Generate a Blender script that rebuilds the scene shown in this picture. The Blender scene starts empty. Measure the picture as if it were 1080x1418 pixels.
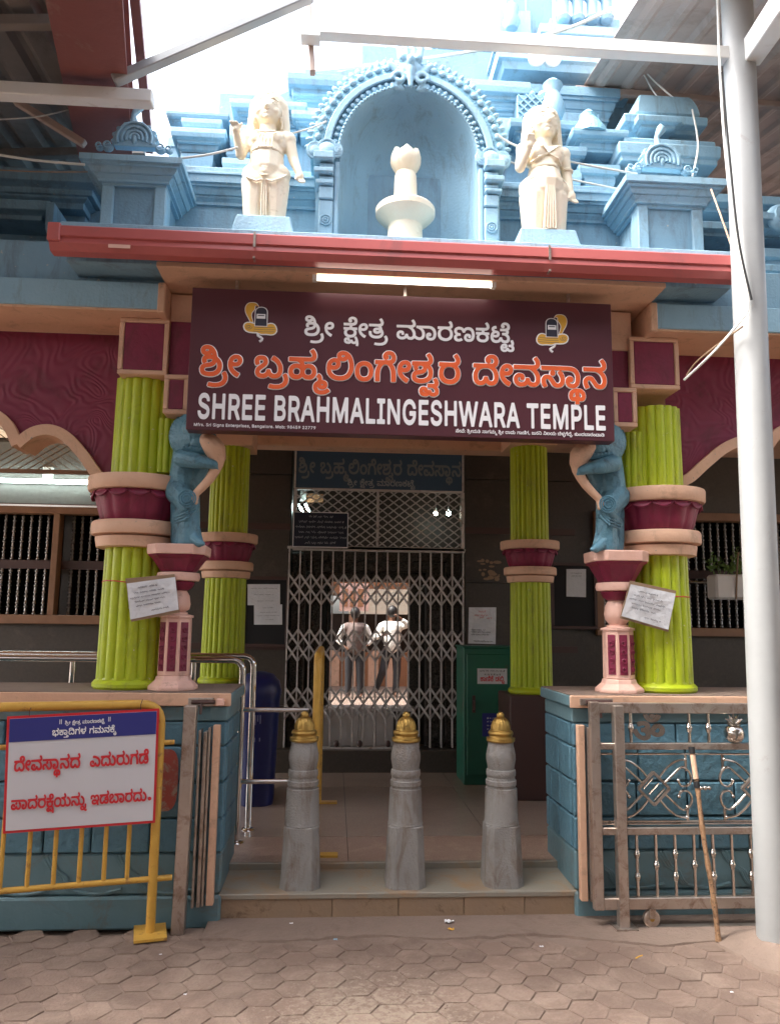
import bpy, bmesh, math, random
from mathutils import Vector, Matrix

random.seed(7)
scene = bpy.context.scene
R = math.radians

# ---------------------------------------------------------------- camera
PITCH, YAW, ROLL = R(8.1), R(3.9), R(0.7)
CAMZ = 1.5
FPX = 1090.0
cam_data = bpy.data.cameras.new('camera')
cam = bpy.data.objects.new('camera', cam_data)
scene.collection.objects.link(cam)
cam_data.sensor_fit = 'VERTICAL'
cam_data.sensor_height = 36.0
cam_data.lens = FPX / 1418 * 36
cam_data.clip_end = 500
cam_data.clip_start = 0.05
CAMR = Matrix.Rotation(-YAW, 3, 'Z') @ Matrix.Rotation(math.pi / 2 + PITCH, 3, 'X') @ Matrix.Rotation(ROLL, 3, 'Z')
cam.matrix_world = Matrix.Translation((0, 0, CAMZ)) @ CAMR.to_4x4()
scene.camera = cam

# ---------------------------------------------------------------- world, sun, exposure
SUN_EL, SUN_AZ = R(56), R(-102)      # azimuth measured from +Y towards +X
world = bpy.data.worlds.new('World')
scene.world = world
world.use_nodes = True
wn = world.node_tree
bg = wn.nodes['Background']
sky = wn.nodes.new('ShaderNodeTexSky')
sky.sky_type = 'NISHITA'
sky.sun_disc = False
sky.sun_elevation = SUN_EL
sky.sun_rotation = SUN_AZ
sky.dust_density = 6.0
sky.air_density = 1.0
hsv = wn.nodes.new('ShaderNodeHueSaturation')
hsv.inputs['Saturation'].default_value = 0.45
wn.links.new(sky.outputs[0], hsv.inputs['Color'])
wn.links.new(hsv.outputs[0], bg.inputs[0])
bg.inputs[1].default_value = 0.15
sun_data = bpy.data.lights.new('sun', 'SUN')
sun_data.energy = 0.9
sun_data.angle = R(14)
sun_data.color = (1.0, 0.95, 0.87)
sun = bpy.data.objects.new('sun', sun_data)
scene.collection.objects.link(sun)
sd = Vector((math.sin(SUN_AZ) * math.cos(SUN_EL), math.cos(SUN_AZ) * math.cos(SUN_EL), math.sin(SUN_EL)))
sun.rotation_euler = sd.to_track_quat('Z', 'Y').to_euler()
sun.location = (0, 0, 12)
vs = scene.view_settings
vs.view_transform = 'Standard'
vs.look = 'None'
vs.gamma = 1.0
vs.use_curve_mapping = False
vs.exposure = 2.7
scene.cycles.max_bounces = 10
scene.cycles.diffuse_bounces = 6
scene.cycles.use_denoising = True

# ---------------------------------------------------------------- lettering outlines (no font file is read)
# every line: length in units, unit size, then one list of whole numbers per outline (start point, then steps)
LETTERING = {
'title': (8214, 5, [
[1282,36,-1,-6,2,-4,16,-1,3,5,2,9,-2,8,-3,6,-6,5,-10,3,-13,0,-9,-4,-7,-6,-5,-10,-2,-11,3,-15,8,-11,14,-8,19,-1,16,4,8,5,6,6,8,15,2,9,2,16,-4,28,-9,20,-5,5,-9,7,-15,5,-17,0,-15,-5,-13,-10,-6,7,-11,6,-11,2,-13,1,-16,-5,-8,-5,-7,-8,-4,-12,0,-12,4,-11,8,-9,-11,-14,-2,-7,-1,-8,2,-10,3,-6,9,-10,13,-4,18,0,16,6,8,5,1,3,-12,15,-13,-7,-8,-1,-8,1,-5,6,0,10,3,5,8,4,16,0,3,4,-1,16,-19,3,-5,3,-4,5,-1,6,2,6,3,5,5,2,14,1,10,-3,7,-8,4,-12,3,-2,16,1,6,15,10,8,14,1,10,-4,7,-7,5,-12,2,-18,-2,-18,-3,-8,-6,-6,-6,-3,-11,-1,-10,4,-3,5,0,6,1,7,4,2,6,1],
[312,78,-6,0,-2,-4,1,-14,2,-2,8,0,1,-1,-4,-7,-3,-9,0,-11,2,-8,4,-8,7,-8,16,-10,4,0,-17,-2,-8,-4,-4,-5,-3,-8,0,-7,1,-9,4,-7,8,-6,13,-4,16,0,8,4,6,5,8,-7,8,-2,13,0,8,4,-2,-18,2,-1,16,-2,2,3,2,15,-2,24,-7,22,-9,15,-5,0,-11,-8,-1,-2,7,-11,2,-7,0,-9,-3,-5,-7,-2,-5,2,-3,3,-2,8,-3,3,-16,-1,-4,-10,-8,-4,-13,1,-3,3,-1,3,1,5,4,2,2,-1,0,-6,2,-2,14,-1,2,2,2,6,-1,8,-3,7,-8,4,21,1,19,4,11,8,9,11,2,12,1,9,-3,10,-5,8,11,1,1,2,0,16,-3,2,-34,0,-1,1,-1,11,23,7,7,5,6,8,3,11,1,11,-3,11,-4,8,-10,9,-14,5,-16,-1,-14,-6,-7,-8,-4,-10,1,-11,5,-8,4,-3,7,-1,9,3,4,6,1,6,-2,5,-5,5,10,3,8,-2,5,-5,2,-8,-2,-9,-5,-5,-11,-2,-65,-1,-2,-3,2,-18,43,0,2,-5,-1,-6,-3,-3],
[1598,-72,13,-4,16,1,11,5,7,10,2,8,0,10,-2,6,-6,10,4,9,1,15,-4,12,-5,12,-3,0,-16,-5,6,-21,0,-6,-1,-4,-5,-2,-14,-1,-3,-3,0,-13,1,-2,16,-1,8,-5,2,-9,-4,-6,-4,-1,-7,0,-5,3,-4,11,-14,1,4,9,0,10,-5,8,-8,6,-11,1,-13,-3,-10,-7,-7,-12,-2,-12,1,-12,5,-11,7,-6,9,-5,10,-1,13,2,11,7],
[877,-2,19,-4,16,3,13,7,6,6,5,8,4,16,0,21,-7,20,-12,15,2,2,50,-1,13,-3,9,-7,8,-11,4,-16,-1,-16,-5,-15,-6,-5,-8,-2,-11,1,-4,3,-4,8,8,-1,8,2,5,5,2,8,-2,7,-3,5,-7,4,-8,1,-12,-4,-9,-9,-3,-12,1,-14,3,-8,6,-8,7,-5,9,-3,11,-2,13,2,8,3,8,5,9,10,5,12,3,15,0,14,-3,15,-5,14,-7,10,-9,8,-12,7,-21,4,-101,-1,-1,-2,1,-17,13,-3,16,-9,10,-11,6,-15,1,-17,-4,-12,-8,-8,-10,-1,-14,3,-15,11,0,15,-3,17,-9,16,-11,13,17,11,4,7,3,11,-1,11,-4,10,-5,9,-8,10,-4,0,-12,-9,-2,-2,9,-13,3,-8,0,-10,-4,-4,-13,-2,-107,0,-3,-2,0,-16,3,-3,83,0,10,-3,11,-7,10,-10,6,-12,4,-11,0,-19,-4,-8,-5,-4,-11,-1,-10,4,-5,7,-2,11,-2,3,-16,0,-3,-1,-3,-11,-7,-10,-10,-3,-11,0,-8,2,-6,6,-2,9,2,8,5,5,7,0,3,-3,-1,-8,1,-3,17,-1,3,4,1,6,-2,13,-5,7,-10,5,-14,1,-10,-3,-8,-5,-5,-6,-4,-8,-2,-12,3,-17,5,-8,8,-7,16,-7,19,0,15,4,14,10,6,-7,8,-5,19,-3,8,1,10,4,11,10,8,-6],
[1498,59,-13,2,-2,1,2,3,4,6,5,3,12,1,3,-4,0,-6,-3,-4],
[1437,57,1,1,8,0,3,2,-1,17,-38,2,0,11,1,2,13,1,11,4,8,6,6,10,1,9,-2,15,-6,13,-10,11,-3,0,-13,-9,-1,-2,8,-12,4,-8,0,-9,-3,-5,-11,-2,-67,-1,-4,-1,0,-17,2,-3,42,0,1,-1,2,-4,-1,-5,-2,-4,-40,0,-4,-2,0,-16,2,-2,10,-1,-4,-7,-3,-9,1,-18,7,-13,10,-8,16,-6,21,-1,14,2,14,8,9,9,5,16,-1,16],
[1573,17,-8,1,-8,5,-5,7,-2,11,-3,1,-17,-1,-5,-11,-3,-6,-5,-4,-7,-3,-9,0,-8,1,-6,4,-4,4,-3,15,21,-2,14,3,11,8,5,13,-1,15,-7,11,-9,5,-18,3,-7,6,0,3,2,3,15,3,1,2,-2,18,-3,2,-11,-1,-9,-3,-8,-6,-5,-6,-2,-7,0,-8,3,-8,6,-8,-7,-7,-6,-10,-4,-13,-1,-13,1,-16,6,-14,10,-12,13,-6,14,-2,16,3,12,5,9,8,13,-11,16,-4,14,0,8,2,7,3,6,6,7,11,2,19,-5,16,-12,14,5,6,3,7,1,11,-4,10,7,6,4,8,2,10,-1,13,-4,11,-9,10,-9,5,-14,2,-14,-2,-13,-8,-7,-12,-1,-13,3,-6,5,-5,8,-2,6,1,6,4,3,7,-2,6,-6,7,7,2,8,0,7,-3,3,-6,1,-8,-3,-8,-5,-3,-9,-2,-35,-1,-2,0,-2,-3,0,-15,2,-3,42,0,3,-3,0,-5,-3,-3,-26,-2,-3,-3,1,-17,16,-1,8,-3,8,-6,6,-8,1,-10,-2,-8,-6,-5],
[446,74,-3,2,0,3,3,7,6,6,10,3,5,-1,3,-2,2,-10,-4,-6,-9,-3],
[593,30,-6,-7,-9,-4,-15,-2,-16,0,-13,4,-7,7,-4,8,0,14,-1,3,-18,2,-3,-3,-1,-10,2,-16,7,-12,11,-10,14,-7,18,-2,26,1,17,6,13,11,7,13,2,10,-1,11,-4,13,-6,10,-3,14,-5,10,10,7,5,7,3,10,1,9,-6,18,-10,14,-4,2,-15,-9,-1,-2,8,-12,4,-8,1,-9,-4,-5,-14,-3,-72,0,-3,-3,0,-15,3,-3,66,0,6,-4,5,-6,-13,2,-11,-1,-8,-3,-7,-3,-4,-6,-3,-6,0,-13,4,-8,4,-5,15,-6,12,0,9,2,9,4,7,6,1,-7],
[1102,92,16,-4,12,-9,6,-13,1,-17,-2,-10,-4,-7,-9,-10,-15,-5,-14,1,-15,5,-9,9,-5,14,-1,14,5,14,8,10,14,7],
[6,15,10,-11,11,-6,18,-3,19,0,19,3,15,6,11,10,9,14,3,13,1,9,-1,13,-4,11,-9,15,-14,13,-5,22,-9,17,-11,12,-13,7,-18,3,-12,-2,-12,-6,-6,-9,-2,-14,3,-11,9,-8,13,-5,-10,-6,-7,-12,-1,-12,6,-13,3,-1,16,7,1,3,-3,8,1,4,3,1,16,2,11,-1,4,-2,-2,-10,-7,-6,-38,-9,-8,-4,-6,-5,-5,-6,-2,-10,0,-11],
[454,33,-8,11,-3,10,19,-1,15,4,10,8,7,13,1,12,-4,12,-8,8,-11,5,-16,0,-16,-6,-12,-12,-7,-18,-2,-14,2,-16,5,-15,6,-11,18,-17,12,-8,8,-3,11,19,-17,10],
[605,-60,11,3,14,7,10,9,7,13,3,16,-1,11,-4,13,-7,10,-3,0,-15,-8,0,-4,6,-12,1,-10,-2,-11,-9,-10,-14,-6,-10,-2,-21,0,-21,3,-3,-3,-4,-14,3,-3,30,-4],
[184,86,6,7,10,2,5,-1,3,-2,2,-6,-1,-5,-4,-5,-5,-2,-8,-1,-11,3],
[1422,33,-4,-8,-5,-5,-10,-3,-14,0,-10,2,-6,6,-4,8,0,8,4,9,6,5,11,3,13,-1,8,-2,7,-5,3,-8],
[336,24,-4,9,0,9,4,8,6,5,12,3,12,-1,10,-3,7,-8,1,-8,-1,-8,-4,-7,-5,-3,-9,-3,-13,0,-10,2],
[37,19,-7,3,-4,4,0,8,3,5,6,3,26,5,13,5,8,6,6,8,3,7,2,-1,5,-12,1,-11,-3,-13,-6,-8,-10,-7,-13,-3,-17,-1],
[200,53,11,2,11,7,8,11,2,13,-2,12,-6,9,-11,7,-13,2,-18,-4,-13,-10,-9,-16,-3,-21,4,-24,9,-18,16,-16,20,-13,4,2,8,18,-16,10,-10,8,-8,11,-4,11],
[155,-9,-5,21,-6,10,-3,0,-16,-8,0,-4,6,-12,1,-10,-3,-11,-7,-9,-8,-5,-18,-4,-19,0,-23,3,-2,-3,-3,-16,18,-4,26,-1,19,3,16,5,12,8,9,12,5,14],
[34,128,-4,2,-2,4,0,4,2,3,12,1,8,-2,1,-2,-2,-4,-4,-4],
[1064,113,-21,0,-3,-2,0,-17,3,-2,10,0,1,-2,-9,-14,-5,-19,2,-23,6,-14,8,-10,8,-6,21,-8,16,-2,16,2,9,3,12,7,8,6,7,10,5,12,2,10,0,13,-3,16,-5,11,-10,11,13,10,5,13,-2,17,-6,15,-11,11,-16,-10,0,-3,8,-10,4,-9,0,-10,-4,-4,-13,-2],
[58,114,8,7,4,-10,-1,-1,-16,1],
[1576,-56,-6,-2,-7,1,-3,2,-3,5,1,1,15,-1,9,3,-1,-5],
[576,56,-6,-2,-8,0,-5,3,0,3,6,3,15,0,3,-1],
[1562,-32,-3,1,1,1,5,3,5,1,2,-2,-2,-4],
]),
'name': (11526, 4, [
[114,-79,26,3,20,7,16,11,12,15,6,18,0,20,-4,17,-10,17,-6,0,-16,-9,-3,-3,0,-4,7,-16,2,-12,-4,-14,-10,-11,-16,-7,-14,-3,-24,0,-26,4,-6,-3,-5,-20,3,-5,28,-5],
[979,161,3,5,6,2,12,-2,4,-3,-4,-6,-10,-4,-8,1,-3,3],
[402,-1,16,-6,24,-1,18,6,14,11,12,-10,8,-4,10,-3,12,0,16,2,8,3,11,6,7,7,8,13,4,14,2,16,-2,20,-3,12,-13,25,-12,14,-14,11,-18,11,-6,-1,-12,-20,-1,-4,3,-4,14,-7,12,-9,8,-9,7,-11,4,-14,1,-14,-1,-12,-4,-8,-5,-6,-8,-4,-8,-1,-8,2,-8,5,-4,4,-7,20,-3,1,-20,0,-4,-3,-3,-14,-8,-10,-11,-4,-12,0,-7,2,-4,4,-1,6,1,6,5,7,29,21,13,14,4,8,3,10,-2,18,-5,10,-6,7,-7,5,-11,4,-14,1,-14,-1,-8,-2,-10,-5,-10,-11,-5,-14,1,-18,8,-16,6,-1,19,9,2,4,-5,14,1,6,4,4,9,2,10,-1,4,-3,2,-6,-1,-6,-3,-5,-38,-29,-7,-8,-4,-10,-3,-16,3,-14,6,-10],
[894,21,14,-13,20,-10,14,-4,24,-2,24,1,20,6,18,9,14,13,10,14,8,18,5,20,1,30,-5,28,-6,18,-8,16,-11,13,-14,10,-14,6,-18,2,-16,-2,-14,-8,-9,-11,-3,-14,3,-16,-1,-1,-18,2,-16,-2,-14,-7,-10,-9,-6,-8,-7,-15,-3,-28,2,-22,3,-12,5,-10],
[2062,-5,10,6,8,8,6,10,6,20,1,24,-5,22,-8,18,-12,14,0,2,12,8,8,10,4,14,1,16,-6,18,-11,13,-10,6,-8,2,-20,1,-16,-4,-14,-11,-6,-9,-2,-8,1,-14,4,-8,7,-6,10,-2,8,1,7,5,4,8,-1,10,-6,8,6,2,10,0,8,-5,3,-7,-1,-14,-6,-6,-8,-3,-12,-1,-12,2,-10,-2,-94,0,-5,-2,-1,-22,1,-4,3,-2,16,0,-10,-16,-7,-18,-3,-16,1,-22,2,-14,4,-10,5,-8,10,-9,16,-7,16,-1,14,2,12,6,10,9,12,-10,14,-6,16,-1],
[1308,107,11,-16,7,-20,3,-26,1,-48,2,-2,4,-1,22,1,4,2,1,44,-4,34,-8,24,-14,18,13,10,9,12,4,16,-1,18,-8,16,-9,10,-15,7,-16,2,-18,-3,-15,-10,-9,-14,-2,-6,0,-10,4,-10,5,-6,9,-4,10,1,9,5,4,8,-1,10,-6,8,6,2,10,0,8,-5,3,-7,0,-12,-5,-7,-10,-4,-12,-1,-12,2,-10,-2,-62,0,-4,-1,-2,-3,0,-20,2,-4,4,-2,16,0,-13,-26,-6,-26,-2,-20,0,-40,1,-4,2,-2,26,0,4,2,1,48,2,22,5,18,9,16,9,8,10,4,12,0],
[1618,-67,-6,15,-4,1,-16,0,-4,-1,-2,9,-4,6,-6,5,-10,3,-12,0,-12,-4,-7,-6,-6,-10,-2,-12,4,-16,7,-10,14,-8,14,-2,12,0,10,3,12,8,10,-8,14,-3,14,0,14,6,8,7,5,7,2,16,-2,16,-11,16,6,6,4,8,2,10,-1,8,-6,16,-9,12,-4,0,-16,-6,-4,-4,1,-4,7,-14,1,-6,-1,-4,-8,-2,-36,0,-5,-4,0,-18,2,-4,3,-1,30,0,10,-6,6,-7,3,-10,-3,-9,-8,-2,-6,1],
[694,49,-1,-10,-3,-8,-6,-6,-8,-3,-14,0,-8,3,-7,6,-3,10,0,12,4,8,6,5,8,3,12,0,10,-3,7,-7],
[820,-73,-6,10,0,6,2,2,6,-8,10,-6,12,-3,14,1,12,4,6,4,7,10,2,12,-2,14,-6,8,-11,7,-20,5,0,14,-3,12,-9,11,-12,7,-4,-3,-12,-19,2,-4,5,-4,3,-4,1,-6,-1,-10,-19,-14,-7,-10,-4,-10,-1,-12,1,-10,6,-16,8,-9,10,-7,18,-5,14,-1,18,1,16,4,18,10,8,6,1,3,-1,4,-14,14,-4,2,-16,-11,-16,-4,-18,-1,-8,2],
[2410,1,5,-8,5,-2,23,10,1,4,-9,18,-3,14,2,10,4,3,6,2,6,-2,5,-3,24,-36,7,-8,10,-6,10,-4,14,-1,20,3,10,5,8,8,6,9,6,20,1,14,-1,16,-5,16,-7,14,-12,16,52,0,16,-2,12,-3,8,-5,8,-8,6,-11,3,-11,-1,-26,-4,-14,-8,-9,-10,-3,-14,2,-4,3,-3,5,1,2,8,-1,6,1,7,6,5,10,-1,12,-6,8,-7,5,-10,1,-13,-2,-11,-8,-7,-12,-3,-16,4,-18,9,-14,15,-10,20,-3,10,0,14,4,10,5,10,9,5,7,6,14,2,10,2,20,-1,16,-4,17,-9,19,-11,12,-16,10,-18,6,-28,2,-192,0,-2,-2,-1,-4,0,-20,3,-4,74,0,-4,0,0,-2,-7,-6,-3,-12,1,-6,3,-6,6,-5,6,-2,8,0,8,3,5,6,2,6,0,8,-2,6,-4,6,-5,4,-2,0,46,0,-1,-2,-14,-10,-2,-4,16,-26,4,-12,1,-10,-1,-12,-6,-10,-7,-4,-12,0,-6,3,-5,5,-21,32,-14,13,-8,3,-10,2,-12,0,-10,-2,-10,-6,-6,-6,-6,-8,-4,-10,-1,-12,1,-12,3,-12],
[2262,-8,22,4,9,5,9,8,12,-10,12,-5,18,-2,12,1,18,9,13,15,3,8,3,16,0,16,-2,14,-9,22,-8,12,-10,10,14,7,10,10,5,13,0,14,-2,12,-5,11,-16,21,-6,-1,-16,-11,-2,-4,2,-4,9,-12,4,-10,0,-12,-5,-4,-16,-2,-132,0,-5,-2,-1,-22,2,-4,2,-2,108,0,14,-6,12,-9,9,-11,8,-14,4,-12,1,-18,-4,-13,-6,-6,-10,-2,-12,3,-5,4,-4,6,-6,18,-3,1,-18,0,-4,-1,-2,-2,-3,-14,-6,-8,-7,-5,-14,-2,-12,2,-8,5,-5,8,0,12,3,5,4,3,8,1,2,-3,-1,-12,3,-3,22,-2,5,7,1,12,0,8,-5,10,-11,8,-18,3,-14,-1,-14,-8,-10,-12,-5,-12,0,-18,4,-16,11,-14,10,-7,14,-5],
[2818,24,-10,7,-26,38,-10,8,-8,3,-20,1,-16,-5,-13,-11,-6,-10,-2,-8,-1,-12,2,-16,9,-20,4,-6,3,-2,22,8,4,4,-1,4,-9,16,-3,12,2,12,7,4,8,0,6,-4,28,-40,8,-7,10,-6,12,-2,18,0,12,4,15,11,6,10,6,18,1,14,-1,16,-3,14,-7,14,-8,12,-10,10,13,7,10,9,5,12,1,14,-2,14,-4,10,-10,14,-8,8,-4,-1,-16,-10,-3,-5,1,-3,10,-13,4,-10,1,-10,-5,-5,-16,-3,-112,0,-4,-2,-1,-2,0,-22,3,-4,84,0,18,-7,14,-11,8,-10,7,-14,4,-16,0,-12,-3,-10,-5,-8,-9,-3],
[578,-29,-10,-11,-18,-8,-30,-2,-34,4,-4,-4,-5,-17,0,-4,5,-3,26,-5,16,0,22,1,24,6,16,8,8,6,8,8,8,15,3,22,-3,18,-4,12,-8,12,-6,0,-16,-9,-3,-3,0,-4,6,-12,2,-10,0,-12],
[1540,86,-38,-8,-15,-9,-8,-10,-4,-14,1,-20,6,-12,10,-9,14,-8,16,-3,18,-1,24,2,12,3,18,8,14,12,8,10,4,9,4,17,0,24,-3,14,-4,10,-13,18,10,7,7,9,4,12,0,12,-3,12,-4,11,-16,20,-6,0,-16,-11,-2,-4,1,-4,10,-12,4,-8,1,-10,-1,-4,-3,-3,-12,-2,-98,-1,-5,-2,-1,-24,4,-4,10,0,0,-18,6,-14,6,-3,20,9,2,4,-3,10,1,6,4,4,6,2,16,-1,5,-3,3,-4,0,-8,-2,-5,-4,-3],
[1774,103,5,-6,6,-10,3,-18,-3,-18,-4,-10,-5,-6,-12,-9,-20,-3,-20,3,-14,9,-9,14,-3,20,3,18,9,14,14,9,18,3,18,-2],
[921,115,11,3,8,-3,3,-8,-1,-6,-3,-4,-7,-4,-10,0,-13,4,5,12],
[934,65,11,2,9,4,7,6,7,8,4,10,1,12,0,10,-4,10,15,-3,16,1,10,4,14,11,1,-1,8,-26,1,-14,0,-18,-2,-10,-5,-16,-5,-8,-10,-11,-16,-9,-18,-4,-20,0,-18,4,-14,8,-9,8,-7,12,-3,10,1,1,14,-2],
[228,101,6,10,8,5,10,2,4,-2,3,-3,2,-6,-1,-6,-3,-4,-5,-3,-10,-1,-8,0,-7,4],
[2187,77,6,8,4,10,2,12,-1,10,-4,10,-4,6,-7,6,-9,5,-12,2,-12,0,-8,-2,-12,-5,-8,-6,-9,-10,-8,-18,-3,-16,0,-18,3,-18,5,-12,9,-14,13,-14,14,-11,18,-10,4,0,2,2,11,19,1,4,-2,3,-20,11,-12,10,-10,14,-3,10,15,-1,14,1,12,4],
[1124,24,-10,8,-6,13,-2,22,4,16,7,10,11,6,12,2,14,-3,10,-8,7,-13,2,-18,-4,-20,-5,-8,-10,-7,-16,-3],
[656,143,-38,0,-4,-1,-2,-5,0,-18,1,-4,5,-2,52,0,14,-8,8,-10,-24,4,-22,-3,-12,-6,-13,-13,-6,-12,-3,-20,3,-22,5,-9,6,-7,8,-7,10,-5,12,-3,12,0,10,0,12,4,9,5,9,8,12,-9,8,-5,10,-2,12,-1,12,0,12,3,10,5,8,7,10,16,4,12,-1,22,-2,10,-5,10,-6,7,-8,7,-8,4,-10,3,-22,1,-19,-6,-7,20,54,2,16,5,12,11,6,16,-1,18,-7,18,-13,18,-3,2,-4,-1,-19,-13,0,-4,11,-14,4,-10,1,-10,-5,-5,-16,-3],
[92,25,-26,-3,-20,3,-8,4,-3,4,-2,6,1,6,4,4,6,3,32,5,18,7,10,8,10,15,2,0,4,-8,2,-10,0,-12,-2,-8,-4,-8,-6,-7,-8,-5],
[1080,91,-5,-22,0,-18,2,-12,5,-14,4,-8,7,-8,11,-9,10,-4,14,-4,12,0,18,2,10,3,12,8,13,14,7,14,2,10,2,18,-1,18,-3,10,-6,14,-6,8,-12,10,-10,5,-16,4,-20,0,-10,-2,-14,-6,-10,-7,-10,-11],
[42,205,-12,-3,-12,-6,-6,-7,-6,-12,0,-14,5,-14,9,-9,12,-5,-1,-2,-7,-6,-5,-6,-4,-14,0,-10,4,-12,3,-5,6,-3,-14,-8,-8,-10,-4,-14,2,-20,6,-12,5,-6,11,-7,14,-5,28,-3,24,1,12,3,18,8,10,7,7,6,8,14,5,12,2,18,0,10,-3,16,-7,14,-7,10,-18,16,-7,30,-7,14,-9,13,-10,9,-14,8,-16,4],
[70,87,-40,-9,-2,1,20,9,2,3,-3,8,0,6,3,2,6,2,18,1,13,-3,-1,-8,-3,-6],
[258,28,-12,9,-8,8,-7,10,-4,10,15,-1,14,1,8,2,11,6,8,8,6,10,3,10,0,12,-5,14,-11,12,-14,6,-20,1,-8,-2,-12,-6,-11,-9,-6,-8,-9,-22,-1,-18,0,-12,4,-18,9,-18,16,-19,16,-13,18,-9,4,1,2,2,10,18,1,4,-3,4],
[2712,-31,-14,13,-12,6,-10,2,-24,1,-24,-6,-16,-11,-9,-13,-4,-20,3,-18,6,-10,10,-8,10,-2,17,0,0,-18,2,-4,25,0,3,4,-1,18,18,0,10,3,8,5,7,10,3,12,0,14,-3,14],
[1440,66,14,7,8,8,4,6,5,16,0,10,-3,10,-8,12,-14,9,-18,2,-20,-4,-8,-4,-10,-9,-6,-8,-7,-14,-3,-16,0,-20,2,-12,5,-16,10,-16,13,-14,22,-16,10,-5,4,0,13,21,0,6,-21,12,-12,10,-10,14,-3,10,15,-1],
[2674,-41,-3,4,7,-1,7,-5,4,-6,2,-6,1,-8,-1,-4,-3,-3,-8,0,-6,7,-2,4,4,10],
[2008,54,-16,0,-3,-1,-7,-20,-8,-8,-10,-3,-10,3,-7,8,-4,22,2,18,7,16,6,8,8,7,10,5,10,3,26,1,12,-2,12,-5,14,-13,8,-16,3,-22,0,-10,-3,-12,-4,-6,-6,-4,-8,-1,-8,2,-10,9,-6,19,-2,2],
[2634,-70,-4,1,-2,4,1,14,7,9,12,6,1,-1,-4,-6,-1,-6,3,-10,-5,-9],
[1817,169,-5,13,-8,12,-8,9,-4,0,-18,-12,-2,-4,2,-4,9,-12,4,-8,1,-11,-4,-6,-16,-3,-96,0,-4,-2,-1,-24,3,-4,12,0,-9,-16,-4,-12,-2,-14,0,-20,4,-16,5,-10,14,-16,14,-9,18,-6,12,-2,20,0,20,4,10,5,14,10,7,8,6,8,6,16,2,12,0,16,-2,14,-4,12,-14,22,11,8,7,12,3,14],
[1438,100,-5,-5,-9,-2,-10,0,-8,4,3,8,5,7,6,4,6,2,8,-1,4,-3,2,-7],
[1558,-68,-3,3,0,4,0,4,3,2,2,0,0,-8,2,-3,15,-3,-9,-1],
[1570,68,10,13,4,18,7,-14,2,-12,0,-14,-3,-12,-7,-10,-9,-7,-18,-6,-22,-2,-18,4,-6,3,-3,4,-1,10,2,3,4,3,42,10],
[762,67,8,-6,4,-8,1,-12,-4,-10,-6,-6,-9,-3,-12,0,-10,3,-6,6,-3,10,0,10,3,8,6,7,8,3,12,0],
[84,139,-11,2,9,8,3,-8],
[50,162,-8,0,-4,2,-2,5,2,5,4,2,6,1,14,-4,-4,-7],
[2166,113,2,-6,-1,-6,-7,-6,-16,-2,-10,4,6,12,8,7,12,1],
[842,-42,-1,5,1,2,2,0,8,-1,3,-5,-1,-3,-4,-1,-6,1],
]),
'devotees': (7610, 9, [
[492,44,-5,-17,0,-28,11,-1,2,1,1,25,3,13,6,10,9,4,9,-4,7,-11,2,-14,0,-23,3,-1,11,1,0,20,-1,14,-4,10,-6,9,6,4,4,4,1,11,-3,10,-7,9,-10,-7,7,-11,0,-5,-2,-3,-49,-1,0,-12,9,-1],
[147,29,-1,3,5,1,0,10,-20,1,-1,6,36,0,12,-3,6,-6,3,-9,0,-11,-3,-8,-7,-4,-8,2,-2,4,9,1,2,4,1,4,-4,7,-8,2,-7,-2,-4,-5,-2,-7,0,-8,5,-9,10,-5,13,0,9,5,5,6,3,6,2,17,-5,17,-10,10,-8,4,-12,1,-73,0,-2,-1,1,-11,24,-1,1,-1,-1,-5,-23,0,-2,-2,0,-9,6,-2,-3,-9,1,-10,3,-6,5,-5,7,-3,11,-2,9,1,9,4,5,5,4,7,1,8],
[803,47,0,4,9,1,7,4,4,5,1,6,1,7,-3,8,-4,5,-6,4,-9,1,-10,-2,-5,-4,-4,-8,0,-6,2,-4,7,-3,5,1,3,3,1,5,-3,5,4,1,5,-1,2,-2,1,-5,-2,-6,-8,-2,-34,-1,-3,-1,0,-10,2,-1,23,-1,1,-1,-1,-5,-22,0,-3,-2,0,-9,6,-2,-3,-9,1,-10,3,-6,6,-5,10,-4,15,0,10,4,7,7,3,12,-4,11,6,2,0,9,-2,2,-18,0,-1,0],
[38,36,3,7,0,9,-4,7,-7,4,-11,2,-9,-2,-7,-6,-2,-9,2,-9,4,-4,9,4,-2,8,2,4,7,1,4,-2,0,-7,-16,-12,-5,-5,-2,-6,-1,-8,5,-9,8,-5,11,-1,10,2,0,-15,1,-2,11,0,2,1,0,16,8,-2,10,0,7,3,6,6,4,11,0,14,-4,11,-7,10,9,7,2,11,-3,10,-6,9,-4,0,-8,-6,7,-10,0,-7,-6,-2,-18,-1,-2,-2,0,-10,7,-1,8,-3,6,-6,4,-5,3,-13,-4,-10,-6,-3,-6,0,-5,4,-3,9,-10,1,-2,-1,-2,-7,-4,-5,-8,-1,-5,1,-2,5,1,4],
[418,-2,4,3,4,5,1,5,-1,7,12,7,6,11,-1,11,-4,7,5,8,0,11,-3,8,-7,9,-10,-7,6,-10,0,-7,-4,-2,-13,-1,-2,-2,1,-10,12,-1,6,-5,0,-7,-4,-6,-7,-3,-11,-1,-11,1,-9,3,13,4,6,8,1,7,-2,6,-4,4,-5,3,-10,1,-8,-3,-6,-5,-4,-8,0,-9,1,-7,8,-10,12,-5,-2,-9,4,-7,5,-3,6,-2],
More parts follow.
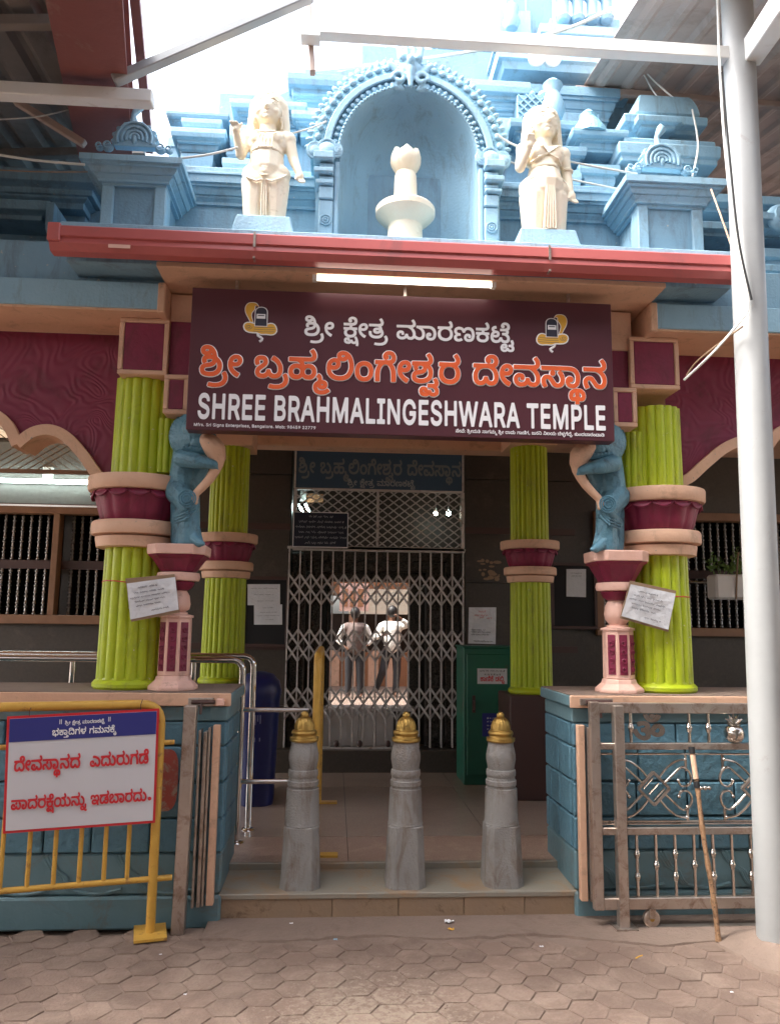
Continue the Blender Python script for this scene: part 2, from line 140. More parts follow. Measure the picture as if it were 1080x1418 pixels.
[726,50,10,-5,7,-11,3,-13,-2,-9,-4,-2,-7,1,-4,3,-13,19,-9,3,-9,-1,-9,-6,-4,-10,1,-11,5,-11,12,4,-5,15,1,5,3,2,6,-2,13,-18,8,-5,8,-2,10,2,9,9,4,10,-1,12,-4,12,-8,10,9,6,3,7,0,11,-5,9,-5,6,-9,-6,-1,-2,7,-11,0,-4,-3,-3,-57,-1,-1,-11,2,-2],
[213,32,0,-11,3,-12,5,-8,8,-4,13,0,11,7,10,-7,14,0,10,6,5,10,0,24,-2,13,-4,9,-6,10,-8,6,-9,5,-9,3,-10,2,-11,-1,-7,-3,-6,-4,-3,-6,-1,-8,6,-13,-5,-8],
[304,44,-3,-10,-2,-11,0,-23,1,-2,13,1,1,24,2,13,6,11,4,2,5,2,9,-3,7,-12,2,-14,1,-23,2,-1,12,1,0,20,-2,14,-3,10,-6,9,6,4,3,4,2,11,-3,9,-7,9,-3,0,-8,-6,7,-12,0,-4,-2,-3,-49,-1,0,-12,9,-1],
[388,44,-7,2,1,3,5,3,6,0,2,-3,-1,-2],
[253,50,13,-2,8,-7,5,-12,-1,-15,-5,-4,-6,0,-6,4,-3,9,-9,1,-2,-1,-2,-7,-4,-5,-5,-1,-5,1,-3,3,-2,7,1,9,3,9,9,9],
[640,1,7,-3,9,-2,7,1,7,3,5,4,4,7,2,9,0,9,-3,12,-7,11,-10,9,-9,4,-6,-12,12,-7,6,-7,3,-9,0,-12,-4,-6,-6,-2,-8,1,-8,6,-3,19,-4,8,-6,7,9,7,4,9,-2,11,-8,11,-3,0,-8,-6,7,-12,0,-4,-3,-3,-65,-1,-3,-1,0,-10,2,-1,46,-1,7,-2,11,-10,5,-14,-1,-10,-5,-4,-5,0,-5,2,-3,4,-1,7,-3,1,-9,-1,-3,-9,-4,-3,-12,-1,-6,6,0,7,3,3,4,0,1,-8,10,-1,2,5,0,7,-3,5,-6,3,-13,0,-8,-6,-4,-10,2,-11,7,-9,6,-3,9,-2,12,3,8,5,8,-5,8,-2,11,1,9,6],
[812,-33,7,-8,11,-2,12,2,7,7,1,6,-1,7,3,1,0,9,-1,1,-10,1,1,10,-4,11,-10,-1,-2,-2,3,-11,-2,-7,-16,0,-2,-2,0,-8,4,-2,-2,-7],
[413,15,1,-4,-3,-2,-7,0,-3,3,1,3,4,2],
[161,-37,33,0,13,3,5,3,4,5,-1,13,-3,5,-5,3,-8,2,-8,-2,-7,-7,-2,-12,-30,0,-1,-12],
[108,17,0,9,3,3,5,2,13,0,4,-3,2,-5,-1,-9,-6,-4,-14,0,-4,3],
[781,26,7,5,13,0,6,-5,1,-9,-2,-4,-5,-3,-13,0,-7,6,-1,5],
[266,62,-18,1,-16,-4,-2,2,0,5,1,3,3,2,13,0,14,-4,9,-7],
[201,-23,-6,0,0,4,2,3,4,0,2,-2,1,-3],
[832,-31,-8,2,0,3,2,4,6,1,5,-2,0,-6],
]),
'rule_a': (9671, 6, [
[1073,36,-4,-13,-5,-5,-8,-2,-7,2,-4,8,-1,11,1,12,4,9,7,9,9,5,12,3,16,-1,14,-6,8,-10,5,-15,0,-17,-5,-8,-10,-2,-9,6,-3,12,-2,3],
[31,18,-5,9,0,19,5,13,9,10,15,5,20,0,13,-6,9,-10,4,-11,1,-10,-1,-12,-5,-7,-7,-2,-8,3,-5,6,-2,10,-5,2,-14,-1,-5,-13,-6,-6,-7,-1],
[1002,-1,10,12,5,18,-2,21,-4,11,-5,9,-15,15,-18,9,-21,6,-16,2,-11,-1,-2,-3,-1,-15,2,-4,23,-2,13,-3,15,-7,11,-9,7,-15,1,-9,-2,-11,-3,-5,-2,-1,-11,0,-7,5,-3,12,-2,3,-15,0,-4,-2,-3,-10,-5,-6,-10,-3,-11,2,-4,3,-2,5,0,5,2,5,4,2,3,-1,0,-8,2,-3,15,-2,5,6,0,12,-3,8,-7,6,-8,2,-11,0,-13,-5,-6,-6,-4,-8,-1,-8,0,-9,2,-8,5,-8,10,-8,15,-4,20,1,16,10,8,-7,12,-4,15,0],
[663,96,-8,0,-3,-3,1,-16,3,-3,9,0,-10,-17,-3,-20,3,-19,3,-8,7,-9,14,-7,10,-1,14,4,10,8,14,-9,14,-3,14,3,11,9,7,14,2,23,-5,19,-11,17,7,4,5,5,4,15,-3,16,-12,17,-5,1,-13,-10,0,-4,7,-8,3,-7,0,-6,-3,-3,-10,-1],
[1212,75,7,-1,-6,-9,-3,-14,-1,-16,4,-13,3,-7,8,-9,17,-10,19,-3,16,2,13,5,11,8,10,-7,11,-6,20,-1,11,3,9,5,7,8,4,9,2,11,0,13,-3,14,-5,10,-13,17,-10,9,-12,6,-4,-2,-8,-16,1,-3,17,-11,9,-10,4,-12,0,-18,-6,-9,-9,-2,-11,2,-12,9,1,16,-1,14,-5,12,-7,9,10,12,3,9,0,8,-5,15,-12,14,-4,-1,-12,-9,0,-4,7,-8,3,-7,0,-5,-2,-4,-11,-1,-65,-1,-3,-5,0,-13],
[1495,74,4,0,-6,-8,-5,-13,-2,-11,1,-15,5,-17,4,-6,9,-7,8,-3,16,0,10,4,9,7,12,-9,9,-2,11,0,13,4,7,6,6,7,4,14,0,12,-6,17,-2,13,-7,12,6,5,6,7,3,10,0,10,-6,15,-9,9,-10,4,-13,0,-9,-2,-9,-6,-6,-8,-2,-10,3,-11,7,-5,-68,-1,-2,-3,0,-15,3,-3],
[597,73,15,-10,8,-12,3,-9,1,-9,0,-8,-3,-6,-2,-2,-6,-1,-8,2,-5,5,-13,20,-10,9,-10,3,-14,-1,-6,-2,-7,-6,-5,-7,-2,-8,-1,-8,1,-10,4,-11,6,-8,4,-1,15,8,1,4,-6,10,-2,8,1,7,4,3,4,0,4,-2,18,-26,13,-9,9,-2,12,0,12,5,7,6,4,6,4,12,0,20,-7,19,-11,15,11,6,6,10,1,13,-5,16,-11,14,-4,-1,-12,-8,0,-5,6,-8,3,-8,0,-6,-4,-3,-83,-1,-4,-1,-1,-17,4,-4,56,0],
[1178,54,3,-9,1,-11,-1,-8,-5,-7,-7,-3,-10,1,-8,3,-8,7,0,15,-2,15,-5,9,-8,12,8,5,5,7,2,9,0,10,-5,13,-11,14,-4,-1,-13,-9,1,-4,6,-8,3,-7,1,-6,-3,-3,-11,-1,-82,-1,-3,-1,-1,-2,0,-16,3,-2,10,-1,-8,-12,-4,-15,-1,-12,2,-17,8,-14,9,-7,7,-3,8,-1,12,2,7,3,9,6,9,-7,13,-4,11,1,7,2,12,9,12,-8,12,-3,13,0,11,2,13,10,7,15,2,9,0,13,-5,19,-7,12,-8,9,-10,9,-12,7,-6,-2,-7,-16,2,-4,16,-10],
[444,29,0,10,-3,12,-4,11,-9,12,40,0,11,-3,6,-4,7,-9,3,-13,-1,-16,-6,-11,-5,-3,-7,0,-5,2,-3,4,11,1,6,8,1,5,-2,7,-3,5,-5,3,-11,1,-8,-3,-7,-6,-4,-9,0,-16,7,-14,12,-8,19,-2,-12,-7,-9,-11,-3,-14,3,-13,4,-7,6,-5,7,-2,11,1,0,-13,4,-3,16,1,2,3,0,12,15,0,9,6,5,8,2,12,-2,10,-6,11,-8,7,-9,4,-11,2,-16,0,12,7,7,8,5,12,2,17,0,14,-5,15,-8,12,-10,9,-15,6,-16,1,-131,0,-4,-2,-1,-16,3,-3,45,-1,-4,-4,-1,-5,0,-6,2,-7,-12,3,-14,-2,-10,-6,-6,-10,-3,-10,1,-12,5,-13,6,-9,4,1,15,7,0,4,-6,10,-2,8,1,7,4,3,5,0,4,-3,20,-28,10,-6,9,-2,13,0,14,6,8,11],
[1475,86,5,12,-1,12,-7,16,-9,10,-4,-1,-12,-9,0,-4,7,-8,3,-7,0,-6,-2,-3,-11,-1,-60,-1,-3,-1,-2,-4,1,-14,3,-3,10,0,-8,-16,-4,-17,-1,-40,1,-4,3,-2,16,0,4,3,1,37,3,19,4,9,6,7,6,4,7,1,6,-2,6,-3,9,-17,3,-19,1,-36,4,-3,16,0,3,2,1,2,0,22,-1,24,-5,17,-9,15],
[299,19,-6,-3,-9,1,-6,5,-5,14,-2,1,-14,0,-3,-2,-3,-10,-6,-7,-10,-2,-11,2,-4,4,-2,4,1,7,3,4,6,0,-1,-8,2,-3,3,-1,13,-1,5,9,0,10,-4,7,-6,5,-9,3,-14,0,-10,-6,-7,-9,-4,-12,1,-13,4,-9,10,-9,12,-5,10,-2,15,2,9,4,7,6,9,-8,14,-3,13,0,13,7,6,6,4,8,2,11,0,12,-5,20,-5,9,-8,10,8,4,6,6,3,6,2,9,-4,16,-12,17,-5,1,-13,-10,1,-4,6,-8,3,-7,0,-6,-3,-3,-98,-2,-4,-1,-1,-2,0,-14,3,-4,72,-1,13,-6,10,-10,7,-13,1,-16],
[196,69,0,10,-7,11,-10,7,-11,1,-12,-1,-9,-5,-11,-10,-5,-11,-2,-10,0,-14,6,-20,6,-10,8,-9,22,-14,2,-1,3,2,8,14,0,4,-21,14,-6,7,-4,8,19,1,11,4,9,10],
[1524,16,-5,0,-6,3,-3,11,1,19,6,13,9,8,11,4,19,1,13,-4,-12,-4,-6,-8,-2,-12,4,-12,-14,0,-7,-14],
[119,127,-7,7,-9,4,-11,1,-9,-1,-14,-7,-4,-5,-3,-7,-1,-8,2,-6,3,-6,5,-2,-64,-1,-3,-1,-2,-4,1,-14,4,-3,8,0,-6,-8,-5,-13,-1,-11,0,-15,4,-16,9,-11,12,-6,12,0,12,2,12,9,12,-9,15,-3,14,3,11,9,7,14,2,23,-5,20,-11,16,11,10,4,11,0,16],
[1566,18,-5,5,-2,9,14,-4,15,2,-1,-7,-5,-5,-7,-2],
[99,99,-7,-2,-9,0,5,4,3,5,-1,5,-3,7,9,0,5,-4,1,-8],
[399,63,-2,6,-4,5,24,0,-9,-7,-1,-2,10,-16,4,-12,-1,-14,-3,-4,-4,-3,-8,0,-5,3,-22,30,9,-1,6,3,5,6],
[492,-26,-2,-7,2,-6,-3,-6,-5,-1,-2,4,0,8,5,5],
[1579,51,2,-1,-2,-2,-8,1,1,3],
[748,19,-5,-3,-8,1,-7,5,-5,14,-16,1,-4,-2,-3,-10,-4,-6,-8,-3,-7,2,-4,5,-2,14,2,12,3,9,9,10,14,6,17,0,15,-4,10,-9,6,-14,1,-17],
[1569,97,-1,0,5,4,2,5,0,5,-3,7,7,0,4,-1,4,-7,-2,-9,-5,-3],
[1285,27,-8,-7,-12,-4,-16,2,-9,5,-6,10,-2,12,1,10,5,10,8,6,11,3,12,0,11,-5,7,-8,3,-11,-1,-12],
[173,74,0,-5,-4,-5,-9,-1,-7,2,3,7,5,4,8,1],
[514,-33,-2,7,5,-3,4,-5,1,-8,-2,-4,-4,0,-3,4,-1,3],
]),
'rule_b': (10590, 6, [
[1584,61,-5,-19,3,-24,7,-14,10,-8,6,-2,11,-1,9,2,8,3,7,6,8,-6,8,-3,19,-1,8,3,10,8,11,-7,7,-3,13,-2,11,2,10,4,8,6,6,9,3,11,1,12,-1,13,-7,19,-8,10,-8,9,-19,11,-4,-2,-8,-16,1,-3,17,-11,9,-10,5,-12,-1,-18,-6,-9,-9,-2,-11,2,-11,8,-1,20,-2,11,-4,9,-9,12,7,4,6,8,3,9,-1,10,-4,13,-12,14,-4,0,-12,-10,0,-4,7,-8,3,-7,0,-6,-3,-3,-11,-1,-84,-1,-2,-3,1,-16,3,-3,9,0],
[875,91,2,11,-2,15,-8,13,-5,5,-3,1,-14,-8,-1,-3,10,-16,0,-7,-2,-4,-11,-1,-74,-1,-3,-1,-2,-2,0,-14,2,-4,57,-1,8,-2,9,-6,7,-7,7,-12,2,-10,0,-10,-3,-8,-4,-3,-8,0,-7,5,-15,22,-9,8,-12,4,-8,0,-8,-2,-10,-7,-7,-13,0,-18,6,-17,3,-4,4,-1,16,7,0,5,-6,12,-2,9,4,7,7,0,6,-6,15,-23,12,-8,9,-2,12,0,8,2,12,8,16,-9,17,-2,-11,-6,-6,-7,-1,-6,-1,-8,3,-9,5,-6,6,-5,8,-3,10,0,20,3,6,-7,8,-4,11,-1,9,2,3,5,-3,13,-4,2,-6,-1,-6,2,7,10,4,15,-1,19,-7,14,-5,0,-11,-5,-2,-3,4,-18,0,-8,-2,-5,-7,9,-8,6,-6,2,-12,1,9,2,9,6,7,8,4,9,3,11,-1,13,-2,14,-6,12,-7,10,-14,12,-13,8,-5,-2,-7,-14,0,-4,15,-9,9,-9,6,-12,2,-14,-2,-9,-5,-7,-9,-3,-11,2,-12,9,-1,16,-2,11,-7,12,-8,11,10,6],
[323,82,5,5,2,6,2,14,-5,15,-7,9,-5,5,-4,-1,-12,-9,0,-4,7,-8,3,-7,0,-6,-3,-3,-10,-1,-81,-1,-4,-1,-2,-4,1,-14,3,-3,9,0,-8,-13,-5,-19,2,-23,7,-14,11,-9,14,-3,16,3,12,9,9,-8,11,-3,14,0,12,5,10,12,4,16,1,15,-3,15,-4,9,-9,12],
[508,22,-4,-4,-8,-2,-11,0,-6,2,-7,7,-1,6,1,6,3,5,6,3,10,1,10,-1,6,-4,3,-6,0,-8],
[454,9,12,-11,-11,-6,-6,-11,1,-15,7,-9,8,-4,11,-2,12,1,9,5,7,-4,7,-2,14,1,-1,-9,3,-4,13,-2,5,2,2,20,-3,23,-9,20,-4,5,-4,0,5,11,1,11,-1,9,-3,8,6,1,2,2,0,14,-4,4,-26,0,-1,2,-1,5,15,4,9,5,4,6,4,8,1,10,-2,12,-5,9,-9,7,-7,3,-10,1,-9,0,-8,-3,-9,-7,-5,-12,2,-12,3,-6,5,-2,-36,-1,-3,-2,-1,-16,3,-3,34,-1,2,-3,-2,-4,-33,0,-3,-2,0,-16,3,-3,5,0,-4,-8,-1,-9,1,-11],
[1123,25,6,18,0,22,-7,18,-11,12,-11,3,-12,0,-9,-3,-11,-7,-12,8,-17,2,-14,-4,-9,-9,-3,-11,0,-9,4,-14,3,-2,17,5,1,4,-2,8,0,5,1,3,4,2,6,0,5,-3,4,-6,2,-8,3,-2,16,0,6,13,3,4,5,2,9,-2,5,-8,2,-16,-3,-13,-16,10,-17,4,-20,-1,-7,-3,-8,-6,-6,-11,0,-11,4,-12,9,-8,13,-5,16,0,13,2,15,6,5,-15,3,-1,15,3,2,2,1,3,-7,23],
[667,97,-31,-1,-2,-3,0,-14,1,-3,2,-2,10,0,10,-5,13,-12,4,-12,1,-10,-1,-9,-5,-7,-6,-3,-11,1,-8,3,-8,7,2,19,-2,17,-5,14,-9,10,-10,7,-9,3,-20,1,-14,-3,-10,-7,-9,-10,-6,-11,-3,-13,0,-16,4,-15,6,-12,8,-7,8,-6,17,-4,20,1,11,5,10,7,15,-10,19,-4,14,2,8,4,7,6,17,-9,14,-3,13,2,13,6,6,6,5,8,3,10,1,12,-3,20,-6,12,-7,10,-15,13,-13,7,-4,-2,-8,-14,1,-5,14,-8,10,-9,5,-11,2,-9,0,-11,-4,-10,-8,-4,-11,1,-8,3,-7,7,0,14,-3,14,-6,12,-8,10,11,9,4,9,0,15,-4,12,-12,14,-4,-1,-12,-8,0,-5,7,-9,3,-8,-1,-6],
[567,29,-3,12,0,10,3,11,5,8,7,4,10,2,12,-2,7,-5,6,-10,1,-13,-2,-13,-6,-11,-10,-5,-14,0,-10,4],
[252,18,-5,-2,-7,1,-4,3,-3,6,-1,11,2,12,2,7,5,8,11,7,13,3,19,-1,13,-7,8,-11,3,-12,1,-13,-4,-11,-6,-3,-8,1,-7,6,-4,13,-3,1,-13,0,-4,-2,-3,-10],
[1443,-4,10,7,8,12,4,12,1,19,-3,16,-5,11,-8,10,-11,8,-12,4,-15,1,-80,0,-4,-1,-2,-4,1,-13,1,-2,12,-2,11,-5,9,-9,6,-11,2,-14,-1,-9,-6,-8,-8,-2,-6,1,-6,3,-3,5,-2,9,-4,3,-16,-1,-4,-13,-7,-6,-10,-1,-8,3,-1,6,2,5,24,18,9,13,2,9,-1,8,-4,8,-6,7,-12,5,-19,0,-12,-6,-8,-10,-2,-8,1,-9,4,-11,4,-3,16,7,1,4,-3,8,2,5,11,2,3,-2,2,-2,0,-4,-3,-4,-24,-19,-6,-7,-3,-8,-1,-12,2,-8,6,-8,8,-6,12,-3,16,0,10,4,8,7,10,-8,10,-3,14,0,14,5,8,7,6,8,3,11,1,10,-3,20,-4,10,-7,9,26,0,20,-2,10,-5,5,-6,3,-7,2,-19,-3,-10,-4,-7,-7,-3,-9,1,-4,5,8,0,7,5,2,7,-1,9,-5,6,-7,3,-8,0,-8,-3,-6,-6,-4,-9,-1,-12,4,-12,8,-10,11,-5,16,0],
[1508,-5,21,-1,16,3,16,10,10,16,3,12,0,18,-5,14,-7,11,10,12,2,8,0,8,-5,16,-10,14,-4,0,-14,-10,1,-4,6,-8,3,-7,1,-6,-3,-3,-10,-1,-64,-1,-4,-2,0,-17,4,-3,6,0,-6,-9,-4,-14,0,-16,3,-13,7,-11,6,-6,9,-6],
[1229,131,-4,-4,-1,-2,10,-18,0,-6,-2,-3,-11,-1,-82,-1,-5,-2,0,-17,3,-3,9,0,-7,-12,-4,-14,-1,-11,2,-18,7,-14,10,-9,14,-3,10,1,10,4,8,6,8,-6,8,-3,17,-1,13,4,7,6,5,7,4,14,0,12,-6,17,-2,13,-6,11,8,6,4,6,2,9,0,11,-5,12,-10,13,-5,1],
[337,91,0,-14,3,-2,7,-1,-6,-9,-3,-8,-1,-10,0,-13,6,-17,9,-11,17,-10,12,-2,15,0,20,5,14,12,9,18,2,18,-4,18,-9,13,10,12,3,12,-4,16,-12,17,-5,1,-13,-10,1,-4,6,-8,3,-7,1,-6,-3,-3,-11,-1,-63,-1,-3,-1],
[1163,60,9,9,12,5,20,1,12,-4,-12,-5,-6,-7,-1,-12,4,-12,-14,0,-8,-14,-7,-5,-9,2,-5,8,-1,19],
[1524,16,-13,2,-9,5,-6,9,-2,7,1,15,4,9,8,8,12,3,12,0,10,-5,7,-8,3,-11,0,-13,-6,-12,-9,-7],
[503,119,6,-1,4,-3,2,-5,-1,-7,-5,-5,-13,-1,1,0,6,6,0,8,-3,7],
[80,66,-8,7,-11,0,-4,-3,-3,-5,-1,-8,2,-6,4,-4,5,-2,5,0,6,2,6,8],
[520,-28,-8,-1,-2,3,-2,7,-3,2,-14,1,-4,9,26,4,8,-15,1,-5],
[83,96,-78,0,-4,-2,0,-16,3,-4,99,0,-8,-6,-2,-3,10,-16,3,-10,1,-12,-5,-9,-7,-2,-8,2,-6,7,-3,10,-3,2,-14,0,-2,-1,-4,-13,-7,-6,-9,-1,-11,2,-4,4,-1,4,0,7,2,3,4,2,4,-1,-1,-8,3,-4,13,-1,3,1,2,4,2,10,-2,8,-6,7,-11,4,-11,0,-8,-2,-8,-6,-5,-7,-3,-7,1,-18,3,-8,7,-8,11,-6,14,-3,19,3,12,9,11,-8,12,-3,13,0,12,6,7,7,4,8,3,18,-3,18,-4,11,-9,12,2,0,31,0,16,-2,10,-6,6,-11,2,-12,-1,-14,-4,-9,-7,-4,-9,0,-5,3,0,2,10,1,6,7,0,10,-4,8,-7,4,-9,0,-8,-3,-7,-6,-4,-11,0,-10,3,-11,6,-8,6,-4,8,-4,16,0,14,4,9,8,8,16,2,12,0,13,-4,20,-6,10,-7,8,-14,7,-13,4],
[1637,75,14,-1,8,-2,8,-5,5,-6,5,-11,2,-13,-1,-12,-5,-7,-6,-2,-8,2,-6,7,-2,10,-4,2,-15,0,-2,-3,-3,-11,-7,-6,-8,-1,-7,5,-2,9,-1,11,5,17,5,7,8,5,7,3],
[412,65,5,-11,0,-12,-3,-12,-6,-8,-9,-5,-11,-1,-12,2,-9,7,-5,8,-2,13,2,12,6,9,9,6,15,1,12,-3],
[1219,49,0,2,2,1,7,-2,-4,-2],
[1232,29,3,2,1,-2,-3,-8,-5,-4,-7,-1,-9,3,-3,4,-3,7,1,2,6,-3,8,-1],
[1057,29,8,1,10,-1,8,-3,6,-5,-2,-2,-10,-3,-17,0,-5,2,-2,4,0,4],
[923,-34,0,-3,-12,0,-4,2,-2,5,3,3,5,0,5,-2],
[471,-26,0,-2,-2,2,0,4,2,0],
]),
'donor': (32751, 16, [
[290,6,-6,0,-6,3,-1,11,-6,9,5,3,2,5,-1,7,-5,6,-5,-3,4,-7,-1,-4,-39,-1,1,-6,30,-2,6,-5,3,-7,-1,-6,-2,-4,-6,2,-4,6,-4,0,-4,-7,-8,-1,-4,3,0,5,4,2,1,-5,5,0,1,7,-5,4,-8,-1,-4,-4,-1,-6,2,-6,5,-4,10,-1,8,4,4,-3,4,-2,6,1,6,4,8,-5,6,1,6,2,5,8,-1,11,-5,9,-9,7,-4,-6,8,-7,4,-8,-1,-6],
[1590,-5,-10,3,-10,-3,-4,-7,1,-9,5,-3,8,3,6,-3,6,1,3,6,-1,8,6,1,5,15,-8,1,-3,-16],
[1962,15,-1,-7,-3,-3,-6,2,-2,6,-6,0,-2,-6,-4,-2,-4,1,-2,5,0,7,2,5,4,4,6,2,8,-1,4,-2,4,-5],
[192,6,3,7,-1,8,-2,6,-6,5,-4,12,-10,7,-10,-2,-3,-7,1,-5,5,-4,-4,-5,1,-8,7,2,-1,4,2,1,6,1,3,-2,-3,-4,-10,-3,-6,-3,-2,-6,2,-6,6,-5,10,-1,10,2],
[56,29,5,0,1,-4,-4,-2,-4,1],
[1938,-2,4,1,4,3,10,-4,6,1,4,3,2,5,1,8,-5,14,16,-1,8,-4,2,-9,-2,-9,-6,-1,-4,2,0,2,5,0,2,3,-1,4,-4,2,-6,-2,-3,-8,3,-5,4,-4,6,-1,6,2,4,4,3,6,-2,15,-5,7,-8,3,-56,0,-1,-6,5,-1,-5,-9,0,-12,5,-6],
[604,6,-10,0,-3,2,0,3,15,6,6,6,2,-5,-1,-6,-3,-4],
[1173,31,-5,9,-8,6,-10,3,-8,-3,-3,-7,1,-4,4,-2,10,-1,6,6,3,-3,5,-11,1,-11,-3,-6,-6,-2,-12,14,-4,1,-6,-1,-4,-3,-1,-6,0,-6,3,-6,6,3,-2,8,0,3,2,1,4,-1,7,-10,5,-3,8,0,6,3,3,4,1,7,0,9],
[1090,35,-2,-1,2,-5,20,0,6,-3,4,-5,3,-8,-1,-6,-6,-2,-3,2,-9,12,-4,1,-6,-1,-4,-4,-2,-5,1,-7,3,-5,6,3,-3,8,1,3,2,1,4,-1,6,-10,4,-3,8,0,7,3,3,7,0,7,-7,13,5,4,2,6,-2,6,-3,5,-6,-3,4,-7,-1,-4],
[1501,32,1,-3,5,-1,-5,-11,0,-18,7,0,2,22,3,6,6,2,4,-2,4,-7,2,-21,7,0,0,19,-6,11,5,4,1,4,0,6,-3,5,-4,3,-6,0,-4,-1,-4,-4,-1,-6,5,-3,4,2,-2,5,7,0,1,-4,-2,-4,-26,-1],
[564,-25,6,4,-4,5,-10,-4,-6,1,-2,2,0,4,4,-4,8,0,4,2,1,4,-1,5,-8,4,-2,7,-4,4,-4,-5,3,-4,0,-4,-5,-3,-3,-5,1,-8,4,-5,6,-1],
[1706,32,-6,0,-6,-3,-3,-5,-2,-7,0,-7,3,-6,4,-4,6,-2,8,1,4,2,4,5,2,7,0,8,-3,6,-5,4],
[1213,39,1,3,6,-1,-2,-3],
[508,35,-32,0,0,-6,26,0,4,-2,7,-6,2,-8,-1,-5,-2,-3,-6,2,-4,6,-4,0,-4,-7,-8,-1,-3,3,0,5,3,2,2,-5,4,0,2,6,-4,4,-8,1,-4,-3,-2,-5,0,-6,2,-5,5,-3,5,-1,6,1,6,4,4,-4,6,-1,5,1,5,4,10,-5,10,3,4,6,1,7,-1,9,-5,6,-9,7,-4,-5,9,-8,3,-8,-2,-8,-6,-2,-7,4,-2,11,-6,9,5,2,2,4,0,6,-2,6,-4,3,-4,-3,3,-6,0,-4],
[424,23,1,-11,-3,-6,-6,-1,-3,3,5,1,2,2,0,4,-2,3,-6,0,-5,-5,1,-9,6,-5,12,1,5,8,0,15,-7,9,-10,3,-50,0,0,-6,20,0,6,-3,5,-6,2,-8,-1,-6,-6,-1,-3,2,-7,11,-10,2,-6,-6,-1,-10,3,-6,6,2,-3,10,1,2,4,1,12,-13,4,-2,6,1,6,5,2,8,-2,9,-5,7,19,0],
[990,49,-2,-3,4,-6,-1,-4,-28,-1,0,-6,6,-1,-5,-11,0,-18,6,0,3,22,3,6,6,2,4,-2,4,-7,2,-21,7,0,0,19,-6,11,5,5,1,7,-5,9],
[183,18,3,5,2,-7,-1,-5,-4,-4,-11,-2,-7,3,1,5,12,2],
[1566,13,-6,0,-2,-7,-6,0,-3,6,1,10,8,6,8,1,6,-2,6,-8,0,-11,-2,-2,-4,-1,-4,3],
[1837,23,2,-10,-3,-7,-6,-1,-3,3,5,1,2,2,0,4,-2,3,-6,0,-5,-5,1,-9,6,-5,10,1,7,6,1,13,-4,10,-5,4,-7,2,-34,0,0,-6,8,-2,6,-7,1,-7,-1,-5,-2,-2,-6,0,-3,2,-1,5,-6,0,-4,-6,-6,-2,-3,2,0,4,11,9,2,8,-4,7,-10,1,-5,-3,-2,-4,1,-9,6,2,-1,5,3,2,4,0,1,-4,-11,-10,-2,-9,2,-4,6,-3,8,0,6,4,6,-4,8,0,7,4,3,8,-1,9,-5,8,18,0],
[1906,-2,6,1,4,3,4,4,2,7,-1,7,-2,6,-5,4,-6,2,-6,0,-6,-3,-4,-5,-2,-7,0,-7,4,-7,6,-4],
[1478,17,-10,-1,-10,2,6,2,5,4,0,7,-5,4,-6,1,-4,-1,-6,-8,1,-9,5,-5,6,-3,-1,-5,2,-4,7,-3,8,2,4,4,0,6,7,4,3,6,0,6,-3,4,3,5,0,6,-6,9,-5,-3,4,-6,-1,-4,-10,-3,0,-5,8,-1,3,-3,-1,-5],
[1589,-16,-3,-2,-3,4,-5,1,-4,-5,-2,3,2,5,8,2,5,-3],
[1546,35,-5,-1,1,-5,5,-1,-4,-6,-2,-8,1,-7,4,-6,8,-3,6,2,4,3,4,-3,6,-2,4,1,4,3,3,5,1,9,-2,7,-5,6,5,5,2,6,-4,9,-4,2,-6,0,-4,-1,-4,-4,0,-6,4,-3,5,2,-2,5,3,1,4,-1,1,-5,-3,-3],
[2031,18,1,2,4,-1,-2,-2],
[613,31,-4,11,-7,7,-8,2,-8,-4,-1,-3,0,-5,7,-6,-5,-5,1,-7,7,1,1,5,6,1,3,-2,-3,-4,-10,-3,-6,-3,-2,-8,3,-6,7,-3,8,-1,10,2,5,4,3,6,1,9,-3,7],
[1760,-1,6,5,2,9,-2,9,-5,7,5,4,2,5,-1,6,-5,6,-5,-3,4,-7,-1,-4,-36,-1,0,-6,5,-1,-4,-6,-2,-7,1,-8,4,-6,2,-2,6,-1,6,1,4,4,6,-4],
[1400,20,6,2,-2,4,2,3,4,0,3,-2,-1,-3,-10,-7,-3,-5,1,-7,4,-6,10,0,8,4,8,-5,9,2,4,4,2,7,-1,10,-6,8,6,7,-1,10,-5,5,-6,0,-6,-2,-3,-5,0,-5,3,-2,6,2,-2,6,4,0,4,-3,-1,-4,-1,-2,-13,-2,0,-5,9,-3,5,-6,1,-9,-3,-5,-7,0,-4,7,-6,0,-2,-5,-2,-2,-8,1,1,4,9,8,3,5,0,7,-5,4,-8,1,-6,-3,-3,-6],
[930,22,6,0,1,4,3,3,4,0,4,-2,4,-9,-2,-11,-4,-2,-6,1,-1,3,1,3,3,0,1,-4,4,0,2,3,-2,6,-6,2,-8,-4,-1,-9,3,-5,6,-2,8,0,4,3,4,5,1,7,-3,15,4,5,1,6,-4,8,-7,3,-8,-1,-2,-4,-1,-4,1,-3,4,-3,-6,-1,-6,-4,-4,4,-6,1,-6,0,-4,-3,-4,-9,4,-8,-3,-3,-1,-5,1,-5,3,-3,10,-2,8,4,-4,5,-6,-2,-4,2,0,5,9,2,-1,5,-6,1,-2,2,0,5,4,2,6,-1],
[620,-18,6,4,4,5,1,9,-3,7,-6,-3,2,-8,-3,-6,-8,-3,-13,1,-2,-5,2,-1,8,-1],
[954,36,-2,-2,-3,1],
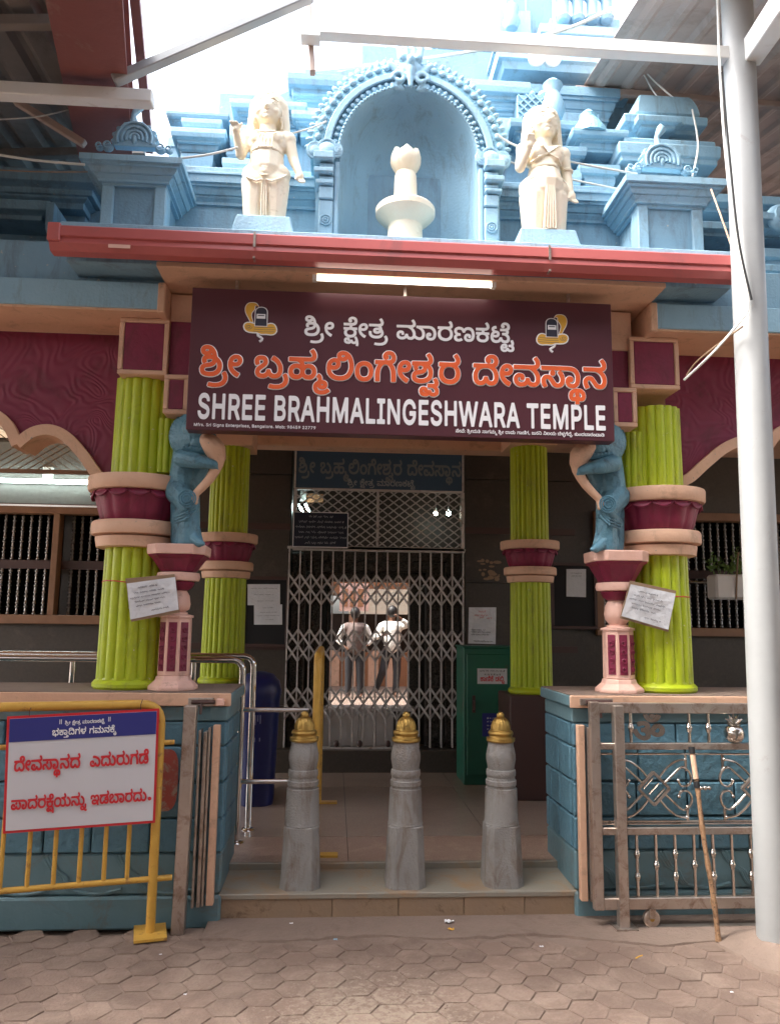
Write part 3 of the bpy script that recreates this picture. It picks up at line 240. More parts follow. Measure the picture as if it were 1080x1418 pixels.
[96,45,0,-6,4,-2,5,2,-2,5,5,1,3,-4,-1,-4,-6,-2,-32,0,-1,-6,27,0,4,-2,8,-9,0,-10,-2,-2,-4,-1,-4,3,-2,5,-4,0,-6,-7,-8,0,-2,3,0,5,4,1,1,-5,5,0,1,5,-3,5,-8,1,-5,-4,-2,-7,2,-7,5,-4,10,0,8,4,4,-4,8,-1,6,3,3,5,0,12,-7,11,4,3,3,3,1,6,-2,5,-4,4,-6,2,-6,-2],
[1912,23,3,-8,-2,-7,-5,-3,-7,1,-4,7,2,9,5,3],
[222,6,-6,4,-3,6,13,3,3,4,0,5,-3,7,-8,1,-6,-2,-4,-4,-2,-6,0,-7,3,-9,7,-7,6,-3,0,1,3,5],
[1256,1,6,-2,10,-1,8,2,6,5,5,7,0,8,-2,6,-5,7,-6,3,-3,-5,9,-10,-1,-10,-5,-4,-8,-2,-12,3,-3,4,-2,5,9,0,6,3,2,5,-2,8,-2,2,-6,1,-6,-1,-4,-3,-3,-8,0,-10,3,-8],
[1734,24,4,3,4,2,12,-2,6,-9,0,-11,-6,-1,-4,2,-2,5,-4,0,-4,-7,-6,0,-3,2,0,5],
[696,5,-8,4,-2,3,0,6,4,8,8,3,8,-4,3,-10,-5,-8],
[1296,9,4,-7,8,-3,8,0,8,5,12,-6,6,1,6,4,8,-4,6,-1,6,2,4,4,3,12,-5,12,-12,8,-3,-6,11,-8,1,-12,-1,-3,-4,-2,-6,1,-4,3,-2,12,-6,8,6,4,1,5,-1,6,-4,6,-6,-3,4,-6,0,-4,-15,-3,1,-5,8,-2,5,-7,2,-7,-3,-6,-6,-2,-7,4,0,11,-3,8,-4,6,-8,2,-10,-1,-6,-6,-4,-9],
[472,-1,-1,19,-5,11,5,4,1,6,-1,6,-5,5,-5,-3,4,-7,-1,-4,-28,-1,0,-6,6,-1,-5,-11,-1,-17,2,-1,6,0,2,22,4,6,4,2,6,-2,3,-7,2,-21],
[130,8,-4,0,-3,-3,1,-4,2,-3,4,1,2,2,0,5],
[1216,31,6,2,4,5,4,-3,5,-12,0,-14,-3,-3,-4,-1,-12,13,-4,2,-6,-1,-4,-3,-2,-5,0,-6,3,-6,1,-1,6,3,-3,8,0,3,3,1,3,-1,7,-10,4,-3,6,-1,7,2,5,6,1,9,-1,11,-4,10,-11,10,-13,2,-6,-3,-2,-7,4,-5],
[875,20,-3,9,16,-1,6,-2,4,-8,-2,-10,-4,-3,-5,1,-1,3,5,0,2,4,-2,4,-5,1,-6,-4,0,-8,2,-5,4,-2,8,-1,5,2,5,6,1,11,-3,10,-6,6,-10,2,-45,0,-1,-6,6,-1,-5,-11,0,-18,7,0,2,22,4,6,4,2,6,-2,4,-7,1,-21,7,0],
[322,26,-7,-4,0,-8,3,-3,6,-1,8,4,1,-4,-5,-4,-12,0,-5,3,-1,7,-6,1,-1,-5,2,-6,3,-4,6,-3,8,-1,8,2,6,3,3,5,0,6,-2,7,-1,10,-6,9,-6,5,-6,1,-6,-1,-4,-4,0,-7,4,-5,8,0,8,4,2,-7],
[326,17,-5,1,1,2,6,0,1,-1],
[2004,26,-3,-7,0,-9,2,-7,5,-4,8,0,6,4,6,-4,8,-1,4,2,4,4,1,7,-2,19,-4,8,-7,5,-12,4,-13,-2,-4,-7,3,-10],
[2008,17,2,6,4,4,6,2,10,-1,4,-2,-8,-3,-1,-8,5,-4,8,2,1,-4,-3,-3,-4,-1,-4,2,-2,5,-6,0,-4,-6,-4,-1,-4,4],
[1638,35,-8,0,0,-6,14,0,1,-3,-1,-2,-14,-1,0,-5,3,-1,-1,-5,0,-5,4,-6,6,-2,8,-1,6,2,4,3,6,-4,8,-1,6,2,4,4,2,7,-1,9,-3,8,-8,6,-4,2,-3,-6,7,-5,4,-7,1,-8,-5,-4,-6,0,-6,4,-2,7,3,2,0,5,-11,1,0,3,8,2,3,5,0,8,-5,7,-5,-3,4,-7,-1,-4],
[1880,21,-1,-10,-5,-5,-10,0,-7,6,1,10,6,6,10,0,3,-3],
[320,39,1,-1,-1,-2,-6,0,1,3],
[1152,39,-4,-1,-2,2,2,2,4,0,1,-1],
[1712,10,-2,-3,-4,-2,-7,2,-3,8,2,8,6,3,6,-3,3,-6],
[46,15,5,-10,11,-7,3,6,-9,6,-3,6,9,1,5,3,2,7,-2,6,-9,3,-8,-3,-4,-8],
[1012,-1,3,8,-7,1,-4,-16,6,0],
[4,16,-3,-9,5,-9,5,3,-3,8,2,4,4,-1,8,-11,6,-3,10,2,3,4,2,5,-1,10,-6,9,-5,-4,5,-11,-1,-5,-3,-2,-5,0,-7,10,-4,3,-8,1],
[732,27,3,-4,2,-5,-2,-11,-5,-2,-4,2,-1,1,5,1,2,3,-2,5,-4,1,-6,-3,-2,-7,2,-5,4,-3,10,-1,6,3,2,4,2,13,-5,10,-9,6,-51,0,0,-6,4,-1,-4,-8,0,-10,3,-6,6,-4,8,-2,8,1,8,5,3,7,0,10,-3,7,12,1],
[26,22,0,3,-4,3,-2,0,-3,-4,1,-3,2,-2,4,0],
[632,21,1,-8,3,-6,6,-6,6,-2,3,5,-8,6,-4,6,9,1,5,3,3,6,-2,6,-6,4,-8,-1,-6,-6],
[767,10,-3,-4,-8,0,-3,3,1,4,4,2,0,-4,6,-1,1,2,0,5,-7,4,-8,-2,-3,-5,0,-7,3,-5,4,-3,10,0,8,4,6,-5,8,1,4,3,8,-3,6,-1,6,2,4,4,2,12,-5,12,-11,8,-3,-6,10,-8,2,-5,0,-7,-3,-4,-4,-1,-8,4,-2,11,-6,9,6,4,1,7,-1,5,-4,5,-5,-3,3,-7,0,-3,-2,-1,-36,-1,-1,-1,1,-5,26,0,8,-6,4,-9,-2,-8,-6,0,-4,7,-6,0],
[1494,-12,-8,-1,1,7,-5,4,-8,-1,-2,-6,1,-5,6,-5,1,-5,6,-2,6,1,3,3,0,3,5,4,2,5,-1,8,-5,7,-5,-3,4,-8],
[1046,18,-4,-5,-1,-6,3,-5,4,-3,10,0,6,4,6,-4,8,0,5,2,3,5,0,7,-4,7,-5,-4,2,-7,-3,-3,-6,1,-4,6,-6,0,-2,-6,-2,-1,-6,0,-2,2,2,4,10,10,10,-4,10,3,3,7,-3,8,-5,-2,0,-7,-3,-2,-8,2,-8,9,-12,-1,-4,-7,2,-8,6,2,-1,5,1,2,6,0,1,-3,-2,-3],
[1887,42,-7,8,-4,-3,4,-7,-2,-4,-28,-1,0,-6,4,-1,-4,-7,0,-10,2,-5,4,-4,8,-3,8,-1,6,3,6,4,3,6,0,7,-1,6,-4,5,4,6],
[1639,14,5,4,6,0,4,-3,1,-5,-3,-4,-8,-1,-5,3],
[43,42,-2,5,-3,3,-10,1,-7,-5,0,-7,3,-2,4,0,2,3,-2,4,4,1,4,-3,-2,-5,-6,-2,-26,0,-1,-6,35,1,6,4],
[192,-18,8,4,4,5,1,9,-3,7,-6,-3,2,-8,-4,-6,-8,-3,-13,0,-1,-5,10,-1],
[596,40,-4,1,0,3,7,-1],
[1302,14,0,8,4,6,8,1,7,-5,1,-11,-5,-7,-5,-1,-6,1,-3,3],
[126,29,-3,-3,0,-5,3,-2,4,0,2,3,0,4,-2,3],
[1256,28,4,2,2,-1,1,-3,-1,-3,-6,0,-2,1],
[642,23,-3,1,2,4,7,1,0,-5],
[948,45,5,-2,-7,-1,0,2],
[174,35,4,3,1,-4],
[556,-8,2,-1,0,-2,-3,0],
[1456,25,-1,1,2,3,3,1,3,-2,-2,-3],
[214,23,-1,1,3,4,6,1,0,-3,-2,-3],
[604,36,0,-2,-4,1,4,3],
[1480,-9,-2,0,2,2,2,-2],
[168,40,-2,1,0,3,6,0,0,-3],
[2033,34,-13,1,-8,-2,-2,4,2,3,8,0,7,-2],
[1470,10,3,-2,0,-3,-5,0,-2,1,0,3],
]),
'box': (4501, 10, [
[444,-38,8,5,4,12,-2,15,-7,14,-3,0,-7,-4,5,-10,2,-10,0,-8,-4,-4,-5,1,-3,6,-7,1,2,8,-2,5,-3,2,-13,2,-8,-6,-1,-4,1,-6,4,-2,2,1,-3,-3,-1,-5,1,-5,3,-4,11,-2,10,5,7,-4],
[370,-2,14,-1,6,3,5,4,9,-6,11,-1,10,3,6,7,3,8,1,8,-1,21,-7,19,-11,11,-9,4,-12,-1,-7,-5,-2,-8,2,-9,7,-4,10,-1,6,2,5,5,1,-1,5,-13,1,-14,-2,-14,-5,-5,-5,-1,-6,2,-3,4,-1,6,-3,1,-8,-1,-2,-7,-4,-4,-5,-1,-6,1,-2,4,1,4,14,11,5,6,2,5,-1,7,-5,8,-8,3,-12,-1,-8,-6,-2,-9,3,-10,10,3,-1,7,1,4,7,1,3,-2,1,-2,-2,-5,-16,-12,-4,-8,0,-7,2,-6],
[211,10,-4,2,-2,4,0,6,3,4,4,2,7,1,6,-2,3,-2,2,-7,-3,-6,-7,-3],
[296,-3,13,1,8,6,10,-6,11,-1,8,4,5,6,3,7,0,8,-5,18,-4,7,7,6,2,10,-3,9,-6,9,-3,-1,-7,-5,7,-11,0,-4,-3,-2,-56,-1,-2,-1,1,-10,7,-2,-4,-5,-3,-9,0,-18,5,-10],
[33,9,-10,0,-5,3,-2,7,3,7,4,2,7,1,6,-2,3,-2,2,-4,0,-6,-3,-4],
[201,1,10,-4,14,0,11,5,5,7,1,10,-3,9,6,2,-1,9,-19,1,1,5,13,5,5,8,1,9,-2,5,-3,5,-6,4,-5,2,-9,-1,-9,-5,-2,-5,-1,-5,2,-6,5,-3,-2,-1,-21,0,-2,-1,1,-10,21,-1,2,-2,-2,-3,-20,0,-2,-3,1,-8,5,-1,-3,-9,0,-8,4,-6],
[169,43,3,-6,2,-8,0,-11,-3,-5,-7,-5,-5,1,-3,2,-2,5,3,4,3,-1,0,-5,2,-1,7,-1,3,4,-1,7,-2,5,-5,2,-7,1,-5,-1,-6,-5,-3,-7,0,-7,3,-7,9,-6,11,-1,10,3,7,8,3,10,0,15,-4,13,5,8,1,10,-1,7,-4,7,-6,3,-7,2,-10,-2,-6,-6,-1,-10,7,-7,-10,-2,-7,-5,-8,5,-10,2,-10,-1,-7,-6,-3,-5,-1,-6,1,-7,5,-7,-4,-4,-2,-6,0,-7,2,-5,7,-6,8,-1,10,2,8,5,-7,8,-8,-4,-4,1,-4,2,0,5,2,3,11,2,2,2,0,8,-10,2,-4,3,0,6,3,3,5,1,7,-1,3,-3,4,-8,9,0,3,8,5,4,7,0],
[419,-24,3,1,-2,-4,-5,-1,-1,1],
[38,-2,9,4,5,7,2,10,-4,9,5,1,1,8,-2,3,-17,0,0,5,34,0,7,-2,5,-4,4,-6,1,-8,-1,-9,-4,-6,-8,-2,-5,4,6,2,4,4,0,7,-5,4,-6,1,-6,-2,-3,-5,-2,-7,1,-8,5,-7,7,-3,9,-1,7,2,6,3,4,7,2,7,0,19,-3,8,-4,5,-9,6,-11,3,-70,-1,1,-10,20,-1,2,-2,-2,-3,-21,-1,0,-9,5,-2,-3,-10,3,-11,5,-6,7,-3,10,-1],
[399,61,-2,3,3,3,8,-2,-3,-3],
[219,58,3,2,2,4,-3,7,6,1,4,-2,2,-5,-2,-5,-6,-3],
[342,18,-2,-7,-8,-2,-6,3,-3,8,-10,0,-5,-9,-8,-2,-4,2,-2,4,0,14,4,8,8,6,8,2,14,0,5,-2,-8,-2,-4,-4,-2,-7,1,-5,3,-4,5,-3,7,0,7,2],
[169,67,-4,1,1,4,5,0,4,-2],
[415,-15,-3,-2,-1,3,3,1],
[337,29,-5,-1,-1,2,4,2,3,-2],
[176,57,-2,-2,-2,2,4,1],
]),
'english': (20687, 4, [
[2288,193,-58,0,-6,-3,-3,-5,-1,-24,4,-8,6,-3,23,-1,0,-116,-23,-1,-4,-2,-4,-4,-2,-5,0,-22,3,-6,5,-4,92,0,7,2,4,6,0,24,-3,7,-6,4,-22,0,-1,3,0,114,23,1,6,3,3,8,0,24,-3,5,-6,3],
[3957,113,10,-30,-27,0,12,37,2,1],
[1710,83,36,-90,8,-4,22,0,6,2,4,4,34,87,2,1,0,4,0,-86,1,-6,3,-4,6,-2,24,-1,6,2,5,5,1,6,0,180,-2,7,-4,4,-6,1,-34,0,-8,-4,-48,-124,-50,124,-4,3,-4,1,-34,0,-6,-2,-4,-4,-1,-6,0,-180,1,-6,4,-4,6,-2,24,0,6,2,3,4,1,6,0,78],
[3746,-11,5,4,3,6,0,60,24,0,35,-64,5,-5,6,-2,28,1,6,2,3,6,0,8,-35,64,16,15,8,15,3,10,2,16,-3,20,-6,16,-9,12,-9,8,-16,8,-20,4,-74,0,-6,-2,-4,-6,0,-188,4,-6,4,-2],
[762,32,-10,1,0,36,74,2,4,2,3,6,1,24,-4,7,-6,3,-70,1,-2,1,0,34,76,1,6,1,5,8,1,24,-3,6,-5,4,-116,0,-6,-2,-3,-4,-1,-6,0,-180,2,-8,4,-3,6,-2,114,1,6,4,2,4,0,28,-4,5,-6,2],
[3972,39,10,0,17,-44,5,-5,6,-2,28,1,6,6,1,8,-68,184,-3,4,-6,2,-30,0,-6,-3,-3,-5,-66,-182,0,-6,3,-5,6,-3,30,0,7,6,15,44],
[681,13,-1,12,-3,4,-5,3,-78,0,-2,3,0,32,2,3,70,0,8,5,2,8,0,22,-4,6,-4,2,-72,1,-2,1,0,34,81,2,5,4,2,6,0,22,-3,6,-3,3,-6,1,-110,0,-7,-2,-4,-4,-1,-6,0,-180,2,-8,4,-3,6,-2,114,1,5,2,3,4],
[3281,81,23,-84,2,-4,4,-3,4,-1,30,0,4,1,4,4,30,109,31,-110,5,-4,4,0,32,0,4,3,3,5,49,182,0,8,-4,4,-6,2,-26,0,-8,-4,-30,-114,-29,110,-5,6,-6,2,-28,0,-8,-4,-30,-111,-2,0,-28,109,-4,4,-6,2,-24,0,-6,-1,-5,-5,-1,-8],
[455,103,-33,0,0,46,36,0,8,-2,7,-6,4,-14,-3,-14,-8,-7],
[3014,-7,10,5,12,11,11,16,4,14,1,10,-2,14,-2,8,-10,15,-13,11,-21,10,-46,15,-9,7,-1,8,4,8,8,5,10,2,12,0,10,-3,6,-4,5,-6,2,-8,5,-5,4,-1,26,0,6,3,3,5,-1,12,-2,8,-3,8,-9,12,-12,10,-11,6,-15,5,-18,2,-12,-1,-18,-3,-15,-7,-9,-6,-10,-10,-6,-10,-5,-16,-1,-10,4,-20,5,-10,7,-8,16,-11,12,-6,40,-12,14,-6,5,-5,0,-10,-5,-8,-8,-5,-12,-3,-14,1,-10,3,-7,4,-4,6,-3,10,-6,5,-30,1,-6,-3,-3,-7,3,-20,8,-14,6,-8,14,-11,16,-6,20,-4,20,0,12,1],
[3608,83,-21,0,13,38,2,-1,13,-37],
[1586,3,1,-6,2,-4,7,-4,28,0,6,4,2,4,1,184,-2,6,-5,5,-6,1,-24,0,-4,-1,-4,-4,-2,-5,0,-68,-70,0,-2,0,0,66,-1,6,-4,4,-5,2,-26,0,-4,-1,-5,-5,-1,-6,0,-180,1,-6,5,-5,6,-2,24,1,4,1,4,4,2,5,0,72,72,0],
[4248,150,30,0,7,5,2,6,0,22,-3,7,-6,3,-140,0,-7,-2,-4,-6,0,-26,5,-7,6,-2,46,-1,0,-150,2,-6,6,-4,28,0,6,2,4,6,0,152],
[1908,-12,14,1,6,4,16,44,2,2,56,0,2,-2,15,-42,3,-4,6,-2,28,0,5,2,3,4,1,4,-1,6,-66,180,-2,4,-4,3,-34,1,-5,-2,-3,-4,-67,-184,1,-8,4,-5,6,-1],
[1115,57,0,-58,3,-6,4,-3,30,-1,4,1,4,4,1,5,1,60,24,0,38,-68,8,-3,26,0,7,3,4,6,0,6,-35,66,11,10,9,12,5,10,3,14,1,12,-2,16,-6,16,-6,10,-11,10,-8,5,-20,7,-20,2,-62,0,-8,-2,-5,-8],
[3121,175,-2,12,-3,4,-4,2,-28,0,-6,-3,-3,-5,-1,-184,2,-7,4,-4,4,-1,26,0,6,2,3,4,2,4,0,72,71,0,1,-2,0,-68,1,-6,4,-4,6,-2,24,0,6,1,4,5,1,6,0,180,-1,6,-3,4,-5,2,-24,0,-6,-1,-6,-5,-1,-4,0,-66,-1,-2,-71,0],
[2720,63,0,32,-5,6,-7,2,-70,0,-7,-4,-3,-6,0,-22,3,-8,7,-3,35,-1,-3,-9,-6,-8,-14,-9,-16,-2,-12,1,-7,3,-14,10,-10,18,-2,10,-2,18,4,26,3,9,7,11,15,11,10,3,10,0,10,-1,8,-4,11,-9,9,-18,6,-5,30,0,8,5,1,6,-2,10,-5,14,-6,10,-16,17,-18,12,-16,5,-22,3,-14,-1,-22,-6,-12,-6,-12,-9,-14,-16,-7,-13,-8,-24,-3,-16,0,-30,6,-26,6,-14,13,-20,11,-10,18,-11,24,-7,16,-1,22,3,20,7,18,13,12,16,10,22],
[227,145,0,38,-5,8,-6,2,-26,0,-6,-3,-3,-5,-1,-184,3,-8,7,-4,26,0,6,2,3,4,2,4,0,72,71,0,2,-76,4,-4,6,-2,24,0,6,1,4,5,1,6,0,180,-2,8,-7,4,-26,0,-6,-2,-4,-4,-1,-4,-1,-68,-71,0],
[4573,73,-3,-9,-49,125,-5,4,-4,0,-34,0,-6,-2,-4,-4,-1,-6,0,-182,5,-8,8,-3,24,1,4,2,4,6,1,86,37,-90,8,-4,22,0,6,1,4,5,36,92,0,-86,1,-6,5,-5,6,-2,24,1,8,4,2,8,0,180,-2,8,-4,3,-6,1,-34,0,-8,-4],
[942,149,0,-148,3,-8,3,-3,6,-2,78,1,20,4,10,4,12,8,7,8,7,12,4,14,1,10,-2,14,-3,10,-7,12,-10,10,0,2,7,8,5,10,3,20,-5,22,-4,8,-8,10,-15,11,-18,6,-18,1,-66,0,-6,-3,-3,-5],
[50,79,54,-18,7,-6,0,-10,-5,-8,-8,-5,-12,-3,-14,1,-10,3,-7,4,-4,6,-3,10,-6,5,-32,0,-5,-3,-2,-6,3,-18,8,-17,12,-12,14,-9,12,-4,18,-3,20,0,12,1,18,6,10,6,12,10,10,14,5,18,-1,22,-2,8,-6,10,-9,10,-13,9,-16,7,-46,15,-8,5,-2,6,1,8,7,7,10,3,14,1,12,-3,6,-4,5,-6,2,-8,5,-5,28,-2,6,2,4,5,1,4,-3,18,-7,14,-11,12,-14,9,-12,4,-16,3,-20,0,-18,-3,-10,-4,-14,-9,-8,-8,-8,-12,-5,-16,0,-20,2,-10,6,-10,7,-8,10,-8],
[3606,193,-21,0,-5,-2,-3,-4,-67,-184,1,-8,5,-5,4,-1,26,-1,7,3,4,6,15,42,2,0,56,0,16,-44,4,-4,6,-2,26,0,6,2,4,4,1,4,-1,6,-67,182,-7,6],
[1037,143,3,-6,0,-8,-2,-6,-7,-6,-13,-3,-28,0,-2,1,0,32,2,3,34,-1,8,-2],
[2447,29,23,-36,4,-3,4,-1,30,0,6,2,3,4,1,6,0,180,-1,6,-5,5,-6,1,-24,0,-5,-2,-4,-4,-1,-6,0,-106,-74,115,-8,3,-28,0,-6,-2,-4,-4,-1,-6,0,-180,1,-6,4,-5,8,-2,24,1,5,2,3,4,1,6,1,105],
[988,49,0,20,2,2,32,0,10,-2,6,-3,5,-5,4,-12,-2,-8,-5,-5,-10,-3,-12,-1,-28,0,-1,1],
[5023,51,0,-52,2,-6,5,-4,116,0,8,3,3,7,0,22,-2,6,-4,4,-81,1,-1,3,0,32,1,3,70,0,8,5,2,8,0,22,-2,4,-6,4,-72,1,-1,1,0,34,75,1,6,1,4,4,2,6,0,22,-4,8,-8,2,-110,0,-8,-3,-3,-5,0,-4],
[4368,150,62,0,6,2,4,5,1,6,0,20,-1,4,-4,5,-6,1,-112,0,-6,-2,-4,-6,-1,-184,2,-6,3,-4,6,-2,112,-1,6,2,5,5,1,6,0,22,-2,4,-4,4,-6,1,-76,1,0,37,72,0,6,4,3,7,0,24,-3,5,-4,3,-74,1,0,35],
[4846,101,4,24,-2,16,-3,10,-9,17,-10,10,-8,5,-12,6,-20,4,-72,0,-7,-2,-3,-4,-1,-6,0,-180,2,-8,3,-3,6,-1,24,0,6,2,4,4,1,4,0,54,1,1,38,1,12,2,16,6,10,7,11,11],
[1400,147,-15,40,-4,4,-5,2,-28,0,-6,-1,-3,-3,-69,-186,0,-6,4,-6,8,-3,26,1,5,2,4,6,15,42,2,0,56,0,17,-44,3,-4,6,-2,26,0,4,0,4,4,2,4,0,6],
[1984,83,-24,0,14,39,13,-37,0,-2],
[2080,71,0,-72,2,-5,4,-4,6,-2,108,1,6,2,4,4,0,28,-2,5,-4,3,-77,2,-1,150,-2,6,-4,3,-30,1,-6,-3,-3,-5],
[4804,121,-5,-14,-9,-7,-10,-2,-30,0,-1,1,0,50,31,1,12,-3,6,-4,3,-6],
[426,193,-40,0,-6,-2,-4,-6,0,-184,1,-6,3,-4,6,-2,26,0,6,2,4,8,0,60,24,0,38,-68,8,-3,26,0,6,2,6,7,-1,8,-35,64,17,16,5,8,5,14,1,10,0,18,-1,10,-6,14,-11,16,-12,8,-10,5,-22,5],
[5002,5,0,18,-4,6,-4,2,-76,2,-1,152,-3,5,-6,3,-26,0,-6,-2,-3,-4,-1,-6,0,-180,2,-8,8,-4,110,0,8,4,2,4],
[1208,107,-14,-4,-32,0,0,47,32,0,10,-2,6,-4,5,-9,1,-12,-2,-10],
[2866,-12,8,2,5,7,1,24,-4,8,-8,3,-76,0,-1,37,1,1,68,0,6,1,4,3,2,5,-1,28,-3,4,-6,3,-70,0,-1,1,0,34,81,2,4,3,2,5,1,24,-2,4,-3,4,-6,2,-112,0,-6,-1,-4,-5,-1,-6,0,-180,1,-6,4,-5,6,-1],
[3808,121,-3,-10,-9,-6,-10,-2,-32,0,0,46,32,1,12,-3,5,-4,4,-6],
[1368,103,7,-20,-28,0,13,38,2,0],
]),
'maker': (29899, 16, [
[1627,25,0,12,-6,8,-11,2,-10,-5,-3,-8,1,-9,4,-6,11,-4,-10,-16,8,0],
[654,30,0,-43,6,-1,2,1,0,14,6,-3,6,0,5,2,4,4,3,8,0,10,-4,9,-6,4,-8,1,-6,-3,-2,2,-6,0],
[1354,22,2,4,4,2,4,0,3,-3,3,-10,-4,-8,-6,-1,-4,2,-3,6],
[1247,3,1,-4,7,0,1,31,11,-31,7,0,12,30,1,-30,7,0,1,47,-11,0,-12,-34,-14,34,-10,0],
[640,27,8,1,0,7,-6,1,-6,-3,-2,2,-6,-1,0,-35,8,0,0,23],
[1840,46,-8,-7,-2,-10,5,-9,11,-5,-10,-15,2,-1,6,0,15,21,3,13,-2,7,-6,5,-6,2],
[604,6,-6,2,-2,6,22,0,2,1,0,9,-3,6,-5,4,-8,2,-6,-1,-6,-4,-4,-7,-1,-7,3,-12,10,-6,6,-1,8,2,5,5,0,4,-7,2,-2,-4],
[1173,31,-4,-5,-1,-7,0,-8,3,-7,5,-4,6,-2,8,0,6,3,3,4,1,4,-6,2,-6,-5,-6,0,-4,2,-2,5,24,1,0,8,-3,8,-5,4,-6,2,-8,-1],
[1106,29,-3,-5,-1,-8,1,-7,3,-6,10,-5,8,1,6,3,4,5,2,7,-1,8,-4,8,-5,5,-8,1,-6,-2],
[106,28,2,1,-2,7,-6,0,-4,-3,-2,2,-6,-1,0,-35,8,0,0,24,4,4],
[934,23,4,4,6,1,4,-1,1,-4,-15,-3,-4,-3,-3,-8,3,-7,8,-4,6,0,4,3,2,-2,6,0,1,25,-3,8,-10,4,-10,-2,-4,-3,-2,-5],
[1446,38,2,-6,-1,-6,-5,-3,-6,2,-3,4,1,7,6,4],
[197,21,14,-5,2,-5,-3,-4,-8,-1,-5,2,-3,5,-7,0,-1,-1,1,-4,5,-6,6,-4,8,0,8,2,4,3,4,9,-2,8,-6,4,-16,5,-2,4,2,5,6,2,6,-2,4,-5,6,0,1,4,-3,6,-6,3,-8,1,-8,-1,-5,-4,-3,-5,0,-7,3,-5],
[1718,6,-4,1,16,17,2,11,-2,5,-4,5,-10,2,-6,-1,-5,-4,-3,-10,7,-1,3,7,6,2,5,-3,1,-6,-4,-6,-18,-20,0,-5,2,-1,28,0,0,7],
[230,26,0,-26,0,-1,6,0,2,1,0,23,4,4,8,1,0,7,-6,1,-6,-3,-2,2,-6,0],
[1762,30,-14,-29,0,-2,8,0,20,40,0,6,-2,2,-30,-1,0,-6,2,-1,20,-1],
[360,-3,-2,1,-6,-5,4,-5,6,-2,12,0,8,5,2,8,-1,36,-7,0,0,-2,-6,3,-8,-1,-8,-6,-3,-12,1,-7,3,-6,9,-5,6,1,6,2,-1,-6,-3,-3,-8,0],
[444,22,-4,2,2,4,6,0,6,-4,5,1,-1,4,-4,5,-8,2,-8,-2,-5,-6,-1,-5,2,-5,6,-3,10,-3,2,-3,-1,-2,-9,-1,-4,5,-6,-2,-1,-3,3,-4,6,-3,12,0,7,6,1,8,-6,6],
[1440,16,2,0,-1,-1,-10,-15,1,-1,8,0,13,20,4,10,-1,6,-3,6,-5,5,-6,1,-6,0,-6,-3,-3,-5,-2,-6,0,-6,3,-6,6,-4],
[370,7,-6,1,-4,5,0,10,6,5,6,-1,3,-6,0,-9],
[81,29,-1,6,-7,1,1,5,7,0,1,6,-2,2,-11,-2,-3,-4,-2,-7,-6,-2,0,-6,7,-1,1,-28,7,0,0,28],
[724,48,-4,-1,-1,-4,1,-3,4,-2,4,2,2,3,-2,3],
[13,29,11,-30,2,0,6,0,12,30,0,-30,8,0,0,48,-10,-1,-14,-34,-13,34,-11,0,0,-46,2,-1,6,0],
[764,28,-4,5,-6,3,-8,-1,-6,-3,-3,-6,2,-7,5,-4,12,-3,1,-3,-2,-3,-5,-1,-4,2,-2,4,-6,-1,-2,-3,4,-5,4,-3,6,-1,8,1,5,3,2,6,-1,7,-4,4,-12,3,-2,3,2,3,4,0,6,-4,6,1],
[840,8,-1,5,-3,4,-16,7,1,3,5,1,4,-1,2,-3,6,1,0,3,-2,5,-6,2,-6,1,-10,-5,-2,-6,2,-7,4,-3,12,-3,1,-3,-1,-2,-6,-2,-4,2,-2,4,-6,-1,-1,-4,3,-5,8,-3,8,1,7,3],
[1208,3,2,-3,4,-2,3,2,2,4,-3,4,-4,1,-3,-2],
[918,4,3,5,0,6,-6,9,4,7,0,6,-3,5,-8,5,-21,-1,0,-47,23,0],
[694,15,1,-16,7,0,1,24,3,4,8,1,0,7,-6,1,-6,-3,0,2,-7,0],
[1311,33,-5,-5,-2,-6,0,-8,2,-7,4,-5,4,-3,6,-1,8,1,5,4,3,6,1,8,-1,9,-4,6,-6,3,-8,1],
[855,-4,2,11,-7,1,-4,-20,6,0],
[156,-1,3,3,0,4,-3,3,-4,0,-3,-4,0,-4,3,-3],
[1500,14,-1,5,-5,5,4,4,1,5,-3,10,-6,4,-6,0,-6,-1,-6,-3,-3,-4,-1,-5,2,-6,3,-4,-4,-5,-2,-6,0,-5,3,-5,10,-5,10,1,8,6],
[1610,40,6,-1,4,-5,-1,-7,-5,-3,-6,0,-3,5,1,7],
[490,47,-2,-2,0,-46,30,0,0,7,-22,1,0,12,20,0,1,2,-1,6,-20,0,0,11,22,1,0,7],
[1690,6,-18,1,16,20,2,6,-2,7,-4,5,-6,2,-6,0,-6,-2,-6,-7,0,-7,6,1,2,5,6,3,6,-2,1,-6,-3,-6,-19,-21,0,-6,31,0],
[975,10,1,15,4,3,6,-1,2,-5,0,-23,8,0,0,25,-1,5,-3,4,-8,3,-10,-3,0,2,-8,0,1,-36,7,0],
[326,17,-6,6,-16,6,-3,3,1,5,6,3,8,-2,2,-5,8,0,-1,5,-3,6,-6,3,-8,0,-8,-1,-5,-5,-3,-8,3,-7,5,-4,16,-6,2,-4,-2,-5,-8,-1,-6,2,-3,5,-7,0,-1,-1,1,-4,4,-6,10,-4,14,2,6,7],
[1029,21,-1,-8,-2,-5,-6,-1,-5,2,-3,9,4,8,4,2,4,0,3,-3],
[1520,18,15,26,-1,3,-7,-1,-18,-31,0,-6,1,-1,20,0,2,-9,6,0,0,9,6,1,0,6,-6,1,0,14,-8,-1,0,-13,-10,0],
[334,42,2,-3,4,0,4,2,0,3,-2,3,-4,1,-3,-2],
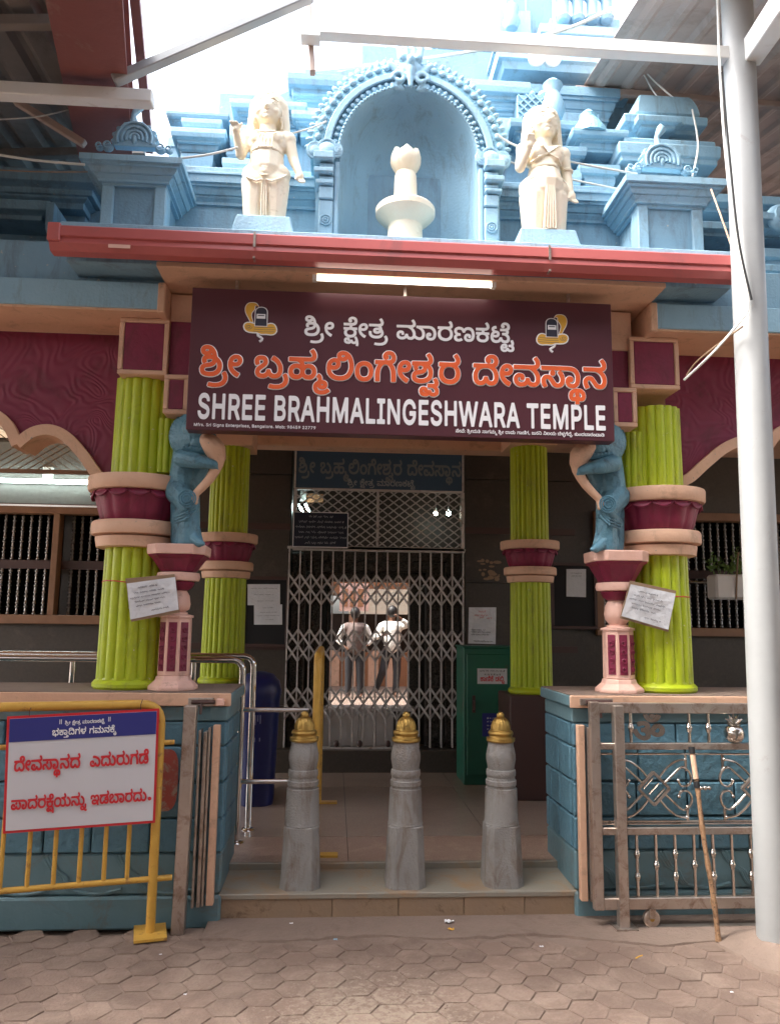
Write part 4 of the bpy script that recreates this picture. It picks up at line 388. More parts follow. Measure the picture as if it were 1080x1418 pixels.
[132,7,-8,-1,-6,5,-5,-2,0,-4,5,-5,10,-2,9,3,4,6,0,6,-3,4,-16,7,0,3,4,1,4,0,4,-4,6,1,1,1,-3,5,-8,5,-10,-1,-6,-6,0,-9,6,-5,12,-3,1,-3],
[538,35,-2,-2,-2,2,-7,-1,0,-35,8,0,0,24,3,4,4,1,4,-1,2,-4,1,-24,7,0,1,23,-2,7,-7,6],
[795,24,1,-3,-16,0,2,5,4,2,6,0],
[1353,46,-7,1,-1,-2,0,-46,7,0,2,2,5,-3,7,0,6,4,4,5,2,7,-1,10,-3,7,-6,4,-8,1,-6,-3],
[720,31,0,-31,2,-1,6,0,1,35,-7,1],
[1577,13,-3,-5,-4,-2,-6,1,-4,6,-6,0,-1,-2,2,-6,7,-6,12,0,8,5,3,10,-1,8,-5,6,-7,3,-9,-1,1,9,18,0,1,7,-25,1,-4,-25,6,-1,6,2,6,0,4,-4],
[1840,27,-1,6,3,5,4,2,6,-3,2,-6,-3,-6,-7,-2],
[575,24,1,4,6,0,0,6,-6,2,-1,7,-7,0,-1,-7,-5,-2,0,-6,5,-1,0,-21,5,-6,10,-1,1,1,-1,5,-6,2],
[1482,39,4,0,4,-3,0,-5,-2,-3,-6,0,-4,2,-1,6],
[910,31,-4,-4,-10,0,-1,11,13,0,3,-3],
[663,10,-1,8,2,7,4,3,6,-1,4,-8,-2,-10,-2,-3,-4,0,-4,1],
[343,6,0,28,-7,1,-1,-36,7,0],
[781,10,-1,4,24,0,0,10,-6,8,-8,4,-10,-2,-7,-8,-1,-12,3,-9,7,-6,10,-1,10,5,2,4,-2,2,-6,2,-2,-4,-6,-1,-4,1],
[1028,-5,-4,-2,-6,0,-6,5,-7,-5,7,-6,10,-2,10,3,5,7,0,39,-7,1,-2,-2,-4,3,-8,-1,-6,-3,-4,-6,-2,-8,1,-8,3,-6,6,-4,8,-1,6,3],
[1092,19,0,27,-8,1,0,-43,6,-5,8,0,-1,6,-5,2],
[393,19,0,-20,7,0,2,25,4,4,6,-1,3,-5,0,-23,8,0,0,26,-2,5,-3,4,-10,2,-6,-3,-2,2,-6,0],
[264,26,0,9,-8,-1,0,-35,8,0],
[1062,-2,4,2,2,-1,6,0,1,25,-5,9,-10,3,-10,-3,-5,-7,7,-3,4,4,6,1,4,-2,0,-4,-17,-4,-4,-4,-1,-5,2,-5,4,-4,6,-2],
[1803,8,16,31,0,7,-31,1,-1,-2,1,-6,21,-1,-19,-38,2,-1,6,0],
[1110,15,1,7,3,5,8,1,4,-4,1,-10,-2,-5,-3,-3,-8,1,-3,3],
[1392,9,-4,-1,-3,-3,1,-4,4,-3,4,1,2,3,0,4],
[1396,26,0,4,-4,4,-4,-1,-2,-3,0,-4,2,-3,4,0],
[945,14,4,0,-3,-7,-6,-2,-4,2,0,5],
[1152,1,0,22,4,4,7,1,-1,8,-6,0,-4,-3,-2,2,-7,-1,1,-35,6,0],
[1178,21,-2,1,2,3,6,3,4,-1,4,-5],
[1492,15,0,-5,-4,-4,-8,0,-4,4,0,5,4,4,8,0],
[1318,6,-5,5,-1,10,4,6,6,1,6,-5,1,-10,-5,-6],
[1066,9,-4,-3,-4,-1,-4,1,-1,3,3,4,10,2],
[264,47,-4,1,-4,-1,-1,-3,1,-4,4,-2,4,2,1,3],
[895,10,1,9,12,0,5,-6,-1,-4,-6,-2,-10,0],
[606,21,-10,1,4,5,6,1,3,-2,3,-4],
]),
'om': (902, 5, [
[140,136,8,10,5,10,3,10,-2,4,-18,5,-2,-1,-5,-14,-5,-8,-4,-3,-8,-2,-10,2,-6,5,-12,20,-4,1,-14,-5,-2,-2,4,-12,9,-14,7,-7,12,-7,8,-2,14,0,14,5],
[48,74,0,-6,2,-3,12,0,6,-5,5,-8,1,-6,-1,-6,-3,-3,-6,-2,-12,2,-10,8,-9,13,-11,22,-4,0,-14,-5,-2,-5,13,-26,14,-18,15,-10,18,-4,18,3,12,9,5,12,0,14,5,2,3,-4,7,-6,16,-7,16,0,14,5,6,4,6,8,5,12,1,10,-3,16,-7,12,-12,9,-14,2,-10,-1,-9,-4,-11,-11,-14,-21,-6,-3,-6,1,7,8,4,8,1,10,-3,12,-5,8,-8,6,-12,4,-8,0,-20,-2,-12,-5,-3,-3,7,-18,4,-1,12,6,10,1,8,-1,5,-3,1,-6,-2,-6,-7,-4,-15,-3],
[144,58,-6,-2,-6,1,-14,9,13,20,7,5,8,-2,5,-9,-1,-14],
[122,156,2,10,-2,5,-4,4,-10,2,-6,-3,-4,-4,-2,-6,1,-6,3,-4,6,-5,8,0],
]),
}
def letters(line, width, extrude=0.0, sx=1.0, fat=0.0):
    """a line of lettering, `width` metres long, flat in its local XY plane; fat widens every stroke"""
    adv, q, outlines = LETTERING[line]
    k = width / adv
    cu = bpy.data.curves.new('lettering', 'CURVE')
    cu.dimensions = '2D'; cu.fill_mode = 'BOTH'; cu.extrude = extrude; cu.offset = fat * k
    for steps in outlines:
        x = y = 0
        pts = []
        for i in range(0, len(steps), 2):
            x += steps[i]; y += steps[i + 1]
            pts.append((x * q, y * q))
        sp = cu.splines.new('POLY')
        sp.points.add(len(pts) - 1)
        for p, (a, b) in zip(sp.points, pts):
            p.co = (a * k, b * k * sx, 0, 1)
        sp.use_cyclic_u = True
    o = bpy.data.objects.new('tmp', cu)
    bpy.context.scene.collection.objects.link(o)
    dg = bpy.context.evaluated_depsgraph_get()
    dg.update()
    me = bpy.data.meshes.new_from_object(o.evaluated_get(dg))
    bpy.data.objects.remove(o); bpy.data.curves.remove(cu)
    return me

# ---------------------------------------------------------------- helpers
def P(px, py, Y):
    """point of the plane y = Y behind a pixel of the 1080 x 1418 photograph (a measuring tool)"""
    d = CAMR @ Vector(((px - 540) / FPX, (709 - py) / FPX, -1))
    t = Y / d.y
    return Vector((d.x * t, Y, CAMZ + d.z * t))
def PZ(px, py, Z):
    d = CAMR @ Vector(((px - 540) / FPX, (709 - py) / FPX, -1))
    t = (Z - CAMZ) / d.z
    return Vector((d.x * t, d.y * t, Z))
def zc(py, Y, px=540): return P(px, py, Y).z
def xc(px, Y, py=700): return P(px, py, Y).x

def prop(o, label=None, cat=None, group=None, kind=None):
    if label: o['label'] = label
    if cat: o['category'] = cat
    if group: o['group'] = group
    if kind: o['kind'] = kind
    return o

WORG = {}
def thing(name, loc, label, cat, group=None):
    o = bpy.data.objects.new(name, None)
    scene.collection.objects.link(o)
    o.location = loc
    o.empty_display_size = 0.1
    WORG[o.name] = Vector(loc)
    return prop(o, label, cat, group)

class MB:
    def __init__(s): s.v = []; s.f = []
    def add(s, vs_, fs):
        n = len(s.v); s.v += [Vector(v) for v in vs_]; s.f += [tuple(i + n for i in f) for f in fs]; return s
    def box(s, x0, x1, y0, y1, z0, z1):
        if x0 > x1: x0, x1 = x1, x0
        if y0 > y1: y0, y1 = y1, y0
        if z0 > z1: z0, z1 = z1, z0
        return s.add([(x0,y0,z0),(x1,y0,z0),(x1,y1,z0),(x0,y1,z0),(x0,y0,z1),(x1,y0,z1),(x1,y1,z1),(x0,y1,z1)],
                     [(0,3,2,1),(4,5,6,7),(0,1,5,4),(1,2,6,5),(2,3,7,6),(3,0,4,7)])
    def bar(s, a, b, w, d, up=(0, 0, 1)):
        """rectangular bar from a to b, w wide (across), d deep"""
        a = Vector(a); b = Vector(b); t = (b - a).normalized(); u = Vector(up)
        if abs(t.dot(u)) > .95: u = Vector((0, 1, 0))
        r = t.cross(u).normalized(); q = r.cross(t).normalized()
        vs_ = [p + r * (sx * w / 2) + q * (sy * d / 2) for p in (a, b) for sx, sy in ((-1,-1),(1,-1),(1,1),(-1,1))]
        return s.add(vs_, [(3,2,1,0),(4,5,6,7),(0,1,5,4),(1,2,6,5),(2,3,7,6),(3,0,4,7)])
    def tube(s, pts, r, n=8, cap=True, closed=False):
        pts = [Vector(p) for p in pts]; m = len(pts)
        rr = r if isinstance(r, (list, tuple)) else [r] * m
        u = None; rings = []
        for i, p in enumerate(pts):
            if closed: t = (pts[(i + 1) % m] - pts[i - 1])
            else: t = pts[min(i + 1, m - 1)] - pts[max(i - 1, 0)]
            t.normalize()
            if u is None:
                u = t.orthogonal().normalized()
            u = (u - t * u.dot(t)).normalized(); w = t.cross(u)
            rings.append([p + (u * math.cos(2*math.pi*k/n) + w * math.sin(2*math.pi*k/n)) * rr[i] for k in range(n)])
        fs = []
        for i in range(m if closed else m - 1):
            j = (i + 1) % m
            for k in range(n):
                k2 = (k + 1) % n
                fs.append((i*n+k, i*n+k2, j*n+k2, j*n+k))
        if cap and not closed:
            fs.append(tuple(range(n - 1, -1, -1))); fs.append(tuple((m-1)*n + k for k in range(n)))
        return s.add([v for r_ in rings for v in r_], fs)
    def lathe(s, c, prof, n=24, shape=None, a0=0.0):
        """prof = [(radius, z)] bottom to top around the vertical through c"""
        vs_ = []; fs = []
        for r, z in prof:
            for k in range(n):
                a = a0 + 2 * math.pi * k / n
                q = r * (shape(a, z) if shape else 1)
                vs_.append((c[0] + q * math.cos(a), c[1] + q * math.sin(a), c[2] + z))
        for i in range(len(prof) - 1):
            for k in range(n):
                k2 = (k + 1) % n
                fs.append((i*n+k, i*n+k2, (i+1)*n+k2, (i+1)*n+k))
        fs.append(tuple(range(n - 1, -1, -1))); fs.append(tuple((len(prof)-1)*n + k for k in range(n)))
        return s.add(vs_, fs)
    def rings(s, rings, cap=True):
        n = len(rings[0]); fs = []
        for i in range(len(rings) - 1):
            for k in range(n):
                k2 = (k + 1) % n
                fs.append((i*n+k, i*n+k2, (i+1)*n+k2, (i+1)*n+k))
        if cap: fs.append(tuple(range(n-1, -1, -1))); fs.append(tuple((len(rings)-1)*n+k for k in range(n)))
        return s.add([v for r_ in rings for v in r_], fs)
    def mould(s, x0, x1, y0, y1, prof):
        """a moulding stack: rectangle x0..x1, y0..y1 pushed out by `out` on front and both sides; prof = [(z, out)]"""
        rg = [[(x0-o, y0-o, z), (x1+o, y0-o, z), (x1+o, y1, z), (x0-o, y1, z)] for z, o in prof]
        return s.rings(rg)
    def prism(s, poly, y0, y1):
        """polygon [(x, z)] in the facade plane, extruded from y0 (front) to y1"""
        n = len(poly)
        vs_ = [(x, y0, z) for x, z in poly] + [(x, y1, z) for x, z in poly]
        fs = [tuple(range(n)), tuple(range(2*n-1, n-1, -1))] + [(i, n+i, n+(i+1) % n, (i+1) % n) for i in range(n)]
        return s.add(vs_, fs)
    def strip(s, path, w, y0, y1):
        """band of width w following path [(x, z)] in the facade plane"""
        n = len(path); L = []
        for i, (x, z) in enumerate(path):
            a = Vector(path[max(i-1, 0)]); b = Vector(path[min(i+1, n-1)])
            t = (b - a).normalized(); L.append(Vector((-t.y, t.x)))
        rg = []
        for (x, z), nn in zip(path, L):
            o = nn * (w / 2)
            rg.append([(x-o.x, y0, z-o.y), (x+o.x, y0, z+o.y), (x+o.x, y1, z+o.y), (x-o.x, y1, z-o.y)])
        return s.rings(rg)
    def ball(s, c, r, n=10, m=6, sc=(1, 1, 1), rot=None):
        vs_ = []; fs = []
        for i in range(m + 1):
            th = math.pi * i / m
            for k in range(n):
                a = 2 * math.pi * k / n
                p = Vector((math.sin(th)*math.cos(a)*sc[0], math.sin(th)*math.sin(a)*sc[1], -math.cos(th)*sc[2])) * r
                if rot: p = rot @ p
                vs_.append(Vector(c) + p)
        for i in range(m):
            for k in range(n):
                k2 = (k+1) % n
                fs.append((i*n+k, i*n+k2, (i+1)*n+k2, (i+1)*n+k))
        return s.add(vs_, fs)

def build(name, mb, mat, parent=None, smooth=False, bevel=0.0, origin=None, label=None, cat=None, group=None, kind=None, seg=1):
    me = bpy.data.meshes.new(name)
    if parent is not None:
        org = WORG[parent.name]
    else:
        xs = [v.x for v in mb.v]; ys = [v.y for v in mb.v]; zs = [v.z for v in mb.v]
        org = Vector(origin) if origin is not None else Vector(((min(xs)+max(xs))/2, (min(ys)+max(ys))/2, min(zs)))
    me.from_pydata([v - org for v in mb.v], [], mb.f)
    bm = bmesh.new(); bm.from_mesh(me)
    bmesh.ops.remove_doubles(bm, verts=bm.verts, dist=1e-6)
    bmesh.ops.recalc_face_normals(bm, faces=bm.faces)
    bm.to_mesh(me); bm.free()
    if smooth:
        me.polygons.foreach_set('use_smooth', [True] * len(me.polygons))
        try: me.set_sharp_from_angle(angle=R(smooth if smooth is not True else 38))
        except Exception: pass
    me.materials.append(mat)
    o = bpy.data.objects.new(name, me)
    scene.collection.objects.link(o)
    if parent is not None: o.parent = parent
    else: o.location = org
    WORG[o.name] = org
    if bevel:
        b = o.modifiers.new('bevel', 'BEVEL'); b.width = bevel; b.segments = seg; b.limit_method = 'ANGLE'; b.angle_limit = R(40)
    return prop(o, label, cat, group, kind)

def place_mesh(name, me, mat, loc, rot, parent=None, **kw):
    """an existing mesh (flat lettering) put at a world location with a world rotation matrix"""
    o = bpy.data.objects.new(name, me)
    me.materials.clear(); me.materials.append(mat)
    scene.collection.objects.link(o)
    M = Matrix.Translation(Vector(loc) - (WORG[parent.name] if parent else Vector())) @ rot.to_4x4()
    o.parent = parent
    o.matrix_local = M
    WORG[o.name] = Vector(loc)
    return prop(o, **kw)

def copy_tree(o, parent=None):
    c = o.copy(); scene.collection.objects.link(c); c.parent = parent
    WORG[c.name] = WORG[o.name].copy()
    for ch in list(o.children): copy_tree(ch, c)
    return c

# ---------------------------------------------------------------- materials
def mat(name, col, rough=.6, col2=None, ns=6, amt=.5, bump=0, bs=40, metal=0, dirt=None, ds=2.5, dlo=.5, dhi=.7, spec=.5, emit=None, es=1, detail=6, coat=0, dz=1.0, chips=None):
    m = bpy.data.materials.new(name); m.use_nodes = True
    nt = m.node_tree; b = nt.nodes['Principled BSDF']
    b.inputs['Roughness'].default_value = rough; b.inputs['Metallic'].default_value = metal
    b.inputs['Specular IOR Level'].default_value = spec
    if coat: b.inputs['Coat Weight'].default_value = coat
    c4 = lambda c: (c[0], c[1], c[2], 1)
    b.inputs['Base Color'].default_value = c4(col)
    geo = nt.nodes.new('ShaderNodeNewGeometry')
    src = None
    if col2 is not None:
        n = nt.nodes.new('ShaderNodeTexNoise'); n.inputs['Scale'].default_value = ns; n.inputs['Detail'].default_value = detail
        n.inputs['Roughness'].default_value = .65
        nt.links.new(geo.outputs['Position'], n.inputs['Vector'])
        r = nt.nodes.new('ShaderNodeValToRGB'); r.color_ramp.elements[0].position = .5 - amt/2; r.color_ramp.elements[1].position = .5 + amt/2
        r.color_ramp.elements[0].color = c4(col); r.color_ramp.elements[1].color = c4(col2)
        nt.links.new(n.outputs['Fac'], r.inputs['Fac']); src = r.outputs['Color']
    if dirt is not None:
        n = nt.nodes.new('ShaderNodeTexNoise'); n.inputs['Scale'].default_value = ds; n.inputs['Detail'].default_value = 8
        n.inputs['Roughness'].default_value = .75; n.inputs['Distortion'].default_value = .6
        mp = nt.nodes.new('ShaderNodeMapping'); mp.inputs['Scale'].default_value = (1, 1, dz)
        nt.links.new(geo.outputs['Position'], mp.inputs['Vector']); nt.links.new(mp.outputs[0], n.inputs['Vector'])
        r = nt.nodes.new('ShaderNodeMapRange'); r.inputs[1].default_value = dlo; r.inputs[2].default_value = dhi
        nt.links.new(n.outputs['Fac'], r.inputs[0])
        mx = nt.nodes.new('ShaderNodeMixRGB'); mx.inputs[2].default_value = c4(dirt)
        if src: nt.links.new(src, mx.inputs[1])
        else: mx.inputs[1].default_value = c4(col)
        nt.links.new(r.outputs[0], mx.inputs[0]); src = mx.outputs[0]
    if chips is not None:
        n = nt.nodes.new('ShaderNodeTexNoise'); n.inputs['Scale'].default_value = chips[1]; n.inputs['Detail'].default_value = 3
        nt.links.new(geo.outputs['Position'], n.inputs['Vector'])
        r = nt.nodes.new('ShaderNodeMapRange'); r.inputs[1].default_value = chips[2]; r.inputs[2].default_value = chips[2] + .03
        nt.links.new(n.outputs['Fac'], r.inputs[0])
        mx = nt.nodes.new('ShaderNodeMixRGB'); mx.inputs[2].default_value = c4(chips[0])
        if src: nt.links.new(src, mx.inputs[1])
        else: mx.inputs[1].default_value = c4(col)
        nt.links.new(r.outputs[0], mx.inputs[0]); src = mx.outputs[0]
    if src: nt.links.new(src, b.inputs['Base Color'])
    if bump:
        n = nt.nodes.new('ShaderNodeTexNoise'); n.inputs['Scale'].default_value = bs; n.inputs['Detail'].default_value = 5
        nt.links.new(geo.outputs['Position'], n.inputs['Vector'])
        bp = nt.nodes.new('ShaderNodeBump'); bp.inputs['Strength'].default_value = bump; bp.inputs['Distance'].default_value = .01
        nt.links.new(n.outputs['Fac'], bp.inputs['Height']); nt.links.new(bp.outputs[0], b.inputs['Normal'])
    if emit:
        b.inputs['Emission Color'].default_value = c4(emit); b.inputs['Emission Strength'].default_value = es
    return m

M = {}
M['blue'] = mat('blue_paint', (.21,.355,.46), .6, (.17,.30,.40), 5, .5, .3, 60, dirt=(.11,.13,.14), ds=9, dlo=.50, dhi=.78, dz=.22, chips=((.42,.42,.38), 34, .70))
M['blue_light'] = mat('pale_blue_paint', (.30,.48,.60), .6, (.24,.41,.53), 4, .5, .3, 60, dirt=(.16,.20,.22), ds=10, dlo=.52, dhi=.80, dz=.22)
M['blue_rough'] = mat('blue_rock_face_paint', (.11,.235,.31), .5, (.075,.18,.245), 9, .6, 1.0, 34, dirt=(.05,.10,.12), ds=6, dlo=.55, dhi=.75)
M['blue_wall'] = mat('blue_wall_paint', (.145,.25,.29), .5, (.11,.21,.245), 3, .6, .4, 25, dirt=(.15,.14,.12), ds=3, dlo=.52, dhi=.72)
M['teal'] = mat('figure_teal_paint', (.13,.29,.38), .38, (.08,.21,.29), 14, .6, .8, 45, dirt=(.04,.09,.12), ds=14, dlo=.52, dhi=.7)
M['peach'] = mat('peach_paint', (.72,.46,.32), .6, (.64,.39,.26), 4, .5, .2, 50, dirt=(.35,.22,.15), ds=7, dlo=.53, dhi=.8, chips=((.36,.30,.25), 38, .71))
M['pink'] = mat('pink_paint', (.78,.50,.42), .5, (.70,.42,.33), 7, .5, .25, 40, dirt=(.35,.2,.15), ds=9, dlo=.58, dhi=.76)
M['lime'] = mat('lime_paint', (.47,.56,.015), .42, (.37,.47,.012), 7, .6, .3, 55, dirt=(.20,.19,.04), ds=11, dlo=.53, dhi=.78, dz=.3, chips=((.55,.52,.40), 42, .715))
M['maroon'] = mat('maroon_paint', (.25,.020,.065), .45, (.19,.014,.048), 6, .5, .2, 50, dirt=(.11,.015,.025), ds=7, dlo=.50, dhi=.75, dz=.4)
M['cream'] = mat('cream_paint', (.84,.77,.62), .5, (.78,.68,.51), 8, .6, .15, 60, dirt=(.45,.33,.2), ds=12, dlo=.58, dhi=.8)
M['gutter'] = mat('red_gutter_plastic', (.50,.13,.12), .4, (.44,.10,.10), 3, .6, dirt=(.25,.1,.1), ds=3, dlo=.55, dhi=.8)
M['sign'] = mat('sign_vinyl', (.085,.022,.032), .38, (.075,.018,.027), 2, .6)
M['white'] = mat('white_paint', (.80,.80,.78), .45, (.72,.71,.68), 5, .6, .1, 30, dirt=(.4,.34,.28), ds=6, dlo=.6, dhi=.85)
M['pole'] = mat('pole_paint', (.36,.37,.375), .42, (.31,.32,.325), 4, .6, .12, 14, dirt=(.25,.22,.2), ds=9, dlo=.62, dhi=.78)
M['print_white'] = mat('white_print', (.85,.85,.87), .5)
M['print_orange'] = mat('orange_print', (.80,.14,.03), .5, (.70,.09,.02), 6, .6)
M['print_red'] = mat('red_print', (.60,.02,.03), .5)
M['print_blue'] = mat('blue_print', (.03,.035,.22), .45)
M['print_dark'] = mat('dark_ink', (.03,.03,.05), .6)
M['print_faded'] = mat('faded_paint_lettering', (.20,.22,.23), .6)
M['gold_print'] = mat('gold_print', (.75,.42,.05), .5)
M['board_white'] = mat('sign_white', (.62,.62,.66), .35)
M['paper'] = mat('paper', (.72,.73,.76), .8, (.62,.64,.68), 12, .5, .9, 30)
M['card'] = mat('cardboard', (.33,.22,.14), .85, (.27,.18,.11), 20, .5)
M['yellow'] = mat('yellow_barricade_paint', (.64,.38,.07), .45, (.55,.31,.05), 9, .5, .15, 60, dirt=(.25,.12,.05), ds=14, dlo=.56, dhi=.7)
M['steel'] = mat('stainless_steel', (.62,.58,.54), .22, (.52,.47,.42), 6, .5, metal=1, dirt=(.3,.22,.16), ds=8, dlo=.55, dhi=.8)
M['bar'] = mat('dull_turned_steel', (.36,.34,.32), .4, metal=.9)
M['steel_brown'] = mat('weathered_steel', (.50,.44,.40), .34, (.40,.33,.28), 7, .5, metal=.8, dirt=(.2,.12,.08), ds=10, dlo=.5, dhi=.7)
M['chrome'] = mat('chrome_rail', (.70,.68,.66), .12, metal=1)
M['iron'] = mat('grey_gate_iron', (.62,.59,.57), .5, (.48,.44,.42), 14, .5, metal=.1, dirt=(.12,.06,.04), ds=16, dlo=.55, dhi=.7)
M['brass'] = mat('brass', (.52,.34,.10), .42, (.36,.22,.06), 22, .5, .2, 90, metal=.85, dirt=(.2,.12,.04), ds=28, dlo=.55, dhi=.72)
M['stone'] = mat('bollard_granite', (.33,.32,.305), .6, (.20,.195,.19), 7, .8, .5, 110, dirt=(.15,.10,.07), ds=12, dlo=.48, dhi=.70, dz=.3)
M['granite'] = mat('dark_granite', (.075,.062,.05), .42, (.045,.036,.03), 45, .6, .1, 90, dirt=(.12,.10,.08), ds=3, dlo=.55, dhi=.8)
M['floor'] = mat('polished_granite_floor', (.44,.35,.29), .09, (.27,.20,.165), 140, .5, .02, 90, dirt=(.40,.32,.26), ds=2.5, dlo=.45, dhi=.75)
M['terrazzo'] = mat('terrazzo', (.50,.35,.27), .4, (.20,.125,.10), 190, .3, .1, 150, dirt=(.50,.38,.28), ds=5, dlo=.5, dhi=.75)
M['step_green'] = mat('green_marble_step', (.25,.25,.215), .45, (.28,.23,.175), 5, .7, .15, 60, dirt=(.32,.2,.11), ds=5, dlo=.48, dhi=.68)
M['step_brown'] = mat('kota_stone_riser', (.30,.20,.12), .65, (.25,.18,.13), 6, .7, .3, 50, dirt=(.11,.06,.035), ds=8, dlo=.55, dhi=.7)
M['concrete'] = mat('rough_concrete', (.245,.18,.145), .88, (.185,.135,.107), 9, .7, .6, 60, dirt=(.14,.09,.07), ds=3, dlo=.55, dhi=.75)
M['brown_wood'] = mat('brown_frame_paint', (.27,.14,.075), .5, (.2,.1,.05), 8, .5)
M['dark_wood'] = mat('dark_frame', (.07,.035,.03), .5)
M['black'] = mat('black_felt', (.012,.012,.014), .8)
M['green_metal'] = mat('green_painted_steel', (.02,.135,.085), .4, (.016,.11,.07), 5, .6, .1, 30, dirt=(.07,.07,.05), ds=7, dlo=.6, dhi=.72)
M['bin'] = mat('blue_plastic', (.008,.013,.10), .4)
M['navy'] = mat('navy_board', (.010,.016,.035), .4)
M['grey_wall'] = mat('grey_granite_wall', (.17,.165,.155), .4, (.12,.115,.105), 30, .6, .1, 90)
M['redsteel'] = mat('red_oxide_steel', (.26,.09,.075), .5, (.20,.065,.055), 4, .6, .15, 30, dirt=(.3,.22,.18), ds=4, dlo=.62, dhi=.8)
M['roof'] = mat('galvanised_sheet', (.46,.35,.30), .55, (.38,.29,.25), 3, .6, metal=.0, dirt=(.24,.17,.13), ds=2, dlo=.5, dhi=.75)
M['roof_dark'] = mat('old_cement_sheet', (.26,.24,.22), .8, (.19,.175,.16), 3, .6, dirt=(.12,.1,.09), ds=2, dlo=.5, dhi=.75)
M['skin'] = mat('skin', (.16,.075,.045), .55)
M['shirt'] = mat('white_shirt', (.75,.73,.68), .8)
M['shirt_brown'] = mat('brown_back_of_shirt', (.12,.085,.075), .8)
M['trousers'] = mat('dark_trousers', (.02,.02,.024), .8)
M['hair'] = mat('black_hair', (.012,.01,.009), .5)
M['leaf'] = mat('potted_leaf', (.14,.26,.06), .55, (.14,.22,.06), 30, .6)
M['terracotta'] = mat('terracotta_wall', (.42,.20,.10), .7, (.34,.15,.07), 7, .5)
M['marble'] = mat('white_marble_panel', (.84,.80,.77), .3, (.76,.71,.67), 3, .6)
M['wire'] = mat('cable_white', (.62,.62,.58), .5)
M['tube_on'] = mat('lit_tube', (.9,.9,.85), .4, emit=(1, .93, .80), es=1.6)
M['tube_hall'] = mat('lit_hall_tube', (.9,.95,.95), .4, emit=(.80, 1, .96), es=6)
M['lamp'] = mat('lamp_glass', (.85,.85,.82), .3)
M['lamp_on'] = mat('lit_bulb', (.9,.9,.85), .4, emit=(1, .92, .70), es=12)
M['lamp_cool'] = mat('lit_cool_bulb', (.9,.9,.85), .4, emit=(.75, 1, .95), es=7)

# pavers: dusty reddish brown with a cement smear in the middle of the yard
def paver_material():
    m = mat('hexagonal_paver', (.215,.150,.118), .88, (.160,.110,.086), 5, .8, .6, 80, dirt=(.27,.20,.158), ds=2.6, dlo=.44, dhi=.62)
    nt = m.node_tree; b = nt.nodes['Principled BSDF']
    src = b.inputs['Base Color'].links[0].from_socket
    geo = nt.nodes.new('ShaderNodeNewGeometry')
    n = nt.nodes.new('ShaderNodeTexNoise'); n.inputs['Scale'].default_value = 26; n.inputs['Detail'].default_value = 8; n.inputs['Roughness'].default_value = .8
    nt.links.new(geo.outputs['Position'], n.inputs['Vector'])
    d = nt.nodes.new('ShaderNodeVectorMath'); d.operation = 'DISTANCE'
    c = P(500, 1350, 3.3); d.inputs[1].default_value = (c.x + .05, 3.25, 0)
    nt.links.new(geo.outputs['Position'], d.inputs[0])
    f = nt.nodes.new('ShaderNodeMapRange'); f.inputs[1].default_value = .15; f.inputs[2].default_value = .9; f.inputs[3].default_value = .14; f.inputs[4].default_value = -.12
    nt.links.new(d.outputs['Value'], f.inputs[0])
    a = nt.nodes.new('ShaderNodeMath'); a.operation = 'ADD'
    nt.links.new(n.outputs['Fac'], a.inputs[0]); nt.links.new(f.outputs[0], a.inputs[1])
    g = nt.nodes.new('ShaderNodeMapRange'); g.inputs[1].default_value = .57; g.inputs[2].default_value = .67; g.inputs[4].default_value = .75
    nt.links.new(a.outputs[0], g.inputs[0])
    oi = nt.nodes.new('ShaderNodeObjectInfo'); hv = nt.nodes.new('ShaderNodeHueSaturation')
    rv = nt.nodes.new('ShaderNodeMapRange'); rv.inputs[3].default_value = .90; rv.inputs[4].default_value = 1.08
    nt.links.new(oi.outputs['Random'], rv.inputs[0]); nt.links.new(rv.outputs[0], hv.inputs['Value']); nt.links.new(src, hv.inputs['Color']); src = hv.outputs[0]
    mx = nt.nodes.new('ShaderNodeMixRGB'); mx.inputs[2].default_value = (.33,.265,.205,1)
    nt.links.new(g.outputs[0], mx.inputs[0]); nt.links.new(src, mx.inputs[1]); nt.links.new(mx.outputs[0], b.inputs['Base Color'])
    return m
M['paver'] = paver_material()

# maroon plaster with swirling relief
def swirl_material():
    m = mat('maroon_relief_plaster', (.235,.018,.062), .5, (.175,.013,.045), 4, .5, dirt=(.09,.012,.02), ds=4, dlo=.52, dhi=.75)
    nt = m.node_tree; b = nt.nodes['Principled BSDF']
    geo = nt.nodes.new('ShaderNodeNewGeometry')
    w0 = nt.nodes.new('ShaderNodeTexNoise'); w0.inputs['Scale'].default_value = 2.6; w0.inputs['Detail'].default_value = .6; w0.inputs['Distortion'].default_value = 1.6
    nt.links.new(geo.outputs['Position'], w0.inputs['Vector'])
    w1 = nt.nodes.new('ShaderNodeMath'); w1.operation = 'MULTIPLY'; w1.inputs[1].default_value = 95
    nt.links.new(w0.outputs['Fac'], w1.inputs[0])
    w = nt.nodes.new('ShaderNodeMath'); w.operation = 'SINE'; nt.links.new(w1.outputs[0], w.inputs[0])
    bp = nt.nodes.new('ShaderNodeBump'); bp.inputs['Strength'].default_value = .16; bp.inputs['Distance'].default_value = .006
    nt.links.new(w.outputs[0], bp.inputs['Height']); nt.links.new(bp.outputs[0], b.inputs['Normal'])
    return m
M['swirl'] = swirl_material()
M['carved'] = mat('carved_granite', (.13,.11,.09), .5, (.03,.025,.02), 60, .3, 1.0, 70)
M['carved_blue'] = mat('carved_blue_paint', (.24,.47,.60), .5, (.15,.33,.44), 55, .3, 1.0, 60)

